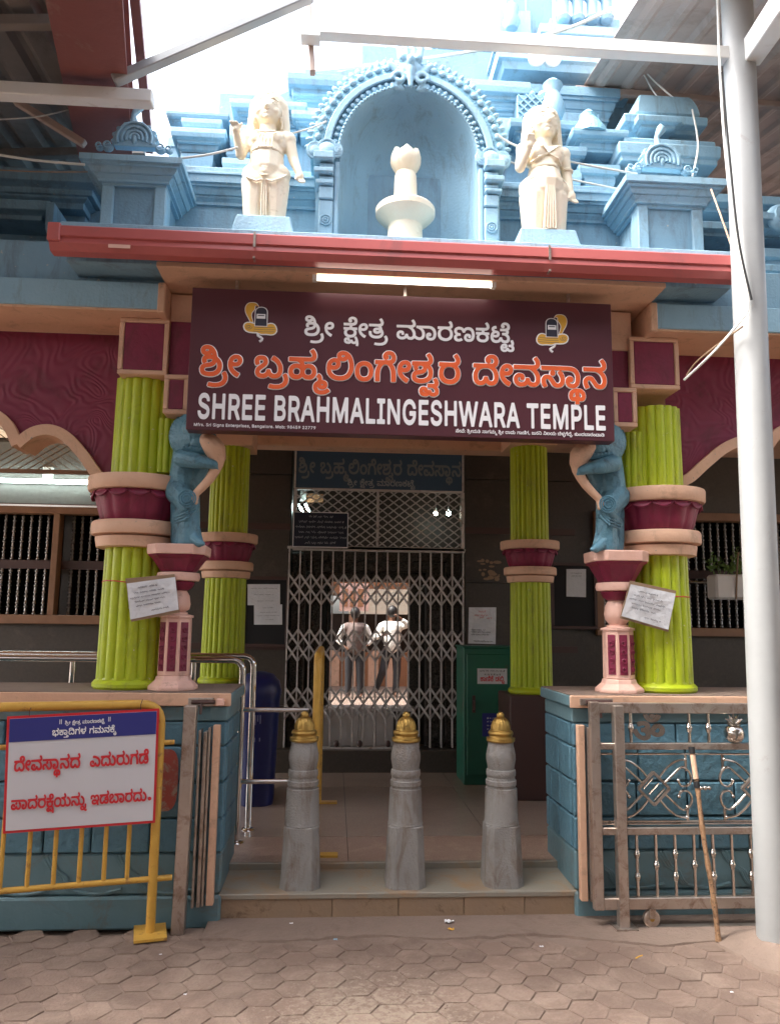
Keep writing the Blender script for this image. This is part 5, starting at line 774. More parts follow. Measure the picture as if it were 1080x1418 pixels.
# ---------------------------------------------------------------- layout (metres; y runs away from the camera)
YG, YS, YF, YC, YP, YW, YB = 3.95, 4.10, 4.20, 4.52, 4.60, 4.28, 7.45
FLOOR = .18
ZCOP = 1.13
XL, XR = -.545, 1.285            # entrance width between the two parapet walls
def hexa(cx, cy, a, z0, z1, jit=0, tilt=(0, 0)):
    top = []; n = 6
    for k in range(n):
        an = k * math.pi / 3
        x, y = a * math.cos(an), a * math.sin(an)
        top.append((cx + x, cy + y, z1 + x * tilt[0] + y * tilt[1]))
    return top

# ================================================================ SETTING
g = MB(); g.add([(-60,-60,-.05),(60,-60,-.05),(60,60,-.05),(-60,60,-.05)], [(0,1,2,3)])
ground = build('ground', g, M['concrete'], kind='structure', origin=(0,0,-.05))

# pavers: flat-topped hexagons, single pieces in view, joined beyond
pav = MB(); pav.box(-4, 5, .5, 4.12, -.045, -.0042)
pavement = build('pavement', pav, M['concrete'], kind='structure', origin=(0,0,-.02))
hm = []
for k in range(6):
    b = MB(); A = .0835; ta = (random.uniform(-.010,.010), random.uniform(-.010,.010))
    rg = []
    for sc_, z in ((1, -.035), (1, -.006), (.97, 0)):
        rg.append([(A*sc_*math.cos(i*math.pi/3), A*sc_*math.sin(i*math.pi/3), z + (ta[0]*A*math.cos(i*math.pi/3) + ta[1]*A*math.sin(i*math.pi/3) if z > -.03 else 0)) for i in range(6)])
    b.rings(rg)
    me = bpy.data.meshes.new('paver'); me.from_pydata(b.v, [], b.f); me.materials.append(M['paver']); hm.append(me)
cells = []
px_, py_ = .130, .150
for i in range(-34, 42):
    for j in range(0, 26):
        x = i * px_; y = .75 + j * py_ + (py_ / 2 if i % 2 else 0)
        if y > 4.13: continue
        if y > 4.02 - .10 * max(0, min(1, (x - .9) / .5)) and x > -.55: continue
        q = CAMR.transposed() @ Vector((x, y, -CAMZ))
        u = 540 + FPX * q.x / -q.z; v = 709 - FPX * q.y / -q.z
        vis = -30 < u < 1110 and v < 1445
        cells.append((not vis, abs(u - 540) / 540 + (v - 1418) * .0, x, y))
cells.sort()
rest = MB()
for n, (nv, _, x, y) in enumerate(cells):
    dz = random.uniform(-.0018, .0015)
    if n < 298 and not nv:
        o = bpy.data.objects.new('paver', hm[n % 6]); scene.collection.objects.link(o)
        o.parent = pavement; o.location = Vector((x, y, dz)) - WORG[pavement.name]
        o.rotation_euler.z = random.choice((0, 1, 2, 3, 4, 5)) * math.pi / 3 + random.uniform(-.03, .03)
    else:
        me = hm[n % 6]
        rest.add([Vector((x, y, dz)) + v.co for v in me.vertices], [tuple(p.vertices) for p in me.polygons])
build('paver_field', rest, M['paver'], pavement, kind='stuff')

# rough cement margin between pavers and step, with uneven lip
m = MB(); pts0 = []; pts1 = []
N = 60
for i in range(N + 1):
    x = -.60 + i * (4.2 / N)
    yf = 4.03 - .12 * max(0, min(1, (x - .95) / .6)) + .02 * math.sin(x * 7) + random.uniform(-.012, .012)
    pts0.append((x, yf, -.03)); pts1.append((x, yf + .01, .004 + random.uniform(0, .006)))
vs_ = pts0 + pts1 + [(p[0], 4.31, .012) for p in pts1]
fs = [(i, i+1, N+1+i+1, N+1+i) for i in range(N)] + [(N+1+i, N+2+i, 2*N+3+i, 2*N+2+i) for i in range(N)]
m.add(vs_, fs); build('cement_margin', m, M['concrete'], kind='structure', smooth=True, origin=(0,4.1,0))

# entrance steps
m = MB(); ys0 = 4.29
for a, b in ((XL-.07, .02), (.022, .36), (.362, .70), (.702, 1.02), (1.022, XR+.07)):
    m.box(a, b, ys0, ys0 + .05, -.03, .128)
st = build('entrance_step', m, M['step_brown'], kind='structure', bevel=.004, origin=(.37, ys0, 0))
t = MB()
t.add([(XL-.02, ys0-.006, .128), (XR+.02, ys0-.006, .128), (XR+.02, 4.62, .148), (XL-.02, 4.62, .148), (XL-.02, ys0-.006, .10), (XR+.02, ys0-.006, .10), (XR+.02, 4.62, .10), (XL-.02, 4.62, .10)],
      [(0,1,2,3),(4,7,6,5),(0,4,5,1),(1,5,6,2),(2,6,7,3),(3,7,4,0)])
build('tread', t, M['step_green'], st, bevel=.004)
t = MB(); t.box(XL-.02, XR+.02, 4.615, 4.65, .14, FLOOR + .002); build('riser', t, M['step_green'], st, bevel=.003)

# porch floor: granite slabs
m = MB(); m.box(-3.2, 4.6, 4.66, YB, .02, FLOOR - .01)
fl = build('porch_floor', m, M['black'], kind='structure', origin=(.4, 6, FLOOR))
ys_ = [4.652, 5.17, 5.95, 6.7, 7.30]
xs_ = [-2.4, -1.6, -.8, .108, 1.0, 1.9, 2.8, 3.7]
for i in range(4):
    for k in range(7):
        m = MB(); e = .002
        m.box(xs_[k]+e, xs_[k+1]-e, ys_[i]+e, ys_[i+1]-e, FLOOR-.012, FLOOR + random.uniform(-.0006, .0006))
        build('floor_slab', m, M['terrazzo'] if i == 0 else M['floor'], fl)
m = MB(); m.box(-.9, 1.75, 7.30, 7.60, FLOOR-.01, .37); build('threshold', m, M['granite'], fl, bevel=.006)

# ---------------------------------------------------------------- porch walls, ceilings
def wall_panel(parent, x0, x1, z0, z1, Y, nx, nz, mt):
    for i in range(nx):
        for j in range(nz):
            m = MB(); e = .004
            a = x0 + (x1-x0)*i/nx; b = x0 + (x1-x0)*(i+1)/nx; c = z0 + (z1-z0)*j/nz; d = z0 + (z1-z0)*(j+1)/nz
            m.box(a+e, b-e, Y - random.uniform(0, .002), Y+.03, c+e, d-e)
            build('wall_slab', m, mt, parent)
DX0, DX1 = P(398, 900, YB).x, P(642, 900, YB).x     # doorway
DZ1 = zc(677, YB)
bw = MB()
ZC = 3.35
WX0, WX1, WZ0, WZ1 = P(-60, 780, YB).x, P(150, 780, YB).x, zc(862, YB), zc(708, YB, 100)
VX0, VX1, VZ0, VZ1 = P(831, 780, YB).x, P(1120, 780, YB).x, zc(874, YB, 980), zc(718, YB, 980)
def wall_with(mb, x0, x1, z0, z1, holes, y0, y1):
    xs = sorted({x0, x1} | {h[0] for h in holes} | {h[1] for h in holes})
    for a, b in zip(xs, xs[1:]):
        hh = sorted([(h[2], h[3]) for h in holes if h[0] <= a + 1e-6 and h[1] >= b - 1e-6])
        z = z0
        for c, d in hh:
            if c > z: mb.box(a, b, y0, y1, z, c)
            z = d
        if z < z1: mb.box(a, b, y0, y1, z, z1)
DZT = zc(627, YB) + .02
wall_with(bw, -6.5, 8.5, .0, ZC + .9, [(DX0, DX1, .0, DZT), (WX0, WX1, WZ0, WZ1), (VX0, VX1, VZ0, VZ1)], YB + .03, YB + .25)
hall_wall = build('hall_wall', bw, M['granite'], label='dark granite wall at the back of the temple porch, around the folding gate', cat='wall', origin=(.4, YB, 0))
# facing slabs round the door
for (a, b, nx) in ((xc(262, YB, 800), DX0 - .01, 2), (DX1 + .01, VX0 - .25, 2)):
    zz = [FLOOR, .75, 1.28, 1.9, 2.4, 2.9, ZC]
    for i in range(nx):
        for j in range(6):
            m = MB(); e = .004; c = a + (b-a)*i/nx; d = a + (b-a)*(i+1)/nx
            m.box(c+e, d-e, YB - .002*random.random(), YB+.03, zz[j]+e, zz[j+1]-e)
            build('wall_slab', m, M['granite'], hall_wall)
    for z_ in (1.28, 2.4):
        m = MB(); m.box(a, b, YB-.018, YB-.004, z_-.03, z_+.03); build('dado_strip', m, M['dark_wood'], hall_wall)
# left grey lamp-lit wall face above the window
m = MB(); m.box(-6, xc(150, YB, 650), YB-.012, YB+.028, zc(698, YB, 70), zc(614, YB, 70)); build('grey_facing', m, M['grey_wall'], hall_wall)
m = MB(); m.box(-6, xc(166, YB, 650), YB-.03, YB+.02, zc(711, YB, 70), zc(698, YB, 70)); build('dado_strip', m, M['dark_wood'], hall_wall)
m = MB(); m.box(-6, xc(166, YB, 650), YB-.05, YB+.02, zc(702, YB, 70)-.004, zc(700, YB, 70)); build('conduit', m, M['steel'], hall_wall)

# windows with turned bars
bal = MB(); prof = []
z = 0
while z < 1:
    for r, dz in ((.008,.02),(.017,.015),(.017,.03),(.009,.02),(.012,.06),(.008,.02),(.018,.015),(.018,.02),(.008,.03)):
        prof.append((r, z)); z += dz
        if z >= 1: break
prof.append((.008, 1))
bal.lathe((0, 0, 0), prof, n=8)
bal_me = bpy.data.meshes.new('turned_bar'); bal_me.from_pydata(bal.v, [], bal.f); bal_me.materials.append(M['bar'])
def window(x0, x1, z0, z1, muls, y=YB, seq=''):
    fr = MB(); w = .055
    fr.box(x0-w, x1+w, y-.045, y+.08, z1-.03, z1+.05); fr.box(x0-w, x1+w, y-.045, y+.08, z0-.05, z0+.03)
    fr.box(x0-w, x0+.01, y-.043, y+.078, z0+.03, z1-.03); fr.box(x1-.01, x1+w, y-.043, y+.078, z0+.03, z1-.03)
    for mx in muls: fr.box(mx-.028, mx+.028, y-.043, y+.078, z0+.03, z1-.03)
    f = build('window', fr, M['brown_wood'], hall_wall, bevel=.004)
    zm = (z0+z1)/2
    mm = MB(); mm.box(x0+.01, x1-.01, y+.09, y+.12, zm-.04, zm+.04); build('middle_rail', mm, M['dark_wood'], f)
    x = x0 + .06
    while x < x1 - .03:
        if all(abs(x-mx) > .05 for mx in muls) and xc(-25, YB) < x < xc(1090, YB):
            for a, b in ((z0+.03, zm-.04), (zm+.04, z1-.03)):
                o = bpy.data.objects.new('turned_bar', bal_me); scene.collection.objects.link(o)
                o.parent = f; o.location = Vector((x, y+.10, a)) - WORG[f.name]; o.scale = (1, 1, b-a)
        x += .078
    return f
window(WX0, WX1, WZ0, WZ1, [xc(77, YB, 780)])
window(VX0, VX1, VZ0, VZ1, [xc(938, YB, 800)])
# dark rooms behind the windows
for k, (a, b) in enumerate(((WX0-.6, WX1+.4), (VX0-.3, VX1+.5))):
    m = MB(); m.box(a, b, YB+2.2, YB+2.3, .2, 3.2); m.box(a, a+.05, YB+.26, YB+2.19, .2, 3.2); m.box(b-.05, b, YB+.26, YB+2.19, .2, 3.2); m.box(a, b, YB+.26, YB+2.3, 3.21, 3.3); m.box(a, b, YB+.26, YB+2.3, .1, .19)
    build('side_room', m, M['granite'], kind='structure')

# ---------------------------------------------------------------- beams, slabs, soffits of the porch
roof_t = thing('temple_porch', (.4, YF, 0), 'peach porch roof with blue edge bands that shelters the temple entrance', 'porch')
zb = zc(423, YF, 100); zbt = zc(387, YF, 100)
XB0 = P(226, 420, YF).x; XB1 = P(903, 440, YF).x
def pb(name, mt, x0, x1, y0, y1, z0, z1, bevel=.004, parent=None):
    m = MB(); m.box(x0, x1, y0, y1, z0, z1); return build(name, m, mt, parent or roof_t, bevel=bevel)
# side slabs: blue face, peach below
for a, b in ((-6, XB0), (XB1, 8)):
    pb('edge_band', M['blue_light'], a, b, YF, YF+.06, zb, zbt)
    pb('recessed_band', M['blue'], a, b, YF+.05, YF+.12, zbt, zbt+.24)
    pb('soffit', M['peach'], a, b, YF+.012, YB, zb-.012, zb+.05)
    pb('slab', M['blue'], a, b, YF+.08, YB, zb+.05, zbt+.24)
# central projecting slab
zs = zc(379, YG+.06, 550)
LX0 = P(80, 320, YG).x; LX1 = P(1022, 350, YG).x
pb('edge_band', M['blue_light'], LX0+.01, LX1, YG, YG+.10, zc(342, YG, 550), zc(327, YG, 550))
ZL = zc(327, YG, 550) - .003
pb('slab', M['blue'], LX0+.02, LX1, YG+.1, 5.6, zs+.012, ZL-.01)
pb('soffit', M['peach'], XB0+.001, XB1-.001, YG+.05, YB, zs-.02, zs+.01)
# peach downstand faces either side of the opening between beam and slab
for x0, x1 in ((XB0-.03, XB0+.012), (XB1-.012, XB1+.03)):
    pb('side_face', M['peach'], x0, x1, YF-.006, YC+.3, zb-.02, zs-.021, .006)
# lintel beam behind the sign and above the doorway
pb('lintel_beam', M['peach'], XL-.12, XR+.12, YC+.02, YC+.30, zc(470, YC, 560), zs-.021, .01)
pb('inner_beam', M['peach'], XL-.5, XR+.5, 6.55, 6.75, zc(625, 6.65, 560), zs-.021, .01)
# small relief marks on the soffit and beams
for px, py in ((182, 443), (440, 392), (775, 405)):
    c = P(px, py, YF+.25 if px < 200 else YF)
    m = MB(); 
    if px < 200: m.tube([(c.x+.02*math.cos(a), c.y, zb-.022+.0*a) for a in (0, 3)] , .006); m.tube([(c.x+.018*math.cos(a)*1, YF+.17+.05*math.sin(a), zb-.018) for a in [k*.6 for k in range(11)]], .005, closed=True)
    else: m.tube([(c.x+.02*math.cos(a), YG+.35+.05*math.sin(a), zs-.024) for a in [k*.6 for k in range(11)]], .005, closed=True)
    build('relief_mark', m, M['peach'], roof_t, smooth=True)

# rain gutter
gz1 = zc(342, YG, 550) - .003; gz0 = gz1 - .132
gut = MB()
yy = YG - .085
sec = [(yy+.02, gz0), (yy-.005, gz0+.035), (yy-.005, gz0+.04), (yy, gz0+.065), (yy-.012, gz0+.07), (yy-.012, gz1-.012), (yy+.004, gz1), (yy+.083, gz1), (yy+.083, gz0)]
gut.rings([[(x, a, b) for a, b in sec] for x in (LX0-.005, LX1)])
gt = build('rain_gutter', gut, M['gutter'], label='long red rain gutter along the front edge of the blue ledge', cat='gutter', smooth=25)
for px in (352, 761):
    m = MB(); x = P(px, 350, YG-.1).x
    m.box(x-.006, x+.006, yy-.018, yy-.0125, gz0+.05, gz1+.0); m.box(x-.005, x+.005, yy-.018, yy+.03, gz0-.012, gz0-.002)
    build('bracket', m, M['steel_brown'], gt)
m = MB(); m.box(LX0-.012, LX0+.05, yy-.02, yy+.08, gz0+.04, gz1+.004); build('end_cap', m, M['gutter'], gt, bevel=.004)
c = P(164, 352, yy-.02)
m = MB(); m.box(c.x-.055, c.x+.055, yy-.0085, yy-.006, gz0+.016, gz0+.035); build('sticker', m, M['pink'], gt)

# maroon panels with scalloped arches
def arch_panel(side, pts, label):
    yp = YP
    path = [(P(px, py, yp).x, P(px, py, yp).z) for px, py in pts]
    # smooth the path between cusps (repeated points mark cusps)
    out = []
    segs = []; cur = []
    for p in path:
        if cur and (Vector(p) - Vector(cur[-1])).length < 1e-5: segs.append(cur); cur = [p]
        else: cur.append(p)
    segs.append(cur)
    for s in segs:
        n = len(s)
        for i in range(n - 1):
            p0 = Vector(s[max(i-1, 0)]); p1 = Vector(s[i]); p2 = Vector(s[i+1]); p3 = Vector(s[min(i+2, n-1)])
            for k in range(6):
                t_ = k / 6
                q = .5*((2*p1)+(-p0+p2)*t_+(2*p0-5*p1+4*p2-p3)*t_*t_+(-p0+3*p1-3*p2+p3)*t_**3)
                out.append((q.x, q.y))
        out.append(s[-1])
    path = [out[0]] + [b for a, b in zip(out, out[1:]) if (Vector(a)-Vector(b)).length > 1e-4]
    ztop = zb - .013
    t = MB()
    n = len(path)
    vs_ = [(x, yp, z) for x, z in path] + [(x, yp, ztop) for x, z in path] + [(x, yp+.18, z) for x, z in path]
    t.add(vs_, [(i, i+1, n+i+1, n+i) for i in range(n-1)] + [(i, 2*n+i, 2*n+i+1, i+1) for i in range(n-1)])
    root = build('arch_panel', t, M['swirl'], label=label, cat='panel')
    k0 = 0; cut = [0]
    for i in range(1, len(path)-1):
        u = Vector(path[i]) - Vector(path[i-1]); v = Vector(path[i+1]) - Vector(path[i])
        if u.angle(v) > .7: cut.append(i)
    cut.append(len(path)-1)
    for q, (i0, i1) in enumerate(zip(cut, cut[1:])):
        e = MB(); e.strip(path[i0:i1+1], .062, yp-.035-.003*q, yp+.19); build('arch_edge', e, M['peach'], root, smooth=30)
    return root
la = [(-130, 640), (-95, 600), (-60, 578), (-15, 572), (12, 588), (27, 617), (27, 617), (48, 601), (72, 597), (95, 607), (118, 632), (142, 664), (170, 676)]
ra = [(925, 672), (950, 664), (975, 642), (1000, 622), (1024, 612), (1050, 612), (1060, 618), (1060, 618), (1075, 600), (1100, 592), (1150, 592), (1190, 620)]
arch_panel(-1, la, 'maroon swirled panel with scalloped peach edge left of the lime column')
arch_panel(1, ra, 'maroon swirled panel with scalloped peach edge between the lime column and white pole')
# expanded metal lattice behind the left arch
t = thing('ceiling_grille', (-2, 5.6, 2.3), 'brown diamond lattice seen through the scalloped arch on the left', 'grille')
gx0, gx1, gz0_, gz1_ = xc(-40, 6.2, 630), xc(165, 6.2, 630), zc(650, 6.2, 60), zc(585, 6.2, 60)
m = MB(); m.box(gx0, gx1, 6.2, 6.23, gz0_-.03, gz0_); m.box(gx0, gx1, 6.2, 6.23, gz1_, gz1_+.03); build('rail', m, M['brown_wood'], t)
k = gx0 - .4
while k < gx1:
    for sgn in (1, -1):
        h = gz1_ - gz0_; a = (k, gz0_) if sgn > 0 else (k, gz1_); b = (k + h*1.5, gz1_ if sgn > 0 else gz0_)
        if a[0] >= gx0 and b[0] <= gx1:
            m = MB(); m.bar((a[0], 6.215 + sgn*.004, a[1]), (b[0], 6.215 + sgn*.004, b[1]), .006, .008, up=(0,1,0)); build('lattice_bar', m, M['card'], t)
    k += .075

# ---------------------------------------------------------------- parapet walls of split blocks
def parapet(name, x0, x1, yb, label, inner):
    m = MB(); m.box(x0+.02, x1-.02, YW+.03, yb-.02, -.03, ZCOP-.06)
    w = build(name, m, M['blue_wall'], label=label, cat='wall', origin=((x0+x1)/2, YW, 0))
    # coping: peach front strip on dull slab
    m = MB(); m.box(x0-.02 if inner > 0 else x0, x1 if inner > 0 else x1+.02, YW-.03, yb+.02, ZCOP-.058, ZCOP); build('coping', m, M['blue_wall'] , w, bevel=.006)
    m = MB(); m.box(x0-.018 if inner > 0 else x0, x1 if inner > 0 else x1+.018, YW-.038, YW-.029, ZCOP-.064, ZCOP+.002); build('coping_face', m, M['peach'], w, bevel=.004)
    m = MB(); m.box(x0-.014 if inner > 0 else x0, x1 if inner > 0 else x1+.014, YW-.028, yb+.014, ZCOP+.0005, ZCOP+.006); build('coping_top', m, M['concrete'], w)
    rows = [(.33, .50), (.502, .68), (.682, .86), (.862, .985)]
    for ri, (a, b) in enumerate(rows):
        x = x0 if inner > 0 else x1
        while (x < x1 - .02) if inner > 0 else (x > x0 + .02):
            L = random.uniform(.22, .42); 
            if ri == 3: L *= 1.6
            xn = min(x + L, x1) if inner > 0 else max(x - L, x0)
            lo, hi = min(x, xn), max(x, xn)
            if hi - lo > .05 and hi > -2.35 and lo < 3.1:
                m = MB(); m.box(lo+.004, hi-.004, YW-random.uniform(.0, .008), YW+.04, a+.004, b-.004); build('stone_block', m, M['blue_rough'], w, bevel=.007)
            elif hi - lo > .05:
                pass
            x = xn
        # return face towards the entrance
        y = YW + .05
        xe = x0 if inner > 0 else x1
        while y < yb - .02:
            yn = min(y + random.uniform(.18, .3), yb)
            m = MB(); m.box(xe-.0 if inner > 0 else xe-.04, xe+.04 if inner > 0 else xe, y+.004, yn-.004, a+.004, b-.004); build('stone_block', m, M['blue_rough'], w, bevel=.007)
            y = yn
    xa, xb = max(x0, -2.6), min(x1, 3.2)
    # smooth band under the coping, smooth plinth and bottom skirt
    m = MB(); m.box(x0, x1, YW-.004, yb-.01, .987, ZCOP-.065); build('smooth_band', m, M['blue_wall'], w, bevel=.006)
    m = MB(); m.box(x0+.003, x1-.003, YW+.004, yb, .13, .328); build('plinth', m, M['blue_wall'], w, bevel=.01)
    m = MB(); m.box(x0-.002, x1+.002, YW-.02, yb+.002, -.03, .128); build('skirt', m, M['blue_wall'], w, bevel=.012)
    # wave mouldings sweeping along the plinth
    x = xa + .1
    while x < xb - .3:
        m = MB()
        for q in range(3):
            pts = [(x + .10 - .012*q + .30*s_ , YW - .001, .30 - .16*math.sin(s_*math.pi*.5)**.7 - .010*q) for s_ in [k/8 for k in range(9)]]
            pts = [(x - .02 + .02*q, YW+.0, .325), (x+.03+.015*q, YW, .25)] + [(x+.07+.012*q+.05*s_, YW, .25-.09*math.sin(s_*1.57)) for s_ in (.2,.5,.8,1)]
            m.tube(pts, .009, n=6)
        pts = [(x + .12 + .26*s_, YW+.002, .160 - .022*math.sin(s_*math.pi)) for s_ in [k/8 for k in range(9)]]
        m.tube(pts, .010, n=6)
        build('wave_moulding', m, M['blue_wall'], w, smooth=True)
        x += .36
    return w
yl = PZ(328, 948.5, ZCOP).y; yr = PZ(767, 951.6, ZCOP).y
parapet('parapet_wall', -6, XL, min(yl, 4.95), 'blue painted block wall behind the yellow barricade, left of the steps', -1)
wr = parapet('parapet_wall', XR, 7, min(yr, 5.0), 'blue painted block wall behind the sliding steel gate, right of the steps', 1)
# red painted emblem patch on the left wall (a worn round corner sign)
c = P(236, 1080, YW-.012)
m = MB(); pr = []
for k in range(24):
    a = 2*math.pi*k/24; sx = abs(math.cos(a))**.5*math.copysign(1, math.cos(a)); sz = abs(math.sin(a))**.6*math.copysign(1, math.sin(a))
    pr.append((c.x - .045 + sx*.085, c.z + sz*.155))
m.prism(pr, YW-.016, YW-.0095)
em = build('wall_emblem', m, mat('worn_red_paint', (.42,.07,.05), .6, (.33,.10,.08), 12, .6, dirt=(.35,.28,.22), ds=18, dlo=.5, dhi=.62), label='worn red painted emblem on the blue wall behind the white notice', cat='emblem')

# ================================================================ COLUMNS
def reeded(n, depth):
    return lambda a, z: 1 + depth * (abs(math.sin(n * a / 2)) ** .7 - .5)
def reed_shaft(mb, c, prof, n=22, depth=.095, seg=10):
    N_ = n * seg
    return mb.lathe(c, prof, n=N_, shape=reeded(n, depth))
def fluted_column(name, x, Y, zbase, ztop, zmid0, zmid1, rb, rt, label, boxz=None, group=None, reeds=17):
    """lime reeded shaft, belted in the middle by peach discs round a maroon lotus"""
    c = thing(name, (x, Y, zbase), label, 'column', group)
    m = MB(); m.lathe((x, Y, zbase), [(rb*1.10, 0), (rb*1.16, .012), (rb*1.16, .03), (rb*1.08, .045), (rb*1.02, .05), (rb*1.0, .06)], n=48); build('base_ring', m, M['lime'], c, smooth=True)
    m = MB(); k = (zmid0 - zbase) 
    reed_shaft(m, (x, Y, zbase), [(rb, .05), (rb*.985, k*.5), (rb*.96, k)], n=reeds); build('shaft', m, M['lime'], c, smooth=60)
    H = zmid1 - zmid0
    m = MB(); m.lathe((x, Y, zmid0), [(rt*.98, 0), (rt*1.06, .01*H), (rt*1.10, .13*H), (rt*1.10, .15*H), (rt*.9, .155*H)], n=48); build('collar', m, M['peach'], c, smooth=True)
    m = MB(); m.lathe((x, Y, zmid0), [(rt*.9, .155*H), (rt*1.0, .17*H), (rt*1.20, .185*H), (rt*1.22, .22*H), (rt*1.22, .34*H), (rt*1.18, .37*H), (rt*.9, .375*H)], n=48); build('collar', m, M['peach'], c, smooth=True)
    m = MB()
    lot = lambda a, z: 1 + .045 * abs(math.cos(7*a))**.6
    m.lathe((x, Y, zmid0), [(rt*.90, .37*H), (rt*.95, .40*H), (rt*1.02, .5*H), (rt*1.08, .62*H), (rt*1.14, .72*H), (rt*1.20, .78*H)], n=112, shape=lot); 
    lt = build('lotus_bowl', m, M['maroon'], c, smooth=60)
    for q in range(14):
        a0 = 2*math.pi*q/14; m = MB(); rg = []
        for (u, zz, rr) in ((0, .80, 1.20), (.25, .70, 1.235), (.45, .655, 1.26), (.6, .665, 1.275)):
            pass
        vs_ = []; nn = 7
        for row, (zz, rr) in enumerate(((.81, 1.20), (.76, 1.25), (.72, 1.275), (.685, 1.29))):
            for s_ in range(nn):
                u = -1 + 2*s_/(nn-1); a = a0 + u*math.pi/14*.98
                drop = (1 - .0*abs(u)) * (zz if row < 2 else zz + (abs(u)**2.2)*(.055 if row == 2 else .085))
                vs_.append((x + rt*rr*math.cos(a), Y + rt*rr*math.sin(a), zmid0 + H*drop))
        fs = [(r_*nn+s_, r_*nn+s_+1, (r_+1)*nn+s_+1, (r_+1)*nn+s_) for r_ in range(3) for s_ in range(nn-1)]
        m.add(vs_, fs)
        p = build('petal', m, M['maroon'], lt, smooth=True)
        so = p.modifiers.new('thickness', 'SOLIDIFY'); so.thickness = .008
    m = MB(); m.lathe((x, Y, zmid0), [(rt*1.2, .79*H), (rt*1.33, .80*H), (rt*1.37, .83*H), (rt*1.38, .97*H), (rt*1.36, 1.0*H), (rt*.9, 1.003*H)], n=48); build('collar', m, M['peach'], c, smooth=True)
    m = MB(); reed_shaft(m, (x, Y, zmid1), [(rb*.93, 0), (rb*.92, (ztop-zmid1)*.5), (rb*.91, ztop-zmid1)], n=reeds); build('upper_shaft', m, M['lime'], c, smooth=60)
    return c
def cap_box(c, x0, x1, y0, y1, z0, z1):
    m = MB(); m.box(x0, x1, y0, y1, z0, z1); b = build('capital', m, M['peach'], c, bevel=.006)
    w = .028; h = (z1 - z0)
    for (ax0, ax1) in ((x0+w, x1-w),):
        m = MB(); m.box(ax0, ax1, y0-.006, y0-.0005, z0+w, z1-w); build('inset_panel', m, M['maroon'], b, bevel=.003)
    # raised rim so that the panel reads sunk
    for q in ((x0, x1, z0, z0+w*.93), (x0, x1, z1-w*.93, z1), (x0, x0+w*.93, z0+w*.94, z1-w*.94), (x1-w*.93, x1, z0+w*.94, z1-w*.94)):
        m = MB(); m.box(q[0], q[1], y0-.012, y0-.001, q[2], q[3]); build('rim', m, M['peach'], b, bevel=.004)
    return b
xl = P(179, 948, YC).x; xr = P(916, 962, YC).x
ztopc = zc(518, YC-.16, 200)
zm0, zm1 = zc(757, YC-.18, 190), zc(657, YC-.2, 190)
zrm0, zrm1 = zc(768, YC-.18, 900), zc(674, YC-.2, 900)
dl = (P(205, 520, YC).x - P(180, 945, YC).x)
cl = fluted_column('fluted_column', xl, YC, ZCOP+.006, ztopc, zm0, zm1, .168, .205, 'lime reeded column with maroon lotus belt, standing on the wall left of the big sign')
cr = fluted_column('fluted_column', xr, YC, ZCOP+.006, zc(560, YC-.16, 905), zrm0, zrm1, .168, .205, 'lime reeded column with maroon lotus belt, standing on the wall right of the big sign')
def prect(px0, py0, px1, py1, Y):
    a = P(px0, py0, Y); b = P(px1, py1, Y); return min(a.x, b.x), max(a.x, b.x), min(a.z, b.z), max(a.z, b.z)
x0, x1, z0, z1 = prect(163, 518, 235, 464, YC-.2); cap_box(cl, x0, x1, YC-.2, YC+.2, z0, zb-.013)
x0, x1, z0, z1 = prect(872, 538, 938, 484, YC-.2); cap_box(cr, x0, x1, YC-.2, YC+.2, z0, zb-.013)

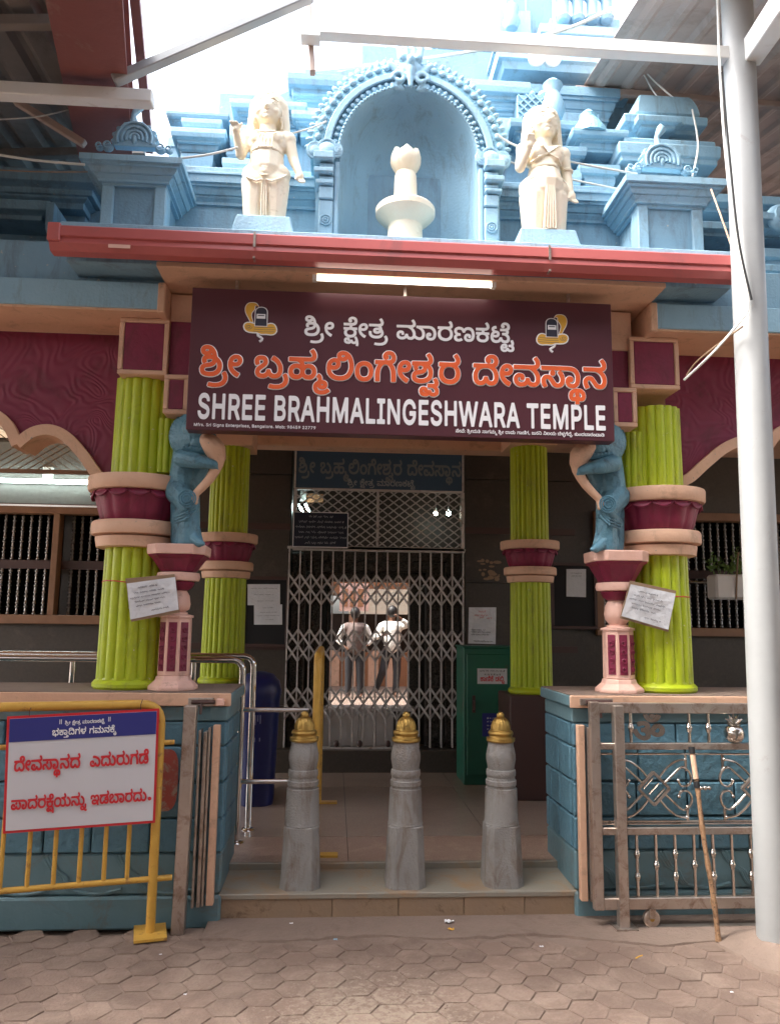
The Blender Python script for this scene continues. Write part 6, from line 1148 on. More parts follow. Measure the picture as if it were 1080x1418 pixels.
# inner pilasters (a half shaft, a small cap block) that carry the bracket figures
def pilaster(px0, px1, pc, sgn, label):
    """px0..px1 cap block in pixels; pc = pedestal centre pixel at its foot"""
    Yp = 4.42
    xcb = P((px0+px1)/2, 560, Yp).x
    c = thing('pedestal_pilaster', (P(pc, 950, Yp).x, Yp, ZCOP), label, 'pilaster')
    dy = 0 if sgn < 0 else 18
    a, b, z0, z1 = prect(px0, 573+dy, px1, 520+dy, Yp-.12)
    cap_box(c, a, b, Yp-.12, Yp+.1, z0, z1)
    zmb = zc(446+dy, Yp-.08, 250); m = MB(); m.box(a+.01, b-.01, Yp-.08, Yp+.1, z1, zmb); build('upper_block', m, M['maroon'], c)
    m = MB(); m.box(a+.004, b-.004, Yp-.09, Yp+.1, zmb+.001, zs-.03); build('upper_block', m, M['peach'], c, bevel=.004)
    # reeded quarter shaft under the cap
    xs = xcb
    m = MB(); reed_shaft(m, (xs - (-sgn)*.0 + sgn*.055, Yp+.05, zc(655+dy, Yp, 230)), [(.075, 0), (.075, z0 - zc(655+dy, Yp, 230))], n=12, depth=.12); build('side_shaft', m, M['lime'], c, smooth=60)
    # pedestal: foot, octagonal shaft with maroon panels, bulb, maroon cup, disc, slab
    X = P(pc, 950, Yp).x; zf = ZCOP + .006
    def oct_ring(r, z, dx=0): return [(X+dx + r*math.cos(math.pi/8 + k*math.pi/4), Yp + r*math.sin(math.pi/8 + k*math.pi/4), z) for k in range(8)]
    f = MB(); f.rings([oct_ring(.135, zf), oct_ring(.135, zf+.02), oct_ring(.10, zf+.05), oct_ring(.092, zf+.075)]); build('foot', f, M['pink'], c, bevel=.004)
    zt = zc(855+dy, Yp-.09, pc)
    f = MB(); f.rings([oct_ring(.088, zf+.075), oct_ring(.086, zt)]); sh = build('octagonal_shaft', f, M['pink'], c, bevel=.004)
    for k in (4, 5, 6):
        a0 = math.pi/8 + k*math.pi/4; a1 = a0 + math.pi/4
        p0 = Vector((X + .0875*math.cos(a0), Yp + .0875*math.sin(a0), 0)); p1 = Vector((X + .0875*math.cos(a1), Yp + .0875*math.sin(a1), 0))
        nn = Vector((math.cos((a0+a1)/2), math.sin((a0+a1)/2), 0)) * .0035
        q0 = p0.lerp(p1, .17) + nn; q1 = p0.lerp(p1, .83) + nn
        m = MB(); za, zz = zf+.10, zt-.025
        m.add([(q0.x, q0.y, za), (q1.x, q1.y, za), (q1.x, q1.y, zz), (q0.x, q0.y, zz)] + [((q0-nn*2).x, (q0-nn*2).y, za), ((q1-nn*2).x, (q1-nn*2).y, za), ((q1-nn*2).x, (q1-nn*2).y, zz), ((q0-nn*2).x, (q0-nn*2).y, zz)],
              [(0,1,2,3),(4,7,6,5),(0,4,5,1),(1,5,6,2),(2,6,7,3),(3,7,4,0)])
        pn = build('inset_panel', m, M['maroon'], sh)
        z = za + .03; mid = (q0+q1)/2 + nn
        while z < zz - .02:
            mm = MB(); mm.tube([(mid.x + (q1-q0).normalized().x*.017*math.cos(t_)*(.3+.1*t_), mid.y + (q1-q0).normalized().y*.017*math.cos(t_)*(.3+.1*t_), z + .019*math.sin(t_)*(.3+.1*t_)) for t_ in [j*.55 for j in range(13)]], .0035, n=5)
            build('scroll', mm, M['maroon'], sh, smooth=True); z += .048
    h = lambda py, o=.09: zc(py + dy*.8, Yp-o, pc)
    f = MB(); f.rings([oct_ring(.094, zt), oct_ring(.094, zt+.012), oct_ring(.06, zt+.02), oct_ring(.06, zt+.03)]); f.lathe((X, Yp, 0), [(.045, zt+.03), (.068, h(843)), (.073, h(836)), (.066, h(824)), (.050, h(817))], n=20); build('neck_bulb', f, M['pink'], c, smooth=45)
    f = MB(); f.lathe((X, Yp, 0), [(.05, h(817)), (.075, h(813)), (.090, h(806)), (.085, h(804))], n=24); build('maroon_cup', f, M['maroon'], c, smooth=True)
    f = MB(); f.lathe((X, Yp, 0), [(.08, h(804)), (.112, h(803)), (.118, h(798)), (.112, h(792)), (.07, h(791))], n=32); build('disc', f, M['pink'], c, smooth=True)
    z5 = h(791)
    zt1 = zc(766+dy*.55, Yp-.17, pc); zt2 = zc(753+dy*.5, Yp-.17, pc)
    cx_ = X + (-sgn)*.0
    def sq(r, z, ry=None): ch = r*.38; ry = ry or r; return [(cx_-r, Yp-ry+ch, z), (cx_-r+ch, Yp-ry, z), (cx_+r-ch, Yp-ry, z), (cx_+r, Yp-ry+ch, z), (cx_+r, Yp+ry-ch, z), (cx_+r-ch, Yp+ry, z), (cx_-r+ch, Yp+ry, z), (cx_-r, Yp+ry-ch, z)]
    f = MB(); f.rings([sq(.085, z5), sq(.13, zt1-.022), sq(.15, zt1-.006), sq(.15, zt1)]); build('maroon_tray', f, M['maroon'], c, bevel=.003)
    f = MB(); f.rings([sq(.155, zt1), sq(.158, zt2), sq(.15, zt2+.004)]); build('figure_slab', f, M['pink'], c, bevel=.003)
    return X, zt2 + .004
XLp, ZLp = pilaster(226, 263, 240, -1, 'pink octagonal pedestal with maroon panels beside the left lime column')
XRp, ZRp = pilaster(849, 880, 857, 1, 'pink octagonal pedestal with maroon panels beside the right lime column')

# dim inner columns standing on dark blocks
YI = 6.35
for px, pz, zz, lb in ((309, 948, (800, 738), 'dim lime column behind the chrome railing, left of the folding gate'), (735, 962, (806, 748), 'dim lime column behind the green box, right of the folding gate')):
    X = P(px, 900, YI).x; zb0 = zc(pz, YI-.15, px)
    fluted_column('inner_column', X, YI, zb0, zc(620, YI, px), zc(zz[0], YI-.15, px), zc(zz[1], YI-.15, px), .160, .175, lb, reeds=22)
    m = MB(); m.box(X-.22, X+.22, YI-.2, YI+.25, FLOOR, zb0-.001)
    build('column_block', m, M['dark_wood'], label='dark plinth block under the ' + ('left' if px < 500 else 'right') + ' inner lime column', cat='plinth', bevel=.01)
    m = MB(); m.box(X-.19, X+.19, YI-.19, YI+.19, zc(622, YI, px), zc(575, YI, px)+.3); build('capital', m, M['peach'], bpy.data.objects[[o.name for o in bpy.data.objects if o.name.startswith('inner_column')][-1]])

# ================================================================ SCULPTED FIGURES (one continuous remeshed body each)
def blob_mesh(prims, voxel, smooth_it=4):
    """prims: ('c', p0, p1, r0, r1) tapered capsule, ('e', centre, (rx, ry, rz), optional z-rotation matrix)"""
    bm = bmesh.new()
    def add(mb):
        me = bpy.data.meshes.new('t'); me.from_pydata(mb.v, [], mb.f); b2 = bmesh.new(); b2.from_mesh(me)
        bmesh.ops.remove_doubles(b2, verts=b2.verts, dist=1e-7); bmesh.ops.recalc_face_normals(b2, faces=b2.faces); b2.to_mesh(me); b2.free()
        bm.from_mesh(me); bpy.data.meshes.remove(me)
    for p in prims:
        mb = MB()
        if p[0] == 'c':
            a, b = Vector(p[1]), Vector(p[2]); n = 7
            d = (b-a); L = d.length or 1e-6; u = d / L
            pts = []; rs = []
            for k in range(4): th = math.pi/2*(1-k/3.0)*.98; pts.append(a - u*p[3]*math.sin(th)); rs.append(max(p[3]*math.cos(th), 1e-4))
            for k in range(4): th = math.pi/2*(k/3.0)*.98; pts.append(b + u*p[4]*math.sin(th)); rs.append(max(p[4]*math.cos(th), 1e-4))
            mb.tube(pts, rs, n=12)
        elif p[0] == 'e': mb.ball(p[1], 1, 16, 10, p[2], p[3] if len(p) > 3 else None)
        elif p[0] == 'm': mb = p[1]
        add(mb)
    me = bpy.data.meshes.new('figure'); bm.to_mesh(me); bm.free()
    o = bpy.data.objects.new('tmp', me); scene.collection.objects.link(o)
    r = o.modifiers.new('r', 'REMESH'); r.mode = 'VOXEL'; r.voxel_size = voxel; r.use_smooth_shade = True
    s = o.modifiers.new('s', 'SMOOTH'); s.iterations = smooth_it; s.factor = .5
    dg = bpy.context.evaluated_depsgraph_get(); dg.update()
    m2 = bpy.data.meshes.new_from_object(o.evaluated_get(dg))
    bpy.data.objects.remove(o); bpy.data.meshes.remove(me)
    m2.polygons.foreach_set('use_smooth', [True]*len(m2.polygons))
    return m2
def figure(name, prims, mt, loc, voxel, parent=None, smooth_it=4, **kw):
    me = blob_mesh(prims, voxel, smooth_it); me.name = name
    me.materials.clear(); me.materials.append(mt)
    o = bpy.data.objects.new(name, me); scene.collection.objects.link(o)
    if parent: o.parent = parent
    else: o.location = loc
    WORG[o.name] = Vector(loc) if not parent else WORG[parent.name]
    return prop(o, **kw)

# bracket figures: blue body leaning out from the pilaster, peach trunk curling to the hip
def bracket_figure(X, Z, sgn, label, dy):
    """sgn -1: figure left of the entrance (trunk towards +x)"""
    Yp = 4.36
    def q(px, py, ymore=0.0):
        if sgn > 0: px = 1101 - px; py = py + dy
        return P(px, py, Yp + ymore)
    base = Vector((X, Yp, Z))
    L = lambda p: p - base
    pr = []
    # skirt and leg to the slab
    pr += [('c', L(q(258,690)), L(q(262,722,-.03)), .075, .060), ('c', L(q(262,722,-.03)), L(q(262,752,-.02)), .060, .062), ('c', L(q(250,700,.05)), L(q(252,750,.05)), .055, .06)]
    pr += [('c', L(q(262,740,-.03)), L(q(276,752,-.08)), .042, .024), ('c', L(q(270,746,-.06)), L(q(281,753,-.1)), .024, .014)]
    for k in range(6):
        pr.append(('c', L(q(253+k*3.2,706,-.085+.012*abs(k-2))), L(q(246+k*6.6,752,-.06+.008*abs(k-2))), .010, .014))
    # hips and raised knee with medallion
    pr += [('c', L(q(250,680)), L(q(262,700,-.05)), .085, .06), ('e', L(q(259,690,-.1)), (.045,.03,.05)), ('c', L(q(262,700,-.06)), L(q(246,716,-.02)), .055, .03)]
    # torso
    pr += [('c', L(q(252,676)), L(q(258,640,.03)), .075, .080), ('c', L(q(258,640,.03)), L(q(264,606,.02)), .08, .08), ('c', L(q(270,665,.02)), L(q(280,640,.03)), .045, .050)]
    # arm reaching out to hold the trunk
    pr += [('c', L(q(252,634,-.10)), L(q(272,638,-.14)), .050, .044), ('c', L(q(272,638,-.14)), L(q(296,643,-.13)), .042, .026)]
    for k in range(4): pr.append(('c', L(q(293,637+k*3.6,-.125)), L(q(302,639+k*3.4,-.12)), .009, .007))
    # head, brow and ears under the sign
    pr += [('e', L(q(272,596,-.05)), (.085,.09,.08)), ('e', L(q(288,606,-.07)), (.05,.05,.045)), ('e', L(q(276,612,-.09)), (.06,.04,.05))]
    me_ = figure('bracket_figure', pr, M['teal'], base, .0055, None, 2, label=label, cat='statue')
    # ridged crest curling behind the head
    cr_ = []
    for k in range(19):
        t_ = k/18; a = math.radians(70 + 150*t_); ca, sn = math.cos(a), math.sin(a)
        cr_.append(('c', L(q(276+12*ca, 604-10*sn, -.10)), L(q(274+36*ca, 604-33*sn, -.06)), .022, .010))
        cr_.append(('c', L(q(276+12*ca, 604-10*sn, .0)), L(q(274+37*ca, 604-34*sn, .01)), .030, .014))
    for k in range(8):
        cr_.append(('c', L(q(252+k*5.2, 625+k*.4, -.10)), L(q(254+k*5.2, 619+k*.3, -.115)), .010, .009))
    figure('crest', cr_, M['teal'], base, .006, me_, 1)
    # dark gap between crest and face, trunk
    tr = [(287,611,22),(292,615,26),(298,622,27),(301,632,23),(301,642,17),(298,652,13),(290,664,12),(281,674,11),(272,683,10)]
    tp = []
    for a, b in zip(tr, tr[1:]):
        tp.append(('c', L(q(a[0],a[1],-.10)), L(q(b[0],b[1],-.10)), a[2]/2*.0043, b[2]/2*.0043))
    tp += [('e', L(q(270,688,-.10)), (.024,.022,.030)), ('c', L(q(268,690,-.11)), L(q(272,696,-.11)), .016, .012)]
    figure('trunk', tp, M['peach'], base, .006, me_, 2)
    # belt folds and medallion rings
    m = MB()
    for r_ in (.020, .034, .046):
        c_ = q(259,690,-.135)
        m.tube([(c_.x + r_*math.cos(a), c_.y + .2*abs(r_), c_.z + r_*math.sin(a)) for a in [k*math.pi/9 for k in range(18)]], .0045, n=6, closed=True)
    for k in range(3):
        a_, b_, c_ = q(271,698+k*4,-.09), q(258,710+k*4,-.115), q(243,716+k*4,-.05)
        m.tube([a_, a_.lerp(b_, .5), b_, b_.lerp(c_, .5), c_], .006, n=6)
    build('drapery_folds', m, M['teal'], me_, smooth=True)
bracket_figure(XLp, ZLp, -1, 'blue bracket figure with peach trunk on pedestal under the left sign end', 0)
bracket_figure(XRp, ZRp, 1, 'blue bracket figure with peach trunk on pedestal under the right sign end', 8)

# ================================================================ TOWER ABOVE THE PORCH
tower = thing('temple_tower', (.4, 4.6, ZL), 'pale blue stepped tower with cornices and an arched niche above the red gutter', 'tower')
def tm(name, x0, x1, y0, y1, prof, mt='blue_light', parent=None, bevel=.0):
    m = MB(); m.mould(x0, x1, y0, y1, prof); return build(name, m, M[mt], parent or tower, bevel=bevel)
def tb(name, x0, x1, y0, y1, z0, z1, mt='blue_light', parent=None, bevel=.006):
    m = MB(); m.box(x0, x1, y0, y1 + random.uniform(0, .02), z0, z1 + random.uniform(-.003, .003)); return build(name, m, M[mt], parent or tower, bevel=bevel)
def corn(zt, zb_, o):
    """cornice profile between zb_ and zt growing out to o"""
    h = zt - zb_
    return [(zb_, .0), (zb_+.12*h, .0), (zb_+.12*h, .18*o), (zb_+.22*h, .18*o), (zb_+.34*h, .40*o), (zb_+.40*h, .40*o), (zb_+.40*h, .5*o), (zb_+.52*h, .62*o), (zb_+.62*h, .66*o), (zb_+.62*h, .84*o), (zb_+.72*h, .84*o), (zb_+.72*h, o), (zt-.002, o), (zt, o*.97)]
YT = 4.15      # front of the corner piers
YR = 4.50      # recessed wall
def pier(px0, px1, pyc_t, pyc_b, out, pxw0, pxw1):
    """corner pier: body px0..px1, cornice between pixel rows, body panel with side strips"""
    a, b = P(px0, 280, YT).x, P(px1, 280, YT).x
    zt, zb_ = zc(pyc_t, YT-out, (px0+px1)/2), zc(pyc_b, YT, (px0+px1)/2)
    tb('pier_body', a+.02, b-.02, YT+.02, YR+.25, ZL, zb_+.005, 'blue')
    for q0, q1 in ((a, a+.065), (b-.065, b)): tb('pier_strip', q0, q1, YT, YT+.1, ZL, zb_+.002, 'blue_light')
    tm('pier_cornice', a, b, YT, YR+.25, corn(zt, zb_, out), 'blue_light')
    return a, b, zt, zb_
pa = pier(140, 230, 214, 258, .10, 0, 0)
pb_ = pier(882, 972, 243, 288, .10, 0, 0)
# recessed wall with a running cornice
xw0, xw1 = pa[1] - .05, pb_[0] + .05
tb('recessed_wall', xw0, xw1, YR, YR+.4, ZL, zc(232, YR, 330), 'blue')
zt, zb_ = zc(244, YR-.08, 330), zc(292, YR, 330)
NX0, NX1 = P(470, 260, 4.28).x, P(660, 260, 4.28).x
for a, b in ((xw0, P(440, 260, YR).x), (P(688, 260, YR).x, xw1)):
    m = MB(); pr = corn(zt, zb_, .09)
    m.rings([[(x, YR-o-.001, z) for z, o in pr] + [(x, YR+.3, zt), (x, YR+.3, zb_)] for x in (a, b)])
    build('running_cornice', m, M['blue'], tower)
    # weathered top lip
    tb('cornice_lip', a, b, YR-.10, YR-.02, zt-.004, zt+.012, 'blue', bevel=.003)
    # stub piers, box capitals and small ledges above it
# small stepped brackets on the recessed wall, in relief (px x0,x1,y0,y1,Y,out)
for (u0, u1, v0, v1, Y, o) in (
    (256, 304, 168, 180, 4.62, .0), (246, 306, 184, 196, 4.60, .02), (250, 300, 198, 212, 4.64, .0), (255, 292, 214, 240, 4.66, .0),
    (322, 352, 176, 214, 4.62, .0), (312, 345, 222, 240, 4.60, .0), (318, 342, 213, 222, 4.63, .0),
    (330, 415, 148, 158, 4.72, .03), (336, 412, 159, 172, 4.76, .0), (340, 410, 172, 192, 4.80, -.0),
    (240, 310, 162, 168, 4.70, .02), (408, 500, 112, 127, 4.90, .03), (412, 496, 128, 140, 4.94, .02), (412, 470, 138, 150, 4.98, .0), (416, 440, 152, 190, 4.75, .0), (410, 445, 158, 170, 4.70, .01),
    (700, 722, 118, 150, 4.85, .0), (660, 722, 120, 136, 4.80, .03), (664, 718, 137, 150, 4.84, .0), (668, 712, 151, 164, 4.88, .0), (678, 700, 166, 205, 4.7, .0),
    (782, 802, 208, 222, 4.62, .02), (800, 856, 186, 194, 4.60, .03), (806, 850, 195, 210, 4.64, .0), (770, 800, 238, 262, 4.62, .0), (806, 850, 232, 246, 4.62, .01), (812, 846, 248, 262, 4.64, .0),
    (714, 790, 174, 184, 4.66, .03), (718, 786, 185, 196, 4.70, .0),
    ):
    a, b, c, d = prect(u0, v1, u1, v0, Y)
    m = MB(); h = d - c
    m.mould(a, b, Y, 5.3, [(c, o*.2), (c+.2*h, o*.2), (c+.25*h, o+.012), (c+.6*h, o+.02), (d, o+.02)])
    build('stepped_bracket', m, M['blue_light'] if random.random() < .7 else M['blue'], tower, bevel=.003)
# core masses of the tower behind the niche (steps up to the centre)
YM = 4.95
for (u0, u1, v1, v0, Y, o) in ((250, 860, 250, 205, 4.85, .0), (300, 830, 206, 158, 5.05, .0), (420, 880, 160, 122, 5.35, .0), (500, 860, 112, 84, 5.7, .0)):
    a, b, c, d = prect(u0, v1, u1, v0, Y)
    tb('tower_core', a, b, Y, 8.5, c-.6, d, 'blue')
# long cornices of the upper storeys, right half
for (u0, u1, v1, v0, Y, o) in ((705, 868, 128, 90, 5.25, .10), (690, 712, 95, 74, 5.5, .05), (740, 838, 170, 132, 5.15, .08), (612, 700, 82, 60, 5.9, .08),):
    a, b, c, d = prect(u0, v1, u1, v0, Y)
    tm('storey_cornice', a, b, Y, 8.4, corn(d, c, o), 'blue')
a, b, c, d = prect(700, 88, 900, 74, 5.05); tm('storey_ledge', a, b, 5.1, 8.3, [(c, 0), (c+.3*(d-c), .02), (c+.35*(d-c), .05), (d, .05)], 'blue_light')
# left half
for (u0, u1, v1, v0, Y, o) in ((250, 350, 208, 190, 4.95, .05), (335, 470, 176, 156, 5.15, .06), (436, 560, 134, 114, 5.45, .06), (510, 600, 104, 88, 5.8, .05)):
    a, b, c, d = prect(u0, v1, u1, v0, Y)
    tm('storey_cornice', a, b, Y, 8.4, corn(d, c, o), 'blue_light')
# sloping left flank going up
for k in range(6):
    u = 240 + k*30; v = 196 - k*10
    a, b, c, d = prect(u, v+10, u+46, v, 5.0 + k*.07); tm('flank_step', a, b, 5.0 + k*.07, 8.2, [(c-.12, 0), (c, 0), (c, .03), (d, .03)], 'blue_light')
fl = [(P(u, v, 4.98).x, P(u, v, 4.98).z) for u, v in ((236,330),(234,205),(262,184),(300,172),(336,158),(372,138),(408,122),(450,104),(520,88),(600,84),(640,84),(640,330))]
m = MB(); m.prism(fl, 4.98, 8.0); build('tower_core', m, M['blue'], tower)
# topmost storey at the upper right of centre
for (u0, u1, v1, v0, Y, mt) in ((762, 846, 62, 30, 6.2, 'blue_light'), (768, 858, 34, 26, 6.15, 'blue_light'), (748, 862, 44, 38, 6.05, 'blue_light'), (690, 735, 74, 14, 6.3, 'blue_light'), (700, 727, 14, -14, 6.3, 'blue'), (640, 680, 60, 40, 6.4, 'blue_light'), (700, 860, 76, 60, 6.3, 'blue'), (728, 764, 60, -20, 6.5, 'blue')):
    a, b, c, d = prect(u0, v1, u1, v0, Y); tb('top_storey', a, b, Y, 8.0, c, d, mt)
for k in range(4):
    c = P(780 + k*20, 30, 6.1); m = MB(); m.lathe((c.x, c.y, c.z), [(.05, 0), (.065, .03), (.045, .06), (.05, .2), (.075, .24), (.06, .27)], n=14); build('top_colonnette', m, M['blue_light'], tower, smooth=50)
for k, px in enumerate((708, 704)):
    c = P(px, 40, 6.2); m = MB(); m.lathe((c.x, c.y, c.z), [(.05, 0), (.08, .06), (.055, .12), (.07, .2), (.02, .26)], n=14); build('urn', m, M['blue_light'], tower, smooth=50); break

# corner turrets (kuta roof) right and, hidden by glare, left
a, b, c, d = prect(882, 168, 952, 140, 4.75)
m = MB(); n = 10; rg = []
for k in range(n+1):
    t_ = k/n; z = c + (d-c)*t_; o = .07*math.cos(t_*1.35)**.7 - .03
    rg.append([(a-o, 4.70-o, z), (b+o, 4.70-o, z), (b+o, 6, z), (a-o, 6, z)])
m.rings(rg); build('turret_roof', m, M['blue_light'], tower, smooth=40, bevel=.012)
for (u0, u1, v1, v0, Y, o) in ((872, 962, 182, 169, 4.66, .04), (888, 934, 176, 165, 4.58, .02), (880, 950, 198, 184, 4.72, .0), (884, 945, 205, 196, 4.7, .0), (870, 978, 224, 200, 4.60, .02), (860, 992, 222, 204, 4.55, .0), (884, 972, 245, 224, 4.68, .0)):
    a, b, c, d = prect(u0, v1, u1, v0, Y); m = MB(); h = d-c
    m.mould(a, b, Y, 6, [(c, 0), (c+.3*h, 0), (c+.35*h, o+.015), (d-.01, o+.02), (d, o+.012)]); build('turret_band', m, M['blue_light'], tower, bevel=.004)

# ---- niche
YN = 4.22
nz0 = ZL
cxn = P(566, 220, YN).x; hw = (P(660, 240, YN).x - P(471, 240, YN).x)/2
zsp = zc(222, YN, 565); ztop = zc(128, YN, 565); ra_ = ztop - zsp
def arch(rx, rz, n=28, a0=0, a1=math.pi): return [(cxn + rx*math.cos(a0+(a1-a0)*k/n), zsp + rz*math.sin(a0+(a1-a0)*k/n)) for k in range(n+1)]
# wall of the niche: curved back and vault
m = MB(); rg = []
for k in range(9):
    t_ = k/8; yy_ = YN + .34*math.sin(t_*math.pi/2); s_ = math.cos(t_*math.pi/2)*.999 + .001
    ring = [(cxn + hw*s_, yy_, nz0)] + [(cxn + hw*s_*math.cos(a), yy_, zsp + ra_*s_*math.sin(a) ) for a in [j*math.pi/24 for j in range(25)]] + [(cxn - hw*s_, yy_, nz0)]
    rg.append(ring)
n_ = len(rg[0]); m.add([v for r_ in rg for v in r_], [(i*n_+k, i*n_+k+1, (i+1)*n_+k+1, (i+1)*n_+k) for i in range(8) for k in range(n_-1)])
build('niche_shell', m, M['blue_light'], tower, smooth=True)
# solid masonry round the niche
out = arch(hw, ra_)
poly_out = []
m = MB()
ow = hw + .135
n = 28
inn = [(cxn+hw, nz0)] + arch(hw, ra_, n) + [(cxn-hw, nz0)]
oo = [(cxn+ow, nz0)] + arch(ow, ra_+.15, n) + [(cxn-ow, nz0)]
k_ = len(inn)
vs_ = [(x, YN, z) for x, z in inn] + [(x, YN, z) for x, z in oo] + [(x, YN+.55, z) for x, z in oo]
m.add(vs_, [(i, i+1, k_+i+1, k_+i) for i in range(k_-1)] + [(k_+i, k_+i+1, 2*k_+i+1, 2*k_+i) for i in range(k_-1)])
build('niche_surround', m, M['blue_light'], tower)
def arch_band(name, r0, r1, y0, y1, mt, a0=0, a1=math.pi, n=40, prof=None):
    m = MB(); rg = []
    for k in range(n+1):
        a = a0 + (a1-a0)*k/n; ca, sa = math.cos(a), math.sin(a)
        q = lambda d, y: (cxn + (hw+d)*ca, y, zsp + (ra_+d)*sa)
        rg.append([q(r0, y1), q(r0, y0+.006), q(r0+.006, y0), q(r1-.006, y0), q(r1, y0+.006), q(r1, y1)])
    m.rings(rg); return build(name, m, M[mt], tower, smooth=35)
arch_band('arch_fillet', 0.0, .018, YN-.045, YN+.02, 'blue_light')
arch_band('arch_band', .018, .056, YN-.028, YN+.02, 'carved_blue')
arch_band('arch_band', .058, .10, YN-.05, YN+.02, 'blue_light')
arch_band('arch_band', .10, .172, YN-.036, YN+.3, 'carved_blue')
# beads and leaf tips along the arch
bd = MB(); bd.ball((0, 0, 0), 1, 8, 5)
bme = bpy.data.meshes.new('bead'); bme.from_pydata(bd.v, [], bd.f); bme.materials.append(M['blue_light']); bme.polygons.foreach_set('use_smooth', [True]*len(bme.polygons))
def beads(name, n, d, y, r, a0=.06, a1=math.pi-.06, sc=(1,1,1)):
    for k in range(n):
        a = a0 + (a1-a0)*k/(n-1)
        if name == 'leaf_tip' and abs(a-math.pi/2) < .12: continue
        o = bpy.data.objects.new(name, bme); scene.collection.objects.link(o); o.parent = tower
        o.location = Vector((cxn + (hw+d)*math.cos(a), y, zsp + (ra_+d)*math.sin(a))) - WORG[tower.name]
        o.scale = (r*sc[0], r*sc[1], r*sc[2]); o.rotation_euler.y = math.pi/2 - a
beads('bead', 54, .009, YN-.047, .008)
beads('leaf_tip', 42, .178, YN-.02, .021, sc=(.75, 1, 1.35))
beads('scroll_knob', 34, .037, YN-.034, .016, sc=(.9, .6, 1))
beads('scroll_knob', 30, .136, YN-.042, .023, sc=(1.0, .6, .8))
# curled ends of the arch
for sg in (-1, 1):
    cx_ = cxn + sg*(hw+.075)
    for (dx, dz, r_) in ((.0, .0, .065), (.07, -.005, .048), (-.055, .0, .036)):
        m = MB()
        for rr in (1, .66, .33):
            m.tube([(cx_ + sg*dx + r_*rr*math.cos(a)*.8, YN-.06+.01*rr, zsp + .005 + dz + r_*rr*math.sin(a)) for a in [j*math.pi/10 for j in range(20)]], .010, n=6, closed=True)
        m.ball((cx_+sg*dx, YN-.05, zsp+dz), r_*.85, 12, 8, (1, .45, 1))
        build('arch_curl', m, M['blue_light'], tower, smooth=True)
# kirtimukha mask at the crown (plain carved lion-like crest)
cz = ztop + .10; K = []
K += [('e', (0,0,.02), (.075,.05,.06)), ('e', (-.045,-.03,.075), (.028,.03,.028)), ('e', (.045,-.03,.075), (.028,.03,.028)), ('e', (0,-.05,.05), (.024,.03,.03)), ('c', (0,-.03,.0), (0,-.03,-.10), .028, .014)]
for s_ in (-1, 1):
    K += [('c', (s_*.05,0,.10), (s_*.075,0,.19), .026, .012), ('c', (s_*.02,0,.10), (s_*.025,0,.20), .022, .010), ('c', (s_*.07,0,.0), (s_*.12,-.01,.045), .03, .02)]
    for k in range(9):
        a = k*.62; K.append(('c', (s_*(.065+.04*math.cos(a)*(1-k*.07)), -.03, -.055+.04*math.sin(a)*(1-k*.07)), (s_*(.065+.04*math.cos(a+.62)*(1-k*.07)), -.03, -.055+.04*math.sin(a+.62)*(1-k*.07)), .014, .014))
    K += [('c', (s_*.10,0,-.09), (s_*.05,0,-.10), .022, .02)]
figure('mask_crest', K, M['blue_light'], (cxn, YN-.03, cz), .006, None, 1)
o = bpy.data.objects['mask_crest']; o.parent = tower; o.location = Vector((cxn, YN-.03, cz)) - WORG[tower.name]
# niche pilasters with stacked brackets
for sg in (-1, 1):
    c0 = cxn + sg*(hw+.004); e0 = cxn + sg*(hw+.115)
    lo, hi = min(c0, e0), max(c0, e0)
    tb('niche_strip', c0, c0 + sg*.028, YN-.05, YN+.2, ZL, zsp-.055, 'blue_light')
    tops = [(zsp-.03, zsp-.075, .035), (zsp-.085, zsp-.12, .0), (zsp-.125, zsp-.155, .03), (zsp-.165, zsp-.19, .0), (zsp-.195, zsp-.22, .018), (zsp-.225, zsp-.30, .0)]
    for z1_, z0_, o_ in tops: tb('niche_bracket', min(c0+sg*.03, e0)-(o_ if sg < 0 else 0), max(c0+sg*.03, e0)+(o_ if sg > 0 else 0), YN-.07-o_, YN+.2, z0_, z1_, 'blue_light')
    tb('niche_base', min(c0+sg*.03, e0), max(c0+sg*.03, e0), YN-.06, YN+.2, ZL, zsp-.305, 'blue_light')
    m = MB(); cc = (c0+sg*.03+e0)/2; zz_ = (ZL + zsp-.305)/2 + .035
    for r_ in (.030, .016): m.tube([(cc + r_*math.cos(a), YN-.064, zz_ + r_*math.sin(a)) for a in [j*math.pi/8 for j in range(16)]], .006, n=6, closed=True)
    m.ball((cc, YN-.062, zz_), .010, 8, 5); build('rosette', m, M['blue_light'], tower, smooth=True)

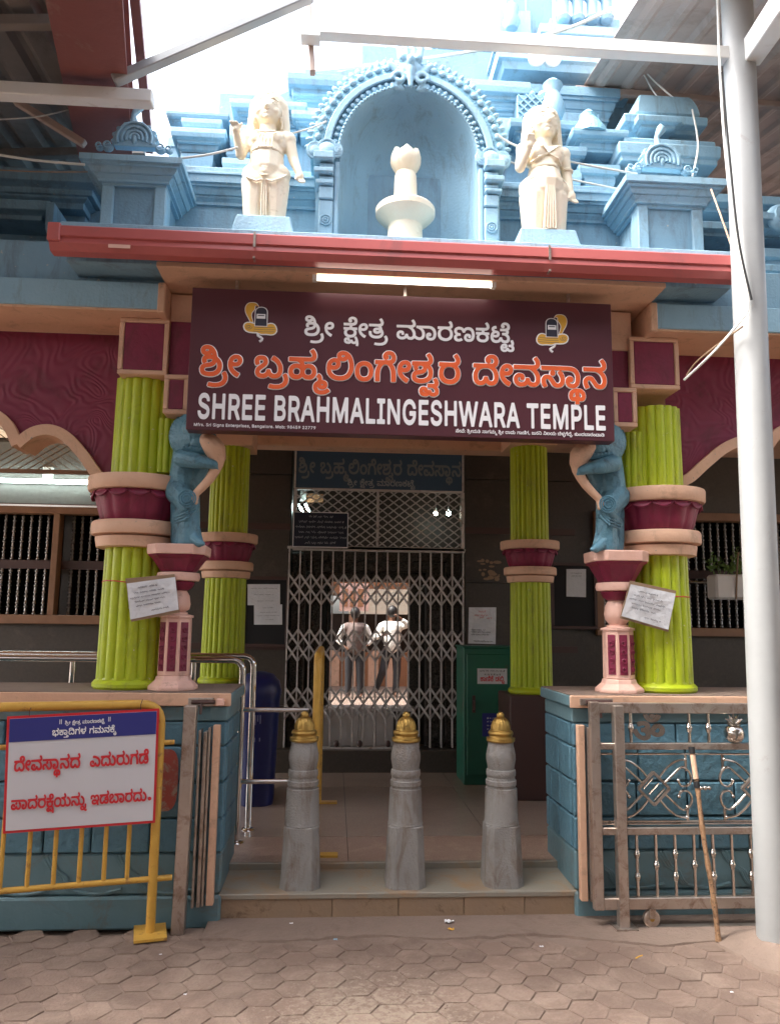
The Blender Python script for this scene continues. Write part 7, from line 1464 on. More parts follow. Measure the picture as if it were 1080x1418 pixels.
# fan shaped finials on the corner piers
def finial(px, pyb, pyt, Y):
    b = P(px, pyb, Y); h = P(px, pyt, Y).z - b.z
    pr = []
    r = h*.36
    m = MB(); poly = []
    for k in range(40):
        a = -math.pi*.12 + k/39*math.pi*1.24; rr = r*(1+.07*math.sin(a*16))
        poly.append((b.x + rr*1.12*math.cos(a), b.z + r*.55 + rr*math.sin(a)))
    m.prism(poly, Y-.02, Y+.03); f = build('finial', m, M['blue_light'], tower, bevel=.004)
    m = MB()
    for q in (.86, .62, .4, .22): m.tube([(b.x + r*q*math.cos(a), Y-.024, b.z + r*.6 + r*q*math.sin(a)) for a in [j*math.pi/14-.3 for j in range(18)]], .0085, n=6)
    m.ball((b.x, Y-.02, b.z + r*.55), r*.2, 10, 6, (.8, .5, 1.4))
    m.tube([(b.x-.012, Y, b.z+r*1.5), (b.x-.018, Y, b.z+h*.72), (b.x+.012, Y, b.z+h*.9), (b.x+.006, Y, b.z+h)], [r*.22, r*.13, r*.26, r*.04], n=10)
    for s_ in (-1, 1):
        for q, rr in ((1.30, .28), (1.72, .2)):
            m.ball((b.x+s_*r*q, Y, b.z + rr*r*.5), rr*r, 10, 6, (1, .4, .9))
            m.tube([(b.x+s_*r*q + rr*r*.6*math.cos(a), Y-.03, b.z+rr*r*.5 + rr*r*.6*math.sin(a)) for a in [j*.6 for j in range(10)]], .006, n=5)
    build('finial_carving', m, M['blue_light'], f, smooth=50)
finial(187, 210, 140, YT-.02)
finial(915, 240, 172, YT-.02)
# small finial and latticed drum behind the right statue
b = P(818, 186, 4.6); m = MB(); m.lathe((b.x, 4.65, b.z), [(.13, 0), (.12, .04), (.075, .11), (.055, .14), (.06, .16), (.02, .20)], n=14); build('rough_finial', m, M['carved_blue'], tower, smooth=50)
a, b, c, d = prect(716, 168, 766, 134, 4.75); tb('lattice_box', a, b, 4.75, 5.2, c, d, 'blue')
for k in range(-4, 6):
    for sg in (1, -1):
        x0_ = max(a+.005, a + k*.055); x1_ = min(b-.005, a + k*.055 + (d-c)); 
        if x1_ - x0_ < .03: continue
        z0_ = x0_ - (a+k*.055); z1_ = x1_ - (a+k*.055)
        if sg < 0: z0_, z1_ = (d-c)-z0_, (d-c)-z1_
        m = MB(); m.bar((x0_, 4.742+.002*sg, c+z0_), (x1_, 4.742+.002*sg, c+z1_), .008, .010, up=(0,1,0)); build('lattice_bar', m, M['blue_light'], tower)
for px in (737, 752): 
    b = P(px, 128, 4.75); m = MB(); m.ball((b.x, 4.78, b.z), .03, 10, 7); m.lathe((b.x, 4.78, b.z-.07), [(.02, 0), (.03, .03), (.012, .05)], n=8); build('knob', m, M['blue_light'], tower, smooth=True)
b = P(768, 150, 4.7); m = MB(); m.lathe((b.x, 4.75, b.z-.05), [(.06, 0), (.085, .08), (.055, .17), (.045, .20), (.07, .25), (.04, .28)], n=14); build('urn', m, M['blue_light'], tower, smooth=50)

# dim annexes either side, under the roofs
for sd, lab in ((-1, 'shaded blue mouldings of the temple front at the left edge, behind the corrugated roof'), (1, 'blue mouldings of the temple front seen between the white pole and the right edge')):
    if sd < 0:
        an = thing('tower_annex', (-1.9, 4.6, 3.4), lab, 'building')
        rows = ((-60, 130, 246, 262, 4.75, .06, 'blue'), (-60, 118, 262, 282, 4.8, .02, 'blue'), (-60, 60, 285, 300, 4.7, .05, 'blue'), (-60, 120, 262, 340, 4.9, 0, 'blue'), (-60, 66, 340, 352, 4.5, .03, 'blue'), (-60, 82, 352, 372, 4.45, .0, 'blue'), (-60, 200, 296, 345, 4.95, 0, 'blue'), (64, 74, 282, 344, 4.6, 0, 'blue'), (-60, 84, 366, 384, 4.4, .02, 'blue'))
    else:
        an = thing('tower_annex', (2.7, 4.6, 3.4), lab, 'building')
        rows = ((965, 1120, 282, 292, 4.6, .05, 'blue_light'), (975, 1120, 292, 330, 4.75, .0, 'blue'), (972, 1120, 318, 326, 4.55, .03, 'blue'), (1058, 1120, 304, 316, 4.45, .05, 'blue_light'), (1000, 1120, 330, 388, 4.8, 0, 'blue'), (1062, 1120, 372, 384, 4.4, .02, 'blue_light'), (1062, 1120, 350, 366, 4.45, .02, 'blue'))
    for (u0, u1, v0, v1, Y, o_, mt) in rows:
        a, b, c, d = prect(u0, v1, u1, v0, Y); m = MB(); h = d-c; m.mould(a, b, Y, 5.4, [(c, 0), (c+.3*h, 0), (c+.4*h, o_+.01), (d, o_+.015)]); build('moulding', m, M[mt], an, bevel=.003)
    if sd > 0:
        b = P(1082, 300, 4.4); m = MB(); m.ball((b.x, 4.42, b.z), .09, 14, 9, (1, .5, 1)); m.tube([(b.x + .06*math.cos(a), 4.36, b.z+.06*math.sin(a)) for a in [k*.5 for k in range(13)]], .01, n=6, closed=True); build('scroll', m, M['blue_light'], an, smooth=True)

# ================================================================ STATUES ON THE LEDGE
def statue(px, pyfoot, pytop, Y, sg, female, label):
    b = P(px, pyfoot-1, Y-.10); b.x = P(px, 220, Y).x; b.y = Y; H = P(px, pytop, Y).z - b.z; s = H / 1.0
    XS = [.74]
    def q(x, y, z): return (x*s*XS[0], y*s*.88, z*s*1.02)
    pr = []
    lean = .0
    # skirt / legs to the plinth
    if female:
        pr += [('c', q(-.10,0,.02), q(-.09,0,.28), .10*s, .135*s), ('c', q(.09,0,.02), q(.08,0,.28), .10*s, .135*s), ('e', q(0,0,.34), (.225*s,.14*s,.12*s)), ('c', q(0,-.01,.36), q(0,0,.50), .17*s, .125*s), ('c', q(0,-.05,.02), q(0,-.07,.32), .055*s, .06*s)]
        pr += [('e', q(-.085,-.075,.575), (.075*s,.06*s,.065*s)), ('e', q(.085,-.075,.575), (.075*s,.06*s,.065*s)), ('e', q(0,0,.575), (.165*s,.10*s,.10*s)), ('c', q(-.14,0,.635), q(.14,0,.635), .065*s, .065*s)]
    else:
        pr += [('c', q(-.10,0,.02), q(-.095,0,.30), .088*s, .125*s), ('c', q(.09,0,.02), q(.085,0,.30), .088*s, .125*s), ('e', q(0,0,.36), (.21*s,.125*s,.10*s)), ('c', q(0,0,.38), q(0,0,.52), .155*s, .14*s), ('c', q(0,-.06,.20), q(0,-.085,.34), .035*s, .06*s)]
        pr += [('e', q(0,0,.58), (.18*s,.105*s,.10*s)), ('c', q(-.16,0,.635), q(.16,0,.635), .062*s, .062*s), ('e', q(-.07,-.07,.60), (.075*s,.04*s,.05*s)), ('e', q(.07,-.07,.60), (.075*s,.04*s,.05*s))]
    n_body = len(pr); XS[0] = .86
    # neck, head
    pr += [('c', q(0,0,.65), q(0,0,.74), .06*s, .055*s), ('e', q(0,-.01,.815), (.098*s,.105*s,.115*s)), ('e', q(0,-.045,.765), (.07*s,.065*s,.055*s))]
    # nose, brows, lips, chin, cheeks
    pr += [('c', q(0,-.108,.83), q(0,-.132,.795), .012*s, .019*s), ('e', q(0,-.108,.762), (.030*s,.014*s,.010*s)), ('e', q(0,-.098,.735), (.024*s,.02*s,.016*s))]
    for k in (-1, 1):
        pr += [('e', q(k*.043,-.098,.828), (.026*s,.016*s,.013*s)), ('c', q(k*.018,-.108,.852), q(k*.07,-.085,.852), .007*s, .006*s), ('e', q(k*.055,-.075,.785), (.035*s,.03*s,.03*s)), ('e', q(k*.102,.0,.80), (.016*s,.02*s,.034*s))]
        # hair falling beside the face
        pr += [('c', q(k*.095,.02,.87), q(k*.125,.03,.70), .05*s, .04*s), ('c', q(k*.125,.03,.70), q(k*.13,.02,.66), .04*s, .03*s)]
    pr += [('e', q(0,.03,.865), (.125*s,.12*s,.10*s)), ('e', q(0,.06,.80), (.12*s,.09*s,.12*s))]
    hk = 1.05; hc = Vector(q(0, 0, .70))
    def hs_(v): v = Vector(v); return hc + (v - hc)*hk
    for i in range(n_body, len(pr)):
        p = pr[i]
        if p[0] == 'c': pr[i] = ('c', hs_(p[1]), hs_(p[2]), p[3]*hk, p[4]*hk)
        else: pr[i] = ('e', hs_(p[1]), tuple(v*hk for v in p[2]))
    n_head = len(pr); XS[0] = .74
    # raised arm (towards the left of the picture) and lowered arm
    if female:
        A = [(-.20,0,.625), (-.245,-.03,.48), (-.20,-.13,.575)]; Bm = [(.20,0,.625), (.235,.0,.47), (.25,-.03,.33)]
    else:
        A = [(-.20,0,.625), (-.24,-.03,.49), (-.27,-.13,.60)]; Bm = [(.20,0,.625), (.25,.0,.48), (.31,-.04,.36)]
    for T in (A, Bm):
        pr += [('e', q(T[0][0], 0, T[0][2]), (.06*s,.06*s,.055*s)), ('c', q(*T[0]), q(*T[1]), .052*s, .042*s), ('c', q(*T[1]), q(*T[2]), .042*s, .028*s)]
    # hands
    h = Vector(A[2]); 
    pr += [('e', q(h.x, h.y-.01, h.z+.015), (.035*s,.03*s,.03*s))]
    for k in range(4):
        x = h.x - .03 + k*.02
        pr += [('c', q(x, h.y-.02, h.z+.03), q(x - (.02 if not female else -.004), h.y-.05, h.z+(.05 if not female else .075)), .0105*s, .008*s)]
    pr += [('c', q(h.x+.03, h.y-.01, h.z+.02), q(h.x+.055, h.y-.03, h.z+.05), .011*s, .009*s)]
    h = Vector(Bm[2])
    pr += [('e', q(h.x+.01, h.y-.01, h.z-.025), (.032*s,.028*s,.038*s))]
    for k in range(4):
        x = h.x - .012 + k*.017
        pr += [('c', q(x, h.y-.015, h.z-.05), q(x+.022, h.y-.03, h.z-.082+.006*abs(k-1.5)), .0105*s, .008*s)]
    pr += [('c', q(h.x-.02, h.y-.02, h.z-.02), q(h.x-.028, h.y-.04, h.z-.06), .010*s, .008*s)]
    for i in list(range(n_body)) + list(range(n_head, len(pr))):
        p = pr[i]; gq = .82 if i < n_body else .88
        pr[i] = ('c', p[1], p[2], p[3]*gq, p[4]*gq) if p[0] == 'c' else ('e', p[1], (p[2][0]*gq, p[2][1]*gq, p[2][2]))
    st_ = figure('statue', pr, M['cream'], Vector((b.x, Y, b.z)), .0052, None, 3, label=label, cat='statue')
    st_.rotation_euler.z = R(6 if sg > 0 else -2)
    # folds, belt, necklace, armlets
    m = MB(); o = Vector((b.x, Y, b.z))
    def el(zz, rx, ry, r, a0=0, a1=2*math.pi, n=24, sag=0, yo=0): 
        rx *= .93; ry *= .90
        pts = []
        for k in range(n+1):
            a = a0 + (a1-a0)*k/n
            pts.append(o + Vector(q(rx*math.cos(a), yo + ry*math.sin(a), zz - sag*max(0, -math.sin(a))**2)))
        m.tube(pts, r*s, n=6)
    el(.50 if not female else .475, .158 if not female else .15, .145 if not female else .14, .010, math.pi, 2*math.pi)
    if female:
        el(.37, .228, .150, .008, math.pi, 2*math.pi, sag=-.03)
        for k in range(5): 
            x = -.05 + .025*k
            m.tube([o + Vector(q(x*.6, -.145, .36)), o + Vector(q(x*.9, -.135, .2)), o + Vector(q(x*1.1, -.118, .02))], .009*s, n=6)
        for k in (-1, 1): m.tube([o + Vector(q(k*.14, -.07, .65)), o + Vector(q(k*.07, -.14, .60)), o + Vector(q(0, -.105, .57)), o + Vector(q(-k*.09, -.12, .53)), o + Vector(q(-k*.15, -.06, .51))], .008*s, n=6)
        m.tube([o + Vector(q(.232+.05*math.cos(a), .05*math.sin(a), .50)) for a in [k*.6 for k in range(11)]], .010*s, n=6, closed=True)
    else:
        for k in range(3): el(.40-.028*k, .10-.01*k, .145, .008, math.pi*1.05, math.pi*1.95, n=12, sag=.045)
        m.tube([o + Vector(q(x, -.112 - .01*math.cos(x*20), .655 - .04*math.cos(x*10))) for x in [-.09+.02*k for k in range(10)]], .007*s, n=6)
        for k in range(5): m.tube([o + Vector(q(-.06+.03*k, -.118, .60)), o + Vector(q(-.075+.034*k, -.125, .54)), o + Vector(q(-.06+.03*k, -.135, .50))], .0055*s, n=5)
        for k in (-1, 1): m.tube([o + Vector(q(k*.20, -.06, .34)), o + Vector(q(k*.15, -.115, .285)), o + Vector(q(k*.07, -.13, .255)), o + Vector(q(k*.015, -.12, .27))], .008*s, n=6)
        for k in (-1, 0, 1): m.tube([o + Vector(q(k*.018, -.10, .27)), o + Vector(q(k*.022, -.10, .15)), o + Vector(q(k*.02, -.085, .03))], .007*s, n=6)
    XS[0] = .86
    hd = lambda x, y, z: o + hs_(q(x, y, z))
    for k in (-1, 1):
        m.tube([hd(k*(.045+.030*math.cos(a)), -.112+.012*abs(math.cos(a)), .828+.013*math.sin(a)) for a in [j*math.pi/7 for j in range(14)]], .0045*s, n=5, closed=True)
        m.ball(hd(k*.045, -.116, .828), .0075*s, 8, 6)
        m.tube([hd(k*.015, -.115, .852), hd(k*.045, -.112, .864), hd(k*.082, -.085, .850)], .0055*s, n=5)
        for j in range(5):
            m.tube([hd(k*(.03+.02*j), -.085+.02*j, .925-.01*j), hd(k*(.095+.012*j), -.05+.02*j, .86), hd(k*(.115+.010*j), -.035+.02*j, .76), hd(k*(.110+.010*j), -.03+.02*j, .69)], .0065*s, n=5)
        m.tube([hd(k*.098, -.03, .775), hd(k*.102, -.045, .755), hd(k*.098, -.03, .735)], .009*s, n=6)
    m.tube([hd(x, -.118 + abs(x)*.35, .762 + abs(x)*.18) for x in (-.032, -.016, 0, .016, .032)], .0035*s, n=5)
    m.tube([hd(x, -.095+abs(x)*.5, .905 - abs(x)*.25) for x in (-.08, -.04, 0, .04, .08)], .007*s, n=6)
    dr = build('carved_details', m, M['cream'], st_, smooth=True)
    dr.location = (0, 0, 0)
    pl = MB(); r0 = .19*s if not female else .20*s
    pl.rings([[(b.x-r0*1.12, Y-.10, ZL+.0), (b.x+r0*1.12, Y-.10, ZL), (b.x+r0*1.12, Y+.12, ZL), (b.x-r0*1.12, Y+.12, ZL)], [(b.x-r0*.95, Y-.085, b.z+.012), (b.x+r0*.95, Y-.085, b.z+.012), (b.x+r0*.95, Y+.1, b.z+.012), (b.x-r0*.95, Y+.1, b.z+.012)]])
    build('statue_plinth', pl, M['blue_light'], label='rough blue plinth under the ' + ('right' if female else 'left') + ' cream statue', cat='plinth', bevel=.006)
statue(370, 300, 128, 4.08, -1, False, 'cream statue of a long haired man with raised palm, left of the niche')
statue(752, 318, 147, 4.08, 1, True, 'cream statue of a draped woman with a fist at her shoulder, right of the niche')

# lotus pillar inside the niche
b = P(561, 326, 4.25); kx = lambda u: u*.0046
zz0 = ZL
zq = lambda py: zc(py, 4.22, 561)
t = thing('lotus_pillar', (b.x, 4.26, ZL), 'cream pedestal with round tray, post and lotus bud inside the arched niche', 'pillar')
m = MB(); m.lathe((b.x, 4.26, 0), [(.108, ZL-.0), (.100, zq(318)), (.098, zq(310)), (.108, zq(307)), (.145, zq(301)), (.165, zq(296)), (.172, zq(294)), (.172, zq(287)), (.165, zq(285)), (.075, zq(283)), (.06, zq(282))], n=48); build('round_tray', m, M['cream'], t, smooth=22)
m = MB(); m.lathe((b.x, 4.26, 0), [(.068, zq(281)), (.066, zq(250)), (.062, zq(238)), (.045, zq(232))], n=32); build('post', m, M['cream'], t, smooth=35)
for k in range(6):
    a = 2*math.pi*k/6 + .5236
    rg = []
    for j in range(7):
        u = j/6; z = zq(236) + (zq(204)-zq(236))*u; rr = .040 + .040*math.sin(u*2.5); w = .052*math.sin(math.pi*(.16+.82*u))**.6 + .002
        ctr = Vector((b.x + rr*math.cos(a), 4.26 + rr*math.sin(a), z)); tn = Vector((-math.sin(a), math.cos(a), 0)); rd = Vector((math.cos(a), math.sin(a), 0))
        rg.append([ctr + tn*w*c_ + rd*.014*s_ for c_, s_ in ((1,-.4),(.5,.5),(0,.9),(-.5,.5),(-1,-.4),(0,-.5))])
    m = MB(); m.rings(rg); build('petal', m, M['cream'], t, smooth=True)
m = MB(); m.ball((b.x, 4.26, zq(221)), .062, 14, 8, (1,1,1.15)); build('bud', m, M['cream'], t, smooth=True)

# ================================================================ SIGN BOARD
RX = Matrix.Rotation(math.pi/2, 3, 'X')
sa, sb = P(263, 400, YS), P(848, 609, YS)
sx0, sx1 = P(262, 500, YS).x, P(848, 510, YS).x
sz1, sz0 = (P(264, 399, YS).z + P(848, 420, YS).z)/2, (P(260, 597, YS).z + P(848, 609, YS).z)/2
sign = thing('temple_signboard', ((sx0+sx1)/2, YS, sz0), 'wide dark maroon signboard with orange and white Kannada and English temple name', 'sign')
m = MB(); m.box(sx0, sx1, YS, YS+.09, sz0, sz1); build('board', m, M['sign'], sign, bevel=.003)
SW, SH = sx1-sx0, sz1-sz0
def sg_(u, v): return Vector((sx0 + u*SW, YS, sz1 - v*SH))     # u, v as fractions of the board
def sign_line(line, u0, u1, v, mt, dy, hs=1.0, ex=.001, fat=0.0):
    w = (u1-u0)*SW; adv = LETTERING[line][0]
    me = letters(line, w, ex, hs, fat)
    p = sg_(u0, v); p.y = YS - dy
    return place_mesh('lettering', me, mt, p, RX, sign)
sign_line('title', .262, .760, .315, M['print_white'], .0025, 1.0)
sign_line('name', .025, .985, .622, M['print_orange'], .0062, 1.06)
# white edge of the orange letters: a thin bead along every outline
adv, qn_, outlines = LETTERING['name']; k_ = .96*SW/adv; org = sg_(.025, .622)
m = MB()
for steps in outlines:
    x = y = 0; pts = []
    for i in range(0, len(steps), 2):
        x += steps[i]; y += steps[i+1]; pts.append((org.x + x*qn_*k_, YS-.0012, org.z + y*qn_*k_*1.06))
    m.tube(pts, .0046, n=4, closed=True)
build('letter_edge', m, M['print_white'], sign)
sign_line('english', .024, .982, .918, M['print_white'], .0025, 1.66, .001, -19)
sign_line('maker', .018, .296, .975, M['print_white'], .0025, 1.0)
sign_line('donor', .620, .975, .968, M['print_white'], .0025, 1.0)
# lingam-and-cobra emblems
def disc_poly(cx_, cz_, pts, y, mt, name, parent=sign, th=.0015):
    m = MB(); m.prism([(cx_+a, cz_+b) for a, b in pts], y-th, y); return build(name, m, mt, parent)
HOOD = [(175,250),(182,205),(200,165),(228,128),(262,106),(310,96),(360,94),(405,100),(440,112),(468,142),(500,200),(470,186),(440,180),(412,190),(416,225),(412,262),(386,300),(362,332),(344,370),(340,410),(352,470),(385,575),(300,575),(270,510),(236,448),(206,395),(186,345),(176,300)]
LING = [(405,672),(405,330),(415,285),(435,250),(468,224),(510,208),(555,203),(600,209),(640,225),(672,252),(692,288),(700,330),(700,672)]
COIL = [(150,690),(155,650),(172,612),(205,584),(250,568),(310,566),(400,590),(560,600),(700,590),(760,572),(820,576),(870,605),(905,655),(925,715),(925,775),(898,825),(850,862),(780,876),(680,866),(560,872),(460,836),(370,836),(280,828),(215,800),(172,758)]
def inset(pts, d):
    cx_ = sum(p[0] for p in pts)/len(pts); cz_ = sum(p[1] for p in pts)/len(pts); n = len(pts); out = []
    ar = sum(pts[i][0]*pts[(i+1) % n][1] - pts[(i+1) % n][0]*pts[i][1] for i in range(n))
    for i in range(n):
        a = Vector(pts[i-1]); b = Vector(pts[(i+1) % n]); t_ = (b-a).normalized(); nn = Vector((-t_.y, t_.x)) * (1 if ar > 0 else -1)
        out.append((pts[i][0] + nn.x*d, pts[i][1] + nn.y*d))
    return out
for ux, fl in ((.1605, 1), (.8535, -1)):
    c = sg_(ux, .232); s = SW/585/16.6
    f = lambda L_: [((a-540)*fl*s, (560-b)*s) for a, b in L_]
    lay = [YS - .0012]
    def plate(pts, mt, nm):
        disc_poly(c.x, c.z, f(pts), lay[0], mt, nm, th=.001); lay[0] -= .0012
    plate(HOOD, M['print_white'], 'cobra_hood'); plate(inset(HOOD, 16), M['gold_print'], 'cobra_hood')
    plate(COIL, M['print_white'], 'cobra_coil'); plate(inset(COIL, 28), M['gold_print'], 'cobra_coil')
    m = MB()
    for zz, x0_, x1_ in ((690, 410, 850), (740, 400, 880), (790, 390, 860)):
        p = f([(x0_, zz), ((x0_+x1_)/2, zz+8), (x1_, zz-4)]); m.tube([(c.x+q[0], lay[0], c.z+q[1]) for q in p], 7*s, n=4)
    m.tube([(c.x+q[0], lay[0], c.z+q[1]) for q in f([(280+(80-5*j)*math.cos(j*.7), 690+(66-4*j)*math.sin(j*.7)) for j in range(15)])], 8*s, n=4)
    build('coil_lines', m, M['card'], sign)
    plate(LING, M['print_white'], 'lingam'); plate(inset(LING, 22), M['print_dark'], 'lingam')
    plate([(450,380),(650,380),(650,490),(450,490)], M['print_white'], 'lingam_mark'); plate([(478,408),(622,408),(622,428),(478,428)], M['print_dark'], 'lingam_mark')
    m = MB(); m.tube([(c.x+q[0], YS, c.z+q[1]) for q in f([(480,830),(490,880),(560,925),(592,950),(580,985),(530,1025)])], 30*s, n=6); build('cobra_tail', m, M['print_white'], sign)
# hangers
for u in (.1, .5, .9):
    p = sg_(u, 0); m = MB(); m.box(p.x-.008, p.x+.008, YS+.03, YS+.05, sz1-.002, zs-.02); build('hanger', m, M['steel_brown'], sign)
# tube light over the sign
a, b = P(434, 383, YS-.07), P(685, 394, YS-.07)
t = thing('tube_light', ((a.x+b.x)/2, YS-.05, a.z), 'lit cream tube light fixed just above the maroon signboard', 'light')
m = MB(); m.box(a.x, b.x, YS-.06, YS-.02, a.z-.006, a.z+.022); build('housing', m, M['white'], t, bevel=.003)
m = MB(); m.tube([(a.x+.01, YS-.07, a.z-.008), (b.x-.01, YS-.07, a.z-.008)], .0125, n=10); build('tube', m, M['tube_on'], t, smooth=True)
for q in (a.x+.008, b.x-.008): 
    m = MB(); m.box(q-.012, q+.012, YS-.086, YS-.05, a.z-.024, a.z+.006); build('end_cap', m, M['white'], t)
# hall tube light at the left
a, b = P(-30, 664, YB-.06), P(133, 668, YB-.06)
t = thing('hall_tube_light', ((a.x+b.x)/2, YB-.05, a.z), 'bright white tube light on the grey wall behind the left arch', 'light')
m = MB(); m.tube([(a.x, YB-.06, a.z), (b.x, YB-.06, a.z)], .017, n=10); build('tube', m, M['tube_hall'], t, smooth=True)
m = MB(); c = P(66, 655, YB-.05); m.box(c.x-.045, c.x+.045, YB-.045, YB-.013, c.z-.05, c.z+.06); build('holder', m, M['white'], t, bevel=.004)
m = MB(); m.box(a.x, b.x, YB-.04, YB-.013, a.z-.02, a.z+.02); build('housing', m, M['white'], t)

# ================================================================ DOORWAY, SIGN OVER IT, FOLDING GATE
YD = YB - .05
def yrect(px0, py0, px1, py1, Y): return prect(px0, py1, px1, py0, Y)
t = thing('door_signboard', (P(520, 670, YD).x, YD-.03, zc(676, YD)), 'dim blue board with dark Kannada lettering over the folding gate', 'sign')
a, b, c, d = yrect(408, 627, 641, 677, YD-.03)
m = MB(); m.box(a, b, YD-.04, YD, c, d); build('board', m, mat('navy_faded', (.05,.10,.165), .4), t)
for q in ((a, b, d-.012, d+.006), (a, b, c-.006, c+.012), (a-.006, a+.012, c+.012, d-.012), (b-.012, b+.006, c+.012, d-.012)):
    m = MB(); m.box(q[0], q[1], YD-.05, YD-.002, q[2], q[3]); build('frame', m, M['iron'], t)
me = letters('name', (b-a)*.97, .0005, 1.35); place_mesh('lettering', me, M['print_faded'], (a+(b-a)*.02, YD-.042, d-(d-c)*.60), RX, t)
me = letters('title', (b-a)*.40, .0005, 1.0); place_mesh('lettering', me, mat('grey_print', (.33,.36,.38), .5), (a+(b-a)*.31, YD-.042, c+(d-c)*.12), RX, t)
# transom with diamond lattice
tr = thing('gate_transom', (P(520, 760, YD).x, YD, zc(760, YD)), 'grey steel diamond lattice panel above the folding gate', 'grille')
a, b, c, d = yrect(407, 680, 641, 757, YD)
for q in ((a, b, d-.02, d+.008), (a-.01, b+.01, c-.035, c+.012), (a-.01, a+.018, c+.012, d-.02), (b-.018, b+.01, c+.012, d-.02)):
    m = MB(); m.box(q[0], q[1], YD-.03, YD+.01, q[2], q[3]); build('frame', m, M['iron'], tr, bevel=.003)
xm = P(523, 720, YD).x
m = MB(); m.box(xm-.012, xm+.012, YD-.028, YD+.008, c+.012, d-.02); build('mullion', m, M['iron'], tr)
zlo, zhi = c+.012, d-.02
pitch = .105
k = a - 1.0
slope = .75
while k < b:
    for sg in (1, -1):
        pts = []
        # line x = k + s ; z = zlo + slope*s (or from top)
        x0_, x1_ = max(k, a+.012), min(k + (zhi-zlo)/slope, b-.012)
        if x1_ - x0_ > .03:
            z0_ = zlo + slope*(x0_-k); z1_ = zlo + slope*(x1_-k)
            if sg < 0: z0_, z1_ = zhi+zlo-z0_, zhi+zlo-z1_
            m = MB(); m.bar((x0_, YD-.01+sg*.003, z0_), (x1_, YD-.01+sg*.003, z1_), .012, .004, up=(0,1,0)); build('lattice_bar', m, M['iron'], tr)
    k += pitch
# small dark notice on the transom
def scribble(parent, x0, x1, z, h, Y, mt, name='writing', words_=None, nrm=None, th=.0008):
    """one row of small writing as little raised strokes"""
    m = MB(); x = x0
    while x < x1:
        wlen = random.uniform(.08, .2) * (x1-x0); xe = min(x+wlen, x1); n = max(3, int((xe-x)/(h*.5)))
        pts = []
        for i in range(n*2):
            u = i/(n*2-1); pts.append((x + (xe-x)*u, Y, z + h*(.5*math.sin(i*2.4+x*50) + .2*random.uniform(-1, 1))))
        m.tube(pts, h*.10, n=4); x = xe + h*.7
    return build(name, m, mt, parent)
t = thing('small_notice_board', (P(444, 757, YD-.06).x, YD-.06, zc(757, YD-.06)), 'small dark notice board with rows of white writing hung on the transom', 'notice')
a, b, c, d = yrect(406, 711, 482, 757, YD-.05)
m = MB(); m.box(a, b, YD-.07, YD-.05, c, d); build('board', m, M['navy'], t)
for q in ((a-.004, b+.004, d-.003, d+.004), (a-.004, b+.004, c-.004, c+.003), (a-.004, a+.003, c+.003, d-.003), (b-.003, b+.004, c+.003, d-.003)):
    m = MB(); m.box(q[0], q[1], YD-.073, YD-.048, q[2], q[3]); build('frame', m, M['print_white'], t)
gp = mat('white_small_print', (.45,.47,.5), .5)
rows = [(.28,.72), (.10,.92), (.04,.97), (.10,.92), (.03,.98), (.22,.78)]
for i, (u0, u1) in enumerate(rows):
    scribble(t, a+(b-a)*u0, a+(b-a)*u1, d-(d-c)*(.12+i*.152), .022, YD-.0715, gp)

# collapsible gate
gate = thing('folding_gate', (P(518, 1037, YD).x, YD, .37), 'grey iron collapsible lattice gate closed across the temple doorway', 'gate')
ga, gb = P(397, 900, YD).x, P(641, 900, YD).x
gz1 = zc(762, YD); gz0 = .385
npk = 17; dxp = (gb-ga)/(npk-1)
pm = MB(); pm.box(-.006, .006, -.006, .006, 0, 1); pme = bpy.data.meshes.new('picket'); pme.from_pydata(pm.v, [], pm.f); pme.materials.append(M['iron'])
def inst(name, me, parent, loc, rot=(0,0,0), sc=(1,1,1)):
    o = bpy.data.objects.new(name, me); scene.collection.objects.link(o); o.parent = parent
    o.location = Vector(loc) - WORG[parent.name]; o.rotation_euler = rot; o.scale = sc; return o
for k in range(npk):
    for off in (-.012, .012): inst('picket', pme, gate, (ga + k*dxp, YD + off, gz0), sc=(1, 1, gz1-gz0))
bands = [(zc(797, YD), zc(838, YD)), (zc(873, YD), zc(916, YD)), (zc(953, YD), zc(996, YD))]
cm_ = {}
for (zt_, zb2) in bands:
    h = zt_-zb2
    L = math.hypot(2*dxp, h); an = math.atan2(h, 2*dxp)
    for k in range(-1, npk-1):
        for sg in (1, -1):
            x0_ = ga + k*dxp; x1_ = x0_ + 2*dxp; f0, f1 = 0, 1
            if k < 0: x0_ = ga; f0 = .5
            if k == npk-2: x1_ = ga + (k+1)*dxp; f1 = .5
            if sg > 0: za, zb3 = zb2 + h*f0, zb2 + h*f1
            else: za, zb3 = zt_ - h*f0, zt_ - h*f1
            key = (round(f1-f0, 2), sg, round(h, 4))
            if key not in cm_:
                mm = MB(); dx_ = x1_-x0_; mm.bar((-dx_/2, 0, -(zb3-za)/2), (dx_/2, 0, (zb3-za)/2), .019, .005, up=(0,1,0)); q = bpy.data.meshes.new('scissor_bar'); q.from_pydata(mm.v, [], mm.f); q.materials.append(M['iron']); cm_[key] = q
            inst('scissor_bar', cm_[key], gate, ((x0_+x1_)/2, YD + sg*.022, (za+zb3)/2))
m = MB(); m.box(ga-.02, gb+.02, YD-.03, YD+.03, gz1, gz1+.022); build('top_track', m, M['iron'], gate)
m = MB(); m.box(P(446, 1035, YD).x, P(545, 1035, YD).x, YD-.02, YD+.02, .371, .39); build('bottom_track', m, M['iron'], gate)
for px in (466, 498, 537): 
    c = P(px, 1030, YD); m = MB(); m.ball((c.x, YD-.02, .42), .026, 10, 6, (1,.5,1.2)); build('roller', m, M['dark_wood'], gate, smooth=True)

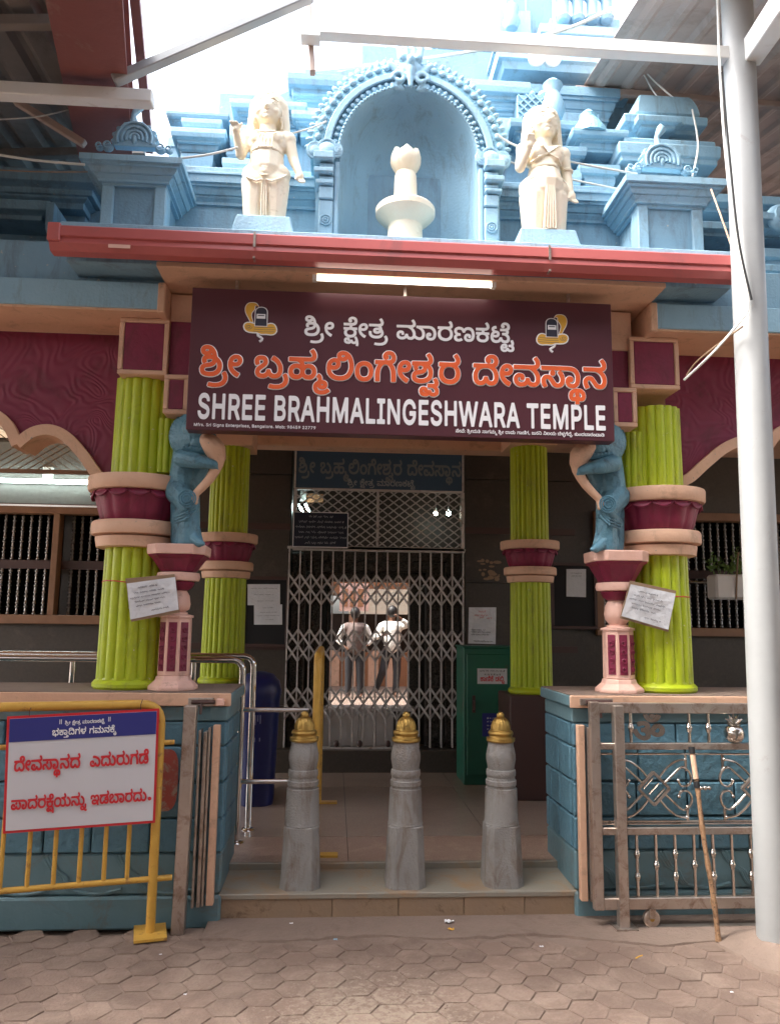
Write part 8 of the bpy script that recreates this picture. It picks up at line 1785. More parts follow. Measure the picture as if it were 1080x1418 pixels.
# carved granite door frame and inner passage
t = thing('carved_door_frame', (P(520, 980, 7.75).x, 7.75, .2), 'carved dark stone frame seen through the folding gate', 'door frame')
for (u0, u1, v0, v1, Y) in ((396, 424, 765, 1040, 7.72), (426, 446, 770, 1040, 7.76), (449, 456, 790, 985, 7.9), (566, 584, 790, 985, 7.9), (590, 612, 770, 1040, 7.76), (616, 646, 765, 1040, 7.72)):
    a, b, c, d = yrect(u0, v0, u1, v1, Y); m = MB(); m.box(a, b, Y, Y+.2, .2, d); build('jamb', m, M['carved'], t, bevel=.01)
for (u0, u1, v0, v1, Y) in ((420, 620, 764, 776, 7.72), (424, 614, 778, 790, 7.78), (446, 592, 792, 804, 7.9)):
    a, b, c, d = yrect(u0, v0, u1, v1, Y); m = MB(); m.box(a, b, Y-.002, Y+.2, c, d); build('door_head', m, M['carved'], t, bevel=.01)
# passage: dark shell with an opening onto the court built for the reflection
PY = 9.0
oa, ob, oc, od = yrect(455, 806, 568, 985, PY)
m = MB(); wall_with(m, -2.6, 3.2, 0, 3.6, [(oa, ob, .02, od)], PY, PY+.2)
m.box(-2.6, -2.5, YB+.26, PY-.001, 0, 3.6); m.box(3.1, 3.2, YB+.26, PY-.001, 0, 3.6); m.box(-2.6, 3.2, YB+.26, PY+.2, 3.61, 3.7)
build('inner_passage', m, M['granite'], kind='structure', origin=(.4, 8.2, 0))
m = MB(); m.box(-2.5, 3.1, 7.61, PY-.001, .02, .18); build('passage_floor', m, M['floor'], kind='structure', origin=(.4, 8.2, 0))
# marble step wall and slab
t = thing('marble_step', (P(498, 1035, 7.7).x, 7.7, .18), 'white marble step with grey slab top behind the folding gate', 'step')
a, b, c, d = yrect(447, 985, 545, 1036, 7.70)
for k in range(4):
    m = MB(); m.box(a+(b-a)*k/4+.0015, a+(b-a)*(k+1)/4-.0015, 7.70, 7.74, .181, d); build('marble_panel', m, M['marble'], t, bevel=.003)
a2, b2, c2, d2 = yrect(440, 966, 575, 985, 7.70)
m = MB(); m.box(a-.02, b2, 7.68, 7.98, d+.001, d+.030); build('slab', m, M['marble'], t, bevel=.004)
m = MB(); m.box(a-.02, b2, 7.75, 7.79, .181, d); build('side_panel', m, M['granite'], t)
# lit bulbs in the passage
for px, py, r_, mt, lb in ((603, 711, .022, 'lamp_on', 'small warm bulb glowing behind the transom lattice'), (621, 711, .026, 'lamp_cool', 'cool white bulb beside the warm one behind the transom lattice')):
    c = P(px, py, 8.4); t = thing('bulb', c, lb, 'light'); m = MB(); m.ball(c, r_, 10, 8); build('glass', m, M[mt], t, smooth=True); m = MB(); m.lathe((c.x, c.y, c.z+r_*.8), [(.012, 0), (.014, .03), (.004, .06)], n=8); m.tube([(c.x, c.y, c.z+.05), (c.x, c.y, 3.6)], .003, n=5); build('holder', m, M['white'], t)
c = P(420, 705, 7.9); t = thing('wall_lamp', c, 'twin white tube lamp at the top left corner behind the lattice', 'light')
for k, du in enumerate((0, 9)):
    a_, b_ = P(414+du, 698, 7.9), P(419+du, 709, 7.9); m = MB(); m.tube([a_, b_], .012, n=8); build('tube', m, M['lamp_cool'], t, smooth=True)
a, b, c_, d = yrect(424, 684, 448, 695, 8.0); m = MB(); m.box(a, b, 8.0, 8.04, c_, d); build('orange_bracket', m, M['terracotta'], t)
m = MB(); m.box(P(416, 690, 7.95).x, P(424, 690, 7.95).x, 7.95, 7.99, zc(696, 7.95), zc(682, 7.95)); build('fitting', m, M['white'], t)

# ---- stand-ins for the yard reflected in the door glass: court, building, two people
for y0_, y1_ in ((9.3, 13.7), (16.0, 30)):
    m = MB(); m.box(-9, 12, y0_, y1_, 4.6, 4.7); build('court_dimming_roof', m, M['concrete'], kind='structure', origin=(1, y0_, 4.6))  # roof added to dim the court, with a gap for some light
for x_ in (-4.5, 6.5):
    m = MB(); m.box(x_, x_+.2, 9.3, 30, -.05, 4.59); build('reflection_court_wall', m, M['terracotta'], kind='structure', origin=(x_, 18, 0))
m = MB(); m.box(-9, 12, 9.2, 30, -.05, .04); build('reflection_court_floor', m, M['concrete'], kind='structure', origin=(1, 18, 0))
YO = 19.0
fb = thing('reflection_building', (P(510, 960, YO).x, YO, .04), 'terracotta and cream stand-in for the reflected yard building, seen through the gate', 'building')
a, b, c, d = yrect(380, 905, 650, 966, YO); m = MB(); m.box(a, b, YO, YO+.5, .04, d); build('base_wall', m, M['terracotta'], fb)
for k in range(5):
    x = a + (b-a)*(k+.5)/5; m = MB(); m.box(x-.12, x+.12, YO-.06, YO-.001, .04, d+.05); build('pilaster', m, M['peach'], fb)
a, b, c, d = yrect(380, 852, 650, 905, YO+.8); m = MB(); m.box(a, b, YO+.9, YO+1, c-.3, d); build('shaded_wall', m, M['granite'], fb)  # dark granite colour gives the shade under the cream band
a, b, c, d = yrect(440, 804, 640, 822, YO-.3); m = MB(); m.box(a, b, YO-.4, YO+1, c, d+.9); build('upper_band', m, M['terracotta'], fb)
a, b, c, d = yrect(482, 818, 640, 850, YO-.3); m = MB(); m.box(a, b, YO-.5, YO-.41, c, d); build('cream_band', m, M['cream'], fb)
for px in (488, 540): 
    x = P(px, 880, YO).x; m = MB(); m.box(x-.09, x+.09, YO-.2, YO, .04, zc(852, YO)); build('post', m, M['peach'], fb)
t = thing('reflection_banner', (P(490, 840, 17.5).x, 17.5, zc(850, 17.5)), 'pink and orange banner standing in for reflected colour over the two people', 'banner')
a, b, c, d = yrect(470, 808, 511, 846, 17.5); m = MB(); m.box(a, b, 17.5, 17.53, c, d); build('cloth', m, M['pink'], t)
for k in range(3):
    m = MB(); m.box(a+.06+k*.17, a+.18+k*.17, 17.485, 17.499, c+.1, d-.12-.05*(k % 2)); build('print', m, M['terracotta'], t)
def person(px, pyf, pyh, Yp, kind, label):
    b = P(px, pyf, Yp); H = P(px, pyh, Yp).z - .04; s = H/1.75; o = Vector((b.x, Yp, .04))
    q = lambda x, y, z: Vector((x*s, y*s, z*s))
    body = [('e', q(0,0,1.63), (.085*s,.10*s,.115*s)), ('c', q(0,0,1.43), q(0,0,1.54), .055*s, .05*s), ('c', q(-.14,0,1.38), q(.14,0,1.38), .085*s, .085*s), ('c', q(0,0,1.30), q(0,0,1.05), .16*s, .135*s), ('e', q(0,0,.98), (.165*s,.115*s,.12*s)),
            ('e', q(-.085,0,1.63), (.015*s,.025*s,.03*s)), ('e', q(.085,0,1.63), (.015*s,.025*s,.03*s))]
    if kind == 0: legs = [((-.10,0,.93), (-.11,0,.50), (-.12,0,.08)), ((.10,0,.93), (.11,0,.50), (.12,0,.08))]
    else: legs = [((-.09,0,.93), (-.17,-.05,.52), (-.30,.06,.14)), ((.09,0,.93), (.10,0,.50), (.08,0,.08))]
    if kind == 0: arms = [((-.21,0,1.37), (-.33,.03,1.12), (-.20,-.08,.98)), ((.21,0,1.37), (.33,.03,1.12), (.20,-.08,.98))]
    else: arms = [((-.21,0,1.37), (-.34,-.12,1.14), (-.12,-.28,1.22)), ((.21,0,1.37), (.30,-.18,1.40), (.08,-.25,1.56))]
    for L in legs:
        body += [('c', q(*L[0]), q(*L[1]), .085*s, .058*s), ('c', q(*L[1]), q(*L[2]), .056*s, .038*s), ('c', q(*L[2]), q(L[2][0], L[2][1]-.15, max(L[2][2]-.04, .03)), .042*s, .03*s)]
    for A in arms:
        body += [('c', q(*A[0]), q(*A[1]), .05*s, .04*s), ('c', q(*A[1]), q(*A[2]), .038*s, .028*s)]
        h = q(*A[2]); dr = (h - q(*A[1])).normalized()
        for k in range(4): body.append(('c', h + Vector(((k-1.5)*.018*s, 0, 0)), h + dr*.09*s + Vector(((k-1.5)*.02*s, 0, -.01*s)), .011*s, .009*s))
        body.append(('e', h + dr*.03*s, (.035*s,.03*s,.035*s)))
    p = figure('person', body, M['skin'], o, .022, None, 1, label=label, cat='person')
    g_ = lambda L_, ra, rb_: ('c', q(*L_[0]), q(*L_[1]), ra*s, rb_*s)
    sh = [('c', q(-.15,0,1.37), q(.15,0,1.37), .10*s, .10*s), ('c', q(0,0,1.30), q(0,0,.98), .18*s, .165*s)]
    figure('shirt', sh, M['shirt_brown' if kind == 0 else 'shirt'], o, .022, p, 1)
    sl = []
    for A in arms: sl += [('c', q(*A[0]), q(*A[1]), .072*s, .058*s), ('c', q(*A[1]), q(*[A[1][i]+.5*(A[2][i]-A[1][i]) for i in range(3)]), .058*s, .045*s)]
    figure('sleeves', sl, M['shirt'], o, .022, p, 1)
    m = MB(); m.lathe(o + q(0,.02,0), [(.15*s, .95*s), (.172*s, 1.1*s), (.17*s, 1.32*s), (.10*s, 1.40*s)], n=16); 
    tr_ = [('e', q(0,0,.95), (.175*s,.13*s,.11*s))]
    for L in legs: tr_ += [('c', q(*L[0]), q(*L[1]), .10*s, .078*s), ('c', q(*L[1]), q(*L[2]), .076*s, .062*s)]
    figure('trousers', tr_, M['trousers'], o, .022, p, 1)
    figure('hair', [('e', q(0,-.02,1.655), (.100*s,.112*s,.125*s))], M['hair'], o, .02, p, 1)
person(490, 962, 842, 16.0, 0, 'stand-in beyond the gate for a reflected person in a white edged shirt, hands at the waist')
person(542, 961, 840, 16.2, 1, 'stand-in beyond the gate for a reflected person in a white shirt, one arm raised')

# ================================================================ NOTICE BOARDS AND PAPERS ON THE BACK WALL
def quad_sheet(parent, corners_px, Y, mt, name='paper', th=.0015, crumple=.0, n=8):
    """thin sheet whose corners (TL, TR, BR, BL) lie at depth(s) Y"""
    Ys = Y if isinstance(Y, (list, tuple)) else [Y]*4
    c = [P(px, py, yy) for (px, py), yy in zip(corners_px, Ys)]
    m = MB(); vs_ = []
    for j in range(n+1):
        for i in range(n+1):
            u, v = i/n, j/n
            p = (c[0]*(1-u)+c[1]*u)*(1-v) + (c[3]*(1-u)+c[2]*u)*v
            p = p + Vector((0, random.uniform(-crumple, crumple), 0)); vs_.append(p)
    k = (n+1)**2
    vs_ += [p + Vector((0, th, 0)) for p in vs_]
    fs = [(j*(n+1)+i, j*(n+1)+i+1, (j+1)*(n+1)+i+1, (j+1)*(n+1)+i) for j in range(n) for i in range(n)]
    fs += [tuple(k+q for q in reversed(f)) for f in fs[:]]
    rim = [i for i in range(n+1)] + [j*(n+1)+n for j in range(1, n+1)] + [n*(n+1)+i for i in range(n-1, -1, -1)] + [j*(n+1) for j in range(n-1, 0, -1)]
    fs += [(rim[q], rim[(q+1) % len(rim)], k+rim[(q+1) % len(rim)], k+rim[q]) for q in range(len(rim))]
    m.add(vs_, fs)
    o = build(name, m, mt, parent, smooth=True)
    return o, c
def write_on(parent, c, rows, mt, off=.003, hfac=.028, fat=.15):
    """handwriting strokes on a sheet with corners c; rows = (u0, u1, v)"""
    ex = (c[1]-c[0]); ey = (c[3]-c[0]); W_, H_ = ex.length, ey.length; h = H_*hfac
    m = MB()
    for u0, u1, v in rows:
        x = u0
        while x < u1:
            xe = min(x + random.uniform(.10, .22), u1); nn = max(4, int((xe-x)*W_/(h*.45)))
            pts = []
            for i in range(nn):
                u = x+(xe-x)*i/(nn-1); vv = v + (h/H_)*(.7*math.sin(i*2.3+x*30)+random.uniform(-.35,.35))
                p = (c[0]*(1-u)+c[1]*u)*(1-vv) + (c[3]*(1-u)+c[2]*u)*vv
                pts.append(p + Vector((0, -off, 0)))
            m.tube(pts, h*fat, n=4); x = xe + .03
    return build('handwriting', m, mt, parent)
def board(px0, py0, px1, py1, Y, label):
    a, b, c, d = prect(px0, py1, px1, py0, Y)
    t = thing('notice_board', ((a+b)/2, Y, c), label, 'notice board')
    m = MB(); m.box(a, b, Y-.02, Y-.002, c, d); build('backing', m, M['black'], t)
    for q in ((a-.02, b+.02, d-.01, d+.02), (a-.02, b+.02, c-.02, c+.01), (a-.02, a+.01, c+.01, d-.01), (b-.01, b+.02, c+.01, d-.01)):
        m = MB(); m.box(q[0], q[1], Y-.035, Y-.001, q[2], q[3]); build('frame', m, M['dark_wood'], t, bevel=.003)
    return t
YBd = YB - .006
board(336, 802, 399, 893, YBd, 'framed black notice board with two papers, left of the folding gate')
board(765, 783, 822, 868, YBd, 'framed black notice board with one paper, right of the inner lime column')
def wall_paper(c4, Y, label, rows, ink='print_dark', name='notice_paper', crumple=.002, mt='paper', **kw):
    cc = P(*c4[3], Y)
    t = thing(name, cc, label, 'paper')
    o, c = quad_sheet(t, c4, Y, M[mt], 'sheet', crumple=crumple, **kw)
    write_on(t, c, rows, M[ink])
    return t, c
wall_paper([(343,809),(388,809),(388,838),(343,838)], YBd-.028, 'upper white paper on the left framed black board', [(.1,.9,.2),(.2,.8,.5),(.3,.8,.8)])
wall_paper([(352,838),(391,837),(391,865),(352,865)], YBd-.030, 'lower white paper on the left framed black board', [(.3,.7,.15),(.2,.8,.38),(.1,.9,.55),(.4,.7,.75)])
wall_paper([(784,788),(811,788),(811,827),(784,826)], YBd-.028, 'white paper on the right framed black board', [(.2,.8,.15),(.25,.75,.25)])
wall_paper([(649,841),(687,841),(686,892),(648,891)], YBd-.010, 'white paper with red heading taped to the wall above the green box', [(.1,.6,.62),(.1,.8,.68),(.1,.75,.75),(.2,.9,.93)])
a_, b_ = P(655, 848, YBd-.014), P(682, 862, YBd-.014)
bpy.data.objects['notice_paper.003']
t = [o for o in bpy.data.objects if o.get('label', '').startswith('white paper with red heading')][0]
c = [P(649,841,YBd-.012), P(687,841,YBd-.012), P(686,892,YBd-.012), P(648,891,YBd-.012)]
write_on(t, c, [(.35,.6,.12), (.2,.7,.22), (.65,.85,.30), (.4,.55,.28)], M['print_red'], hfac=.035)
# tape and stains on the wall
m = MB()
for k in range(26):
    c = P(674 + random.uniform(-12, 18), 790 + random.uniform(-14, 12), YB-.004); r_ = random.uniform(.008, .03)
    m.ball(c, r_, 6, 4, (random.uniform(.6, 1.6), .06, random.uniform(.3, 1)))
build('peeled_tape', m, M['card'], label='shiny scraps of old tape on the dark wall beside the gate', cat='tape')

# tilted cardboard notices tied to the columns
def tied_notice(c4, card4, Y4, label, string_pts, col_x, side):
    cc = P(*c4[3], Y4[3])
    t = thing('tied_notice', cc, label, 'notice')
    quad_sheet(t, card4, [y+.006 for y in Y4], M['card'], 'cardboard', th=.004, crumple=.0008)
    o, c = quad_sheet(t, c4, Y4, M['paper'], 'sheet', crumple=.0025, n=12)
    write_on(t, c, [(.22,.62,.16),(.12,.75,.30),(.05,.85,.43),(.12,.75,.55),(.15,.65,.67),(.45,.8,.86)], M['print_dark'], off=.006, hfac=.034, fat=.19)
    ux = (c[1]-c[0])
    m = MB(); p0 = (c[0]+c[3])*.5; 
    return t, c
Yn = YC - .215
tn, c = tied_notice([(176,808),(243,799),(248,844),(181,858)], [(174,801),(242,795),(249,848),(182,861)], [Yn, Yn-.02, Yn-.02, Yn], 'crumpled white notice on cardboard tied at a tilt to the left lime column', None, xl, -1)
m = MB(); pts = [(xl + .173*math.cos(a), YC + .173*math.sin(a), P(160, 806, YC-.17).z + .01*math.sin(a*2)) for a in [math.pi + k*math.pi/12 for k in range(-3, 8)]]
m.tube(pts, .003, n=5); build('string', m, M['print_red'], tn)
tn, c = tied_notice([(873,809),(935,822),(925,872),(860,853)], [(872,804),(936,818),(925,875),(858,856)], [Yn-.02, Yn, Yn, Yn-.02], 'crumpled white notice on cardboard tied at a tilt to the right lime column', None, xr, 1)
m = MB(); pts = [(xr + .173*math.cos(a), YC + .173*math.sin(a), P(940, 826, YC-.17).z) for a in [math.pi*1.5 + k*math.pi/12 for k in range(0, 7)]]
m.tube(pts, .003, n=5); build('string', m, M['print_red'], tn)

# ================================================================ GREEN BOX, BIN, RAILINGS, INNER BARRICADE
YGx = 6.75
a, b, c, d = prect(642, 1066, 722, 898, YGx)
c = FLOOR
t = thing('donation_box', ((a+b)/2, YGx, c), 'dark green steel locker standing on the porch floor beside the gate', 'locker')
m = MB(); m.box(a, b, YGx, YGx+.4, c, d); build('body', m, M['green_metal'], t, bevel=.006)
m = MB(); m.box(a+.025, b-.025, YGx-.012, YGx-.001, c+.08, d-.05); dr = build('door', m, M['green_metal'], t, bevel=.005)
m = MB(); m.box(a-.01, b+.01, YGx-.02, YGx+.41, d+.001, d+.016); build('lid', m, M['green_metal'], t, bevel=.004)
m = MB(); p = P(656, 975, YGx-.02); m.box(p.x-.012, p.x+.012, YGx-.022, YGx-.013, p.z-.07, p.z+.07); m.tube([(p.x, YGx-.02, p.z+.03), (p.x, YGx-.05, p.z+.03), (p.x, YGx-.05, p.z-.04), (p.x, YGx-.02, p.z-.04)], .008, n=6); build('handle', m, M['dark_wood'], dr)
a1, b1, c1, d1 = prect(661, 947, 702, 926, YGx-.02)
m = MB(); m.box(a1, b1, YGx-.0155, YGx-.0135, c1, d1); lab = build('label', m, M['board_white'], t)
me = letters('box', (b1-a1)*.82, .0004, 1.2); place_mesh('lettering', me, M['print_red'], (a1+(b1-a1)*.09, YGx-.0165, c1+(d1-c1)*.18), RX, t)
scribble(t, a1+.02, b1-.02, d1-.02, .016, YGx-.017, M['print_dark']); scribble(t, a1+.06, b1-.06, d1-.05, .016, YGx-.017, M['print_dark'])
m = MB(); p = P(684, 1003, YGx-.02); m.box(p.x-.1, p.x+.1, YGx-.0155, YGx-.0135, p.z-.1, p.z+.09); build('blue_sticker', m, M['print_blue'], t)
for k in range(4): scribble(t, p.x-.06, p.x+.07, p.z+.05-k*.03, .014, YGx-.017, M['print_white'])

YBn = 6.1
X = P(358, 1000, YBn).x
t = thing('litter_bin', (X, YBn, FLOOR), 'dark blue plastic swing lid bin behind the chrome railing', 'bin')
zb1 = zc(965, YBn, 360); m = MB(); m.lathe((X, YBn, 0), [(.125, FLOOR), (.13, FLOOR+.02), (.155, zb1-.02), (.160, zb1), (.16, zb1+.02)], n=28); build('body', m, M['bin'], t, smooth=40)
m = MB(); m.lathe((X, YBn, 0), [(.165, zb1+.02), (.167, zb1+.05), (.150, zb1+.12), (.10, zb1+.17), (.03, zb1+.19)], n=28); build('lid', m, M['bin'], t, smooth=40)
m = MB(); zt_ = zc(987, YBn, 360)
for k, (dx, h_) in enumerate(((-.012, .07), (.006, .045), (.024, .06), (-.012, .03), (.024, .025))):
    z_ = zt_ - (.0 if k < 3 else .16); m.box(X+dx+.0, X+dx+.008, YBn-.166, YBn-.160, z_-h_, z_)
build('faded_print', m, mat('bin_print', (.16,.17,.30), .5), t)
X2 = P(300, 1000, YBn+.2).x
t = thing('litter_bin', (X2, YBn+.2, FLOOR), 'second dark blue bin half hidden behind the left wall end', 'bin')
m = MB(); m.lathe((X2, YBn+.2, 0), [(.14, FLOOR), (.16, zb1-.05), (.165, zb1)], n=28); build('body', m, M['bin'], t, smooth=40)
m = MB(); m.lathe((X2, YBn+.2, 0), [(.167, zb1), (.167, zb1+.04), (.12, zb1+.08)], n=28); build('lid', m, M['bin'], t, smooth=40)

def pipe_bend(pts, r, name, mt, parent, rb=.07):
    """pipe with rounded corners"""
    out = [Vector(pts[0])]
    for i in range(1, len(pts)-1):
        a, b, c = Vector(pts[i-1]), Vector(pts[i]), Vector(pts[i+1]); u = (a-b).normalized(); w = (c-b).normalized()
        rr = min(rb, (a-b).length*.45, (c-b).length*.45)
        for k in range(7):
            t_ = k/6; out.append((b+u*rr)*(1-t_)**2 + b*2*t_*(1-t_) + (b+w*rr)*t_*t_)
    out.append(Vector(pts[-1]))
    m = MB(); m.tube(out, r, n=12); return build(name, m, mt, parent, smooth=True)
for (Yr, pxr, pyt, lab) in ((5.35, 352, 909, 'rear chrome pipe railing bending down to the porch floor'), (5.05, 337, 914, 'front chrome pipe railing bending down to the porch floor')):
    top = P(pxr, pyt, Yr); t = thing('chrome_railing', (top.x, Yr, FLOOR), lab, 'railing')
    pipe_bend([(-3.2, Yr, top.z), (top.x, Yr, top.z), (top.x-.0, Yr, FLOOR)], .021, 'rail', M['chrome'], t)
    for px in ((268, 100, -150) if Yr > 5.2 else (-40,)):
        x = P(px, 940, Yr).x; m = MB(); m.tube([(x, Yr, FLOOR), (x, Yr, top.z)], .018, n=10); build('post', m, M['chrome'], t, smooth=True)
    zz = zc(948, Yr, 100); m = MB(); m.tube([(-3.2, Yr, zz), (top.x-.12 if Yr > 5.2 else top.x - 1.2, Yr, zz)], .012, n=8); build('lower_rail', m, M['chrome'], t, smooth=True)
    if Yr < 5.2:
        for py in (983, 1082):
            z = zc(py, Yr, 380); x2 = P(428, py, Yr).x; m = MB(); m.tube([(top.x, Yr, z), (x2, Yr, z)], .015, n=10); build('cross_rail', m, M['chrome'], t, smooth=True)
            m = MB(); m.tube([(top.x-.25, Yr, z-.01), (top.x, Yr, z)], .012, n=8); build('cross_rail', m, M['chrome'], t, smooth=True)
    m = MB(); m.lathe((top.x, Yr, FLOOR), [(.045, 0), (.04, .008), (.024, .014)], n=16); build('foot', m, M['chrome'], t, smooth=40)

# yellow barricade inside, seen end on
t = thing('yellow_barricade', (P(440, 1215, 4.75).x, 4.9, FLOOR), 'yellow barricade standing end-on behind the left stone bollard', 'barricade')
xe = P(439, 1000, 4.9).x
z1_ = zc(907, 4.9, 440)
pipe_bend([(xe, 4.75, FLOOR+.012), (xe, 4.75, z1_), (xe, 6.1, z1_), (xe, 6.1, FLOOR+.012)], .024, 'frame', M['yellow'], t, .1)
for z in (FLOOR+.25, z1_-.25): m = MB(); m.tube([(xe, 4.76, z), (xe, 6.09, z)], .014, n=8); build('cross_rail', m, M['yellow'], t, smooth=True)
for k in range(8): m = MB(); m.tube([(xe, 4.9+k*.15, FLOOR+.25), (xe, 4.9+k*.15, z1_-.25)], .010, n=8); build('bar', m, M['yellow'], t, smooth=True)
for yy_ in (4.75, 6.1): m = MB(); m.box(xe-.14, xe+.14, yy_-.035, yy_+.035, FLOOR+.001, FLOOR+.013); build('foot_plate', m, M['yellow'], t)

# ================================================================ STONE BOLLARDS
def bollard(px, label):
    Yb = 4.42
    p = PZ(px, 1232, .14); x = P(px, 1150, Yb).x
    t = thing('stone_bollard', (x, Yb, .0), label, 'bollard', 'stone bollards across the entrance')
    # square foot with flared shoulders, flush with the riser
    m = MB()
    K = .875
    def ch(r, c_, z, ry=None): r *= K; c_ *= K; return [(x-r, Yb-r+c_, z), (x-r+c_, Yb-r, z), (x+r-c_, Yb-r, z), (x+r, Yb-r+c_, z), (x+r, Yb+r-c_, z), (x+r-c_, Yb+r, z), (x-r+c_, Yb+r, z), (x-r, Yb+r-c_, z)]
    zl = zc(1147, Yb-.1, 560)
    m.rings([ch(.124, .048, -.03), ch(.123, .047, .12), ch(.116, .044, .20), ch(.111, .042, .30), ch(.1045, .040, zl)]); build('octagonal_base', m, M['stone'], t, bevel=.004)
    m = MB(); m.rings([[(x-.072*k_, Yb-.119, -.02), (x+.072*k_, Yb-.119, -.02), (x+.072*k_, Yb-.05, -.02), (x-.072*k_, Yb-.05, -.02)] if j == 0 else [(x-.070*k_, Yb-.118, .124), (x+.070*k_, Yb-.118, .124), (x+.070*k_, Yb-.05, .124), (x-.070*k_, Yb-.05, .124)] for j, k_ in ((0, 1), (1, 1))]); build('front_foot', m, M['stone'], t, bevel=.004)
    z = lambda py: zc(py, Yb-.08, 560)
    prof = [(.1065, zl-.002), (.109, zl+.004), (.1065, zl+.010), (.105, zl+.015), (.099, z(1100)), (.098, z(1095)), (.0885, z(1094)), (.0885, z(1092)), (.095, z(1090)), (.0955, z(1084)), (.088, z(1083)), (.086, z(1079)), (.091, z(1077)), (.0925, z(1073)), (.090, z(1069)), (.082, z(1068)), (.086, z(1062)), (.092, z(1054)), (.0915, z(1048)), (.086, z(1041)), (.080, z(1035)), (.079, z(1031)), (.081, z(1030))]
    m = MB(); m.lathe((x, Yb, 0), [(r_*K, z_) for r_, z_ in prof], n=40); build('shaft', m, M['stone'], t, smooth=28)
    prof = [(.078, z(1030)), (.087, z(1029)), (.089, z(1027)), (.086, z(1025)), (.074, z(1023)), (.072, z(1021)), (.077, z(1019)), (.079, z(1017)), (.074, z(1014.5)), (.062, z(1013)), (.060, z(1011))]
    m = MB(); m.lathe((x, Yb, 0), [(r_*K, z_) for r_, z_ in prof], n=40); cp = build('brass_cap', m, M['brass'], t, smooth=28)
    m = MB(); m.lathe((x, Yb, 0), [(r_*K, z_) for r_, z_ in ((.060, z(1011)), (.058, z(1007)), (.050, z(1001)), (.036, z(997)), (.020, z(995.5)))], n=96, shape=lambda a, z_: 1+.06*abs(math.cos(8*a))); build('fluted_dome', m, M['brass'], cp, smooth=60)
    m = MB(); m.ball((x, Yb, z(993)), .022, 14, 10); m.lathe((x, Yb, 0), [(.024, z(996.5)), (.028, z(996)), (.022, z(995))], n=20); build('knob', m, M['brass'], cp, smooth=True)
    m = MB(); m.tube([(x+.0875*K*math.cos(a), Yb+.0875*K*math.sin(a), z(1024.5)) for a in [k*math.pi/20 for k in range(40)]], .003, n=4, closed=True); build('bead_ring', m, M['brass'], cp)
    return t
bollard(418, 'left stone bollard with brass cap, in front of the yellow barricade end')
bollard(561, 'middle stone bollard with brass cap, in line with the folding gate')
bollard(694, 'right stone bollard with brass cap, in front of the green locker')

# ================================================================ LEFT: YELLOW BARRICADE WITH NOTICE, STEEL POST
def yp_of(px, py0):      # the barricade leans back to the left, nearer the camera
    return None
pR = PZ(208, 1296, 0); pL = Vector((pR.x - 1.75, pR.y - .42, 0))
dv = (pL - pR); dv.z = 0; L_ = dv.length; du = dv.normalized(); nv = Vector((du.y, -du.x, 0));  
if nv.y > 0: nv = -nv
def B(s_, z, o=0): return pR + du*s_ + Vector((0, 0, z)) + nv*o
bz = P(205, 975, pR.y).z
t = thing('yellow_barricade', pR, 'yellow pipe barricade carrying the white footwear notice, at the left edge', 'barricade')
pipe_bend([B(0, .02), B(.0, bz), B(1.7, bz), B(1.7, .02)], .0225, 'frame', M['yellow'], t, .10)
def on_bar(px, py):
    """where the ray through a pixel meets the barricade's plane, as (s, z)"""
    d = CAMR @ Vector(((px - 540) / FPX, (709 - py) / FPX, -1)); t_ = ((pR - Vector((0, 0, CAMZ))).dot(nv)) / d.dot(nv)
    q = Vector((0, 0, CAMZ)) + d*t_; return (q - pR).dot(du), q.z
zlow = on_bar(150, 1222)[1]; zmid = on_bar(230, 1028)[1]
m = MB(); m.tube([B(-.09, zlow), B(1.68, zlow)], .014, n=10); build('lower_rail', m, M['yellow'], t, smooth=True)
m = MB(); m.tube([B(-.07, zmid), B(1.68, zmid)], .012, n=10); build('middle_rail', m, M['yellow'], t, smooth=True)
for px in (178, 146, 112, 77, 41, 4):
    s_ = on_bar(px, 1180)[0]; m = MB(); m.tube([B(s_, zlow), B(s_, zmid)], .011, n=8); build('bar', m, M['yellow'], t, smooth=True)
for s_ in (1.3, 1.45, 1.6):
    m = MB(); m.tube([B(s_, zlow), B(s_, zmid)], .011, n=8); build('bar', m, M['yellow'], t, smooth=True)
for s_ in (0, 1.7):
    c = B(s_, 0); m = MB(); m.add([c + du*x_ + nv*y_ + Vector((0,0,z_)) for z_ in (.008, .020) for x_, y_ in ((-.075,-.1),(.075,-.1),(.075,.1),(-.075,.1))], [(0,3,2,1),(4,5,6,7),(0,1,5,4),(1,2,6,5),(2,3,7,6),(3,0,4,7)]); build('foot_plate', m, M['yellow'], t)
# notice board wired to it
cn = [on_bar(*p) for p in ((12, 991), (221, 980), (215, 1137), (6, 1152))]
nt_ = thing('footwear_notice', B(cn[2][0], cn[2][1], .04), 'white notice with red Kannada lettering and blue heading hung on the yellow barricade', 'notice')
def nquad(u0, v0, u1, v1, off, mt, name):
    def q(u, v):
        a = Vector(cn[0]).lerp(Vector(cn[1]), u); b = Vector(cn[3]).lerp(Vector(cn[2]), u); c = a.lerp(b, v); return B(c.x, c.y, off)
    def q2(u, v):
        a = Vector(cn[0]).lerp(Vector(cn[1]), u); b = Vector(cn[3]).lerp(Vector(cn[2]), u); c = a.lerp(b, v); return B(c.x, c.y, off-.002)
    p = [q(u0, v0), q(u1, v0), q(u1, v1), q(u0, v1)] + [q2(u0, v0), q2(u1, v0), q2(u1, v1), q2(u0, v1)]
    m = MB(); m.add(p, [(0,1,2,3),(4,7,6,5),(0,4,5,1),(1,5,6,2),(2,6,7,3),(3,7,4,0)]); return build(name, m, mt, nt_)
nquad(0, 0, 1, 1, .034, M['print_red'], 'red_border')
nquad(.017, .022, .983, .978, .0365, M['board_white'], 'white_field')
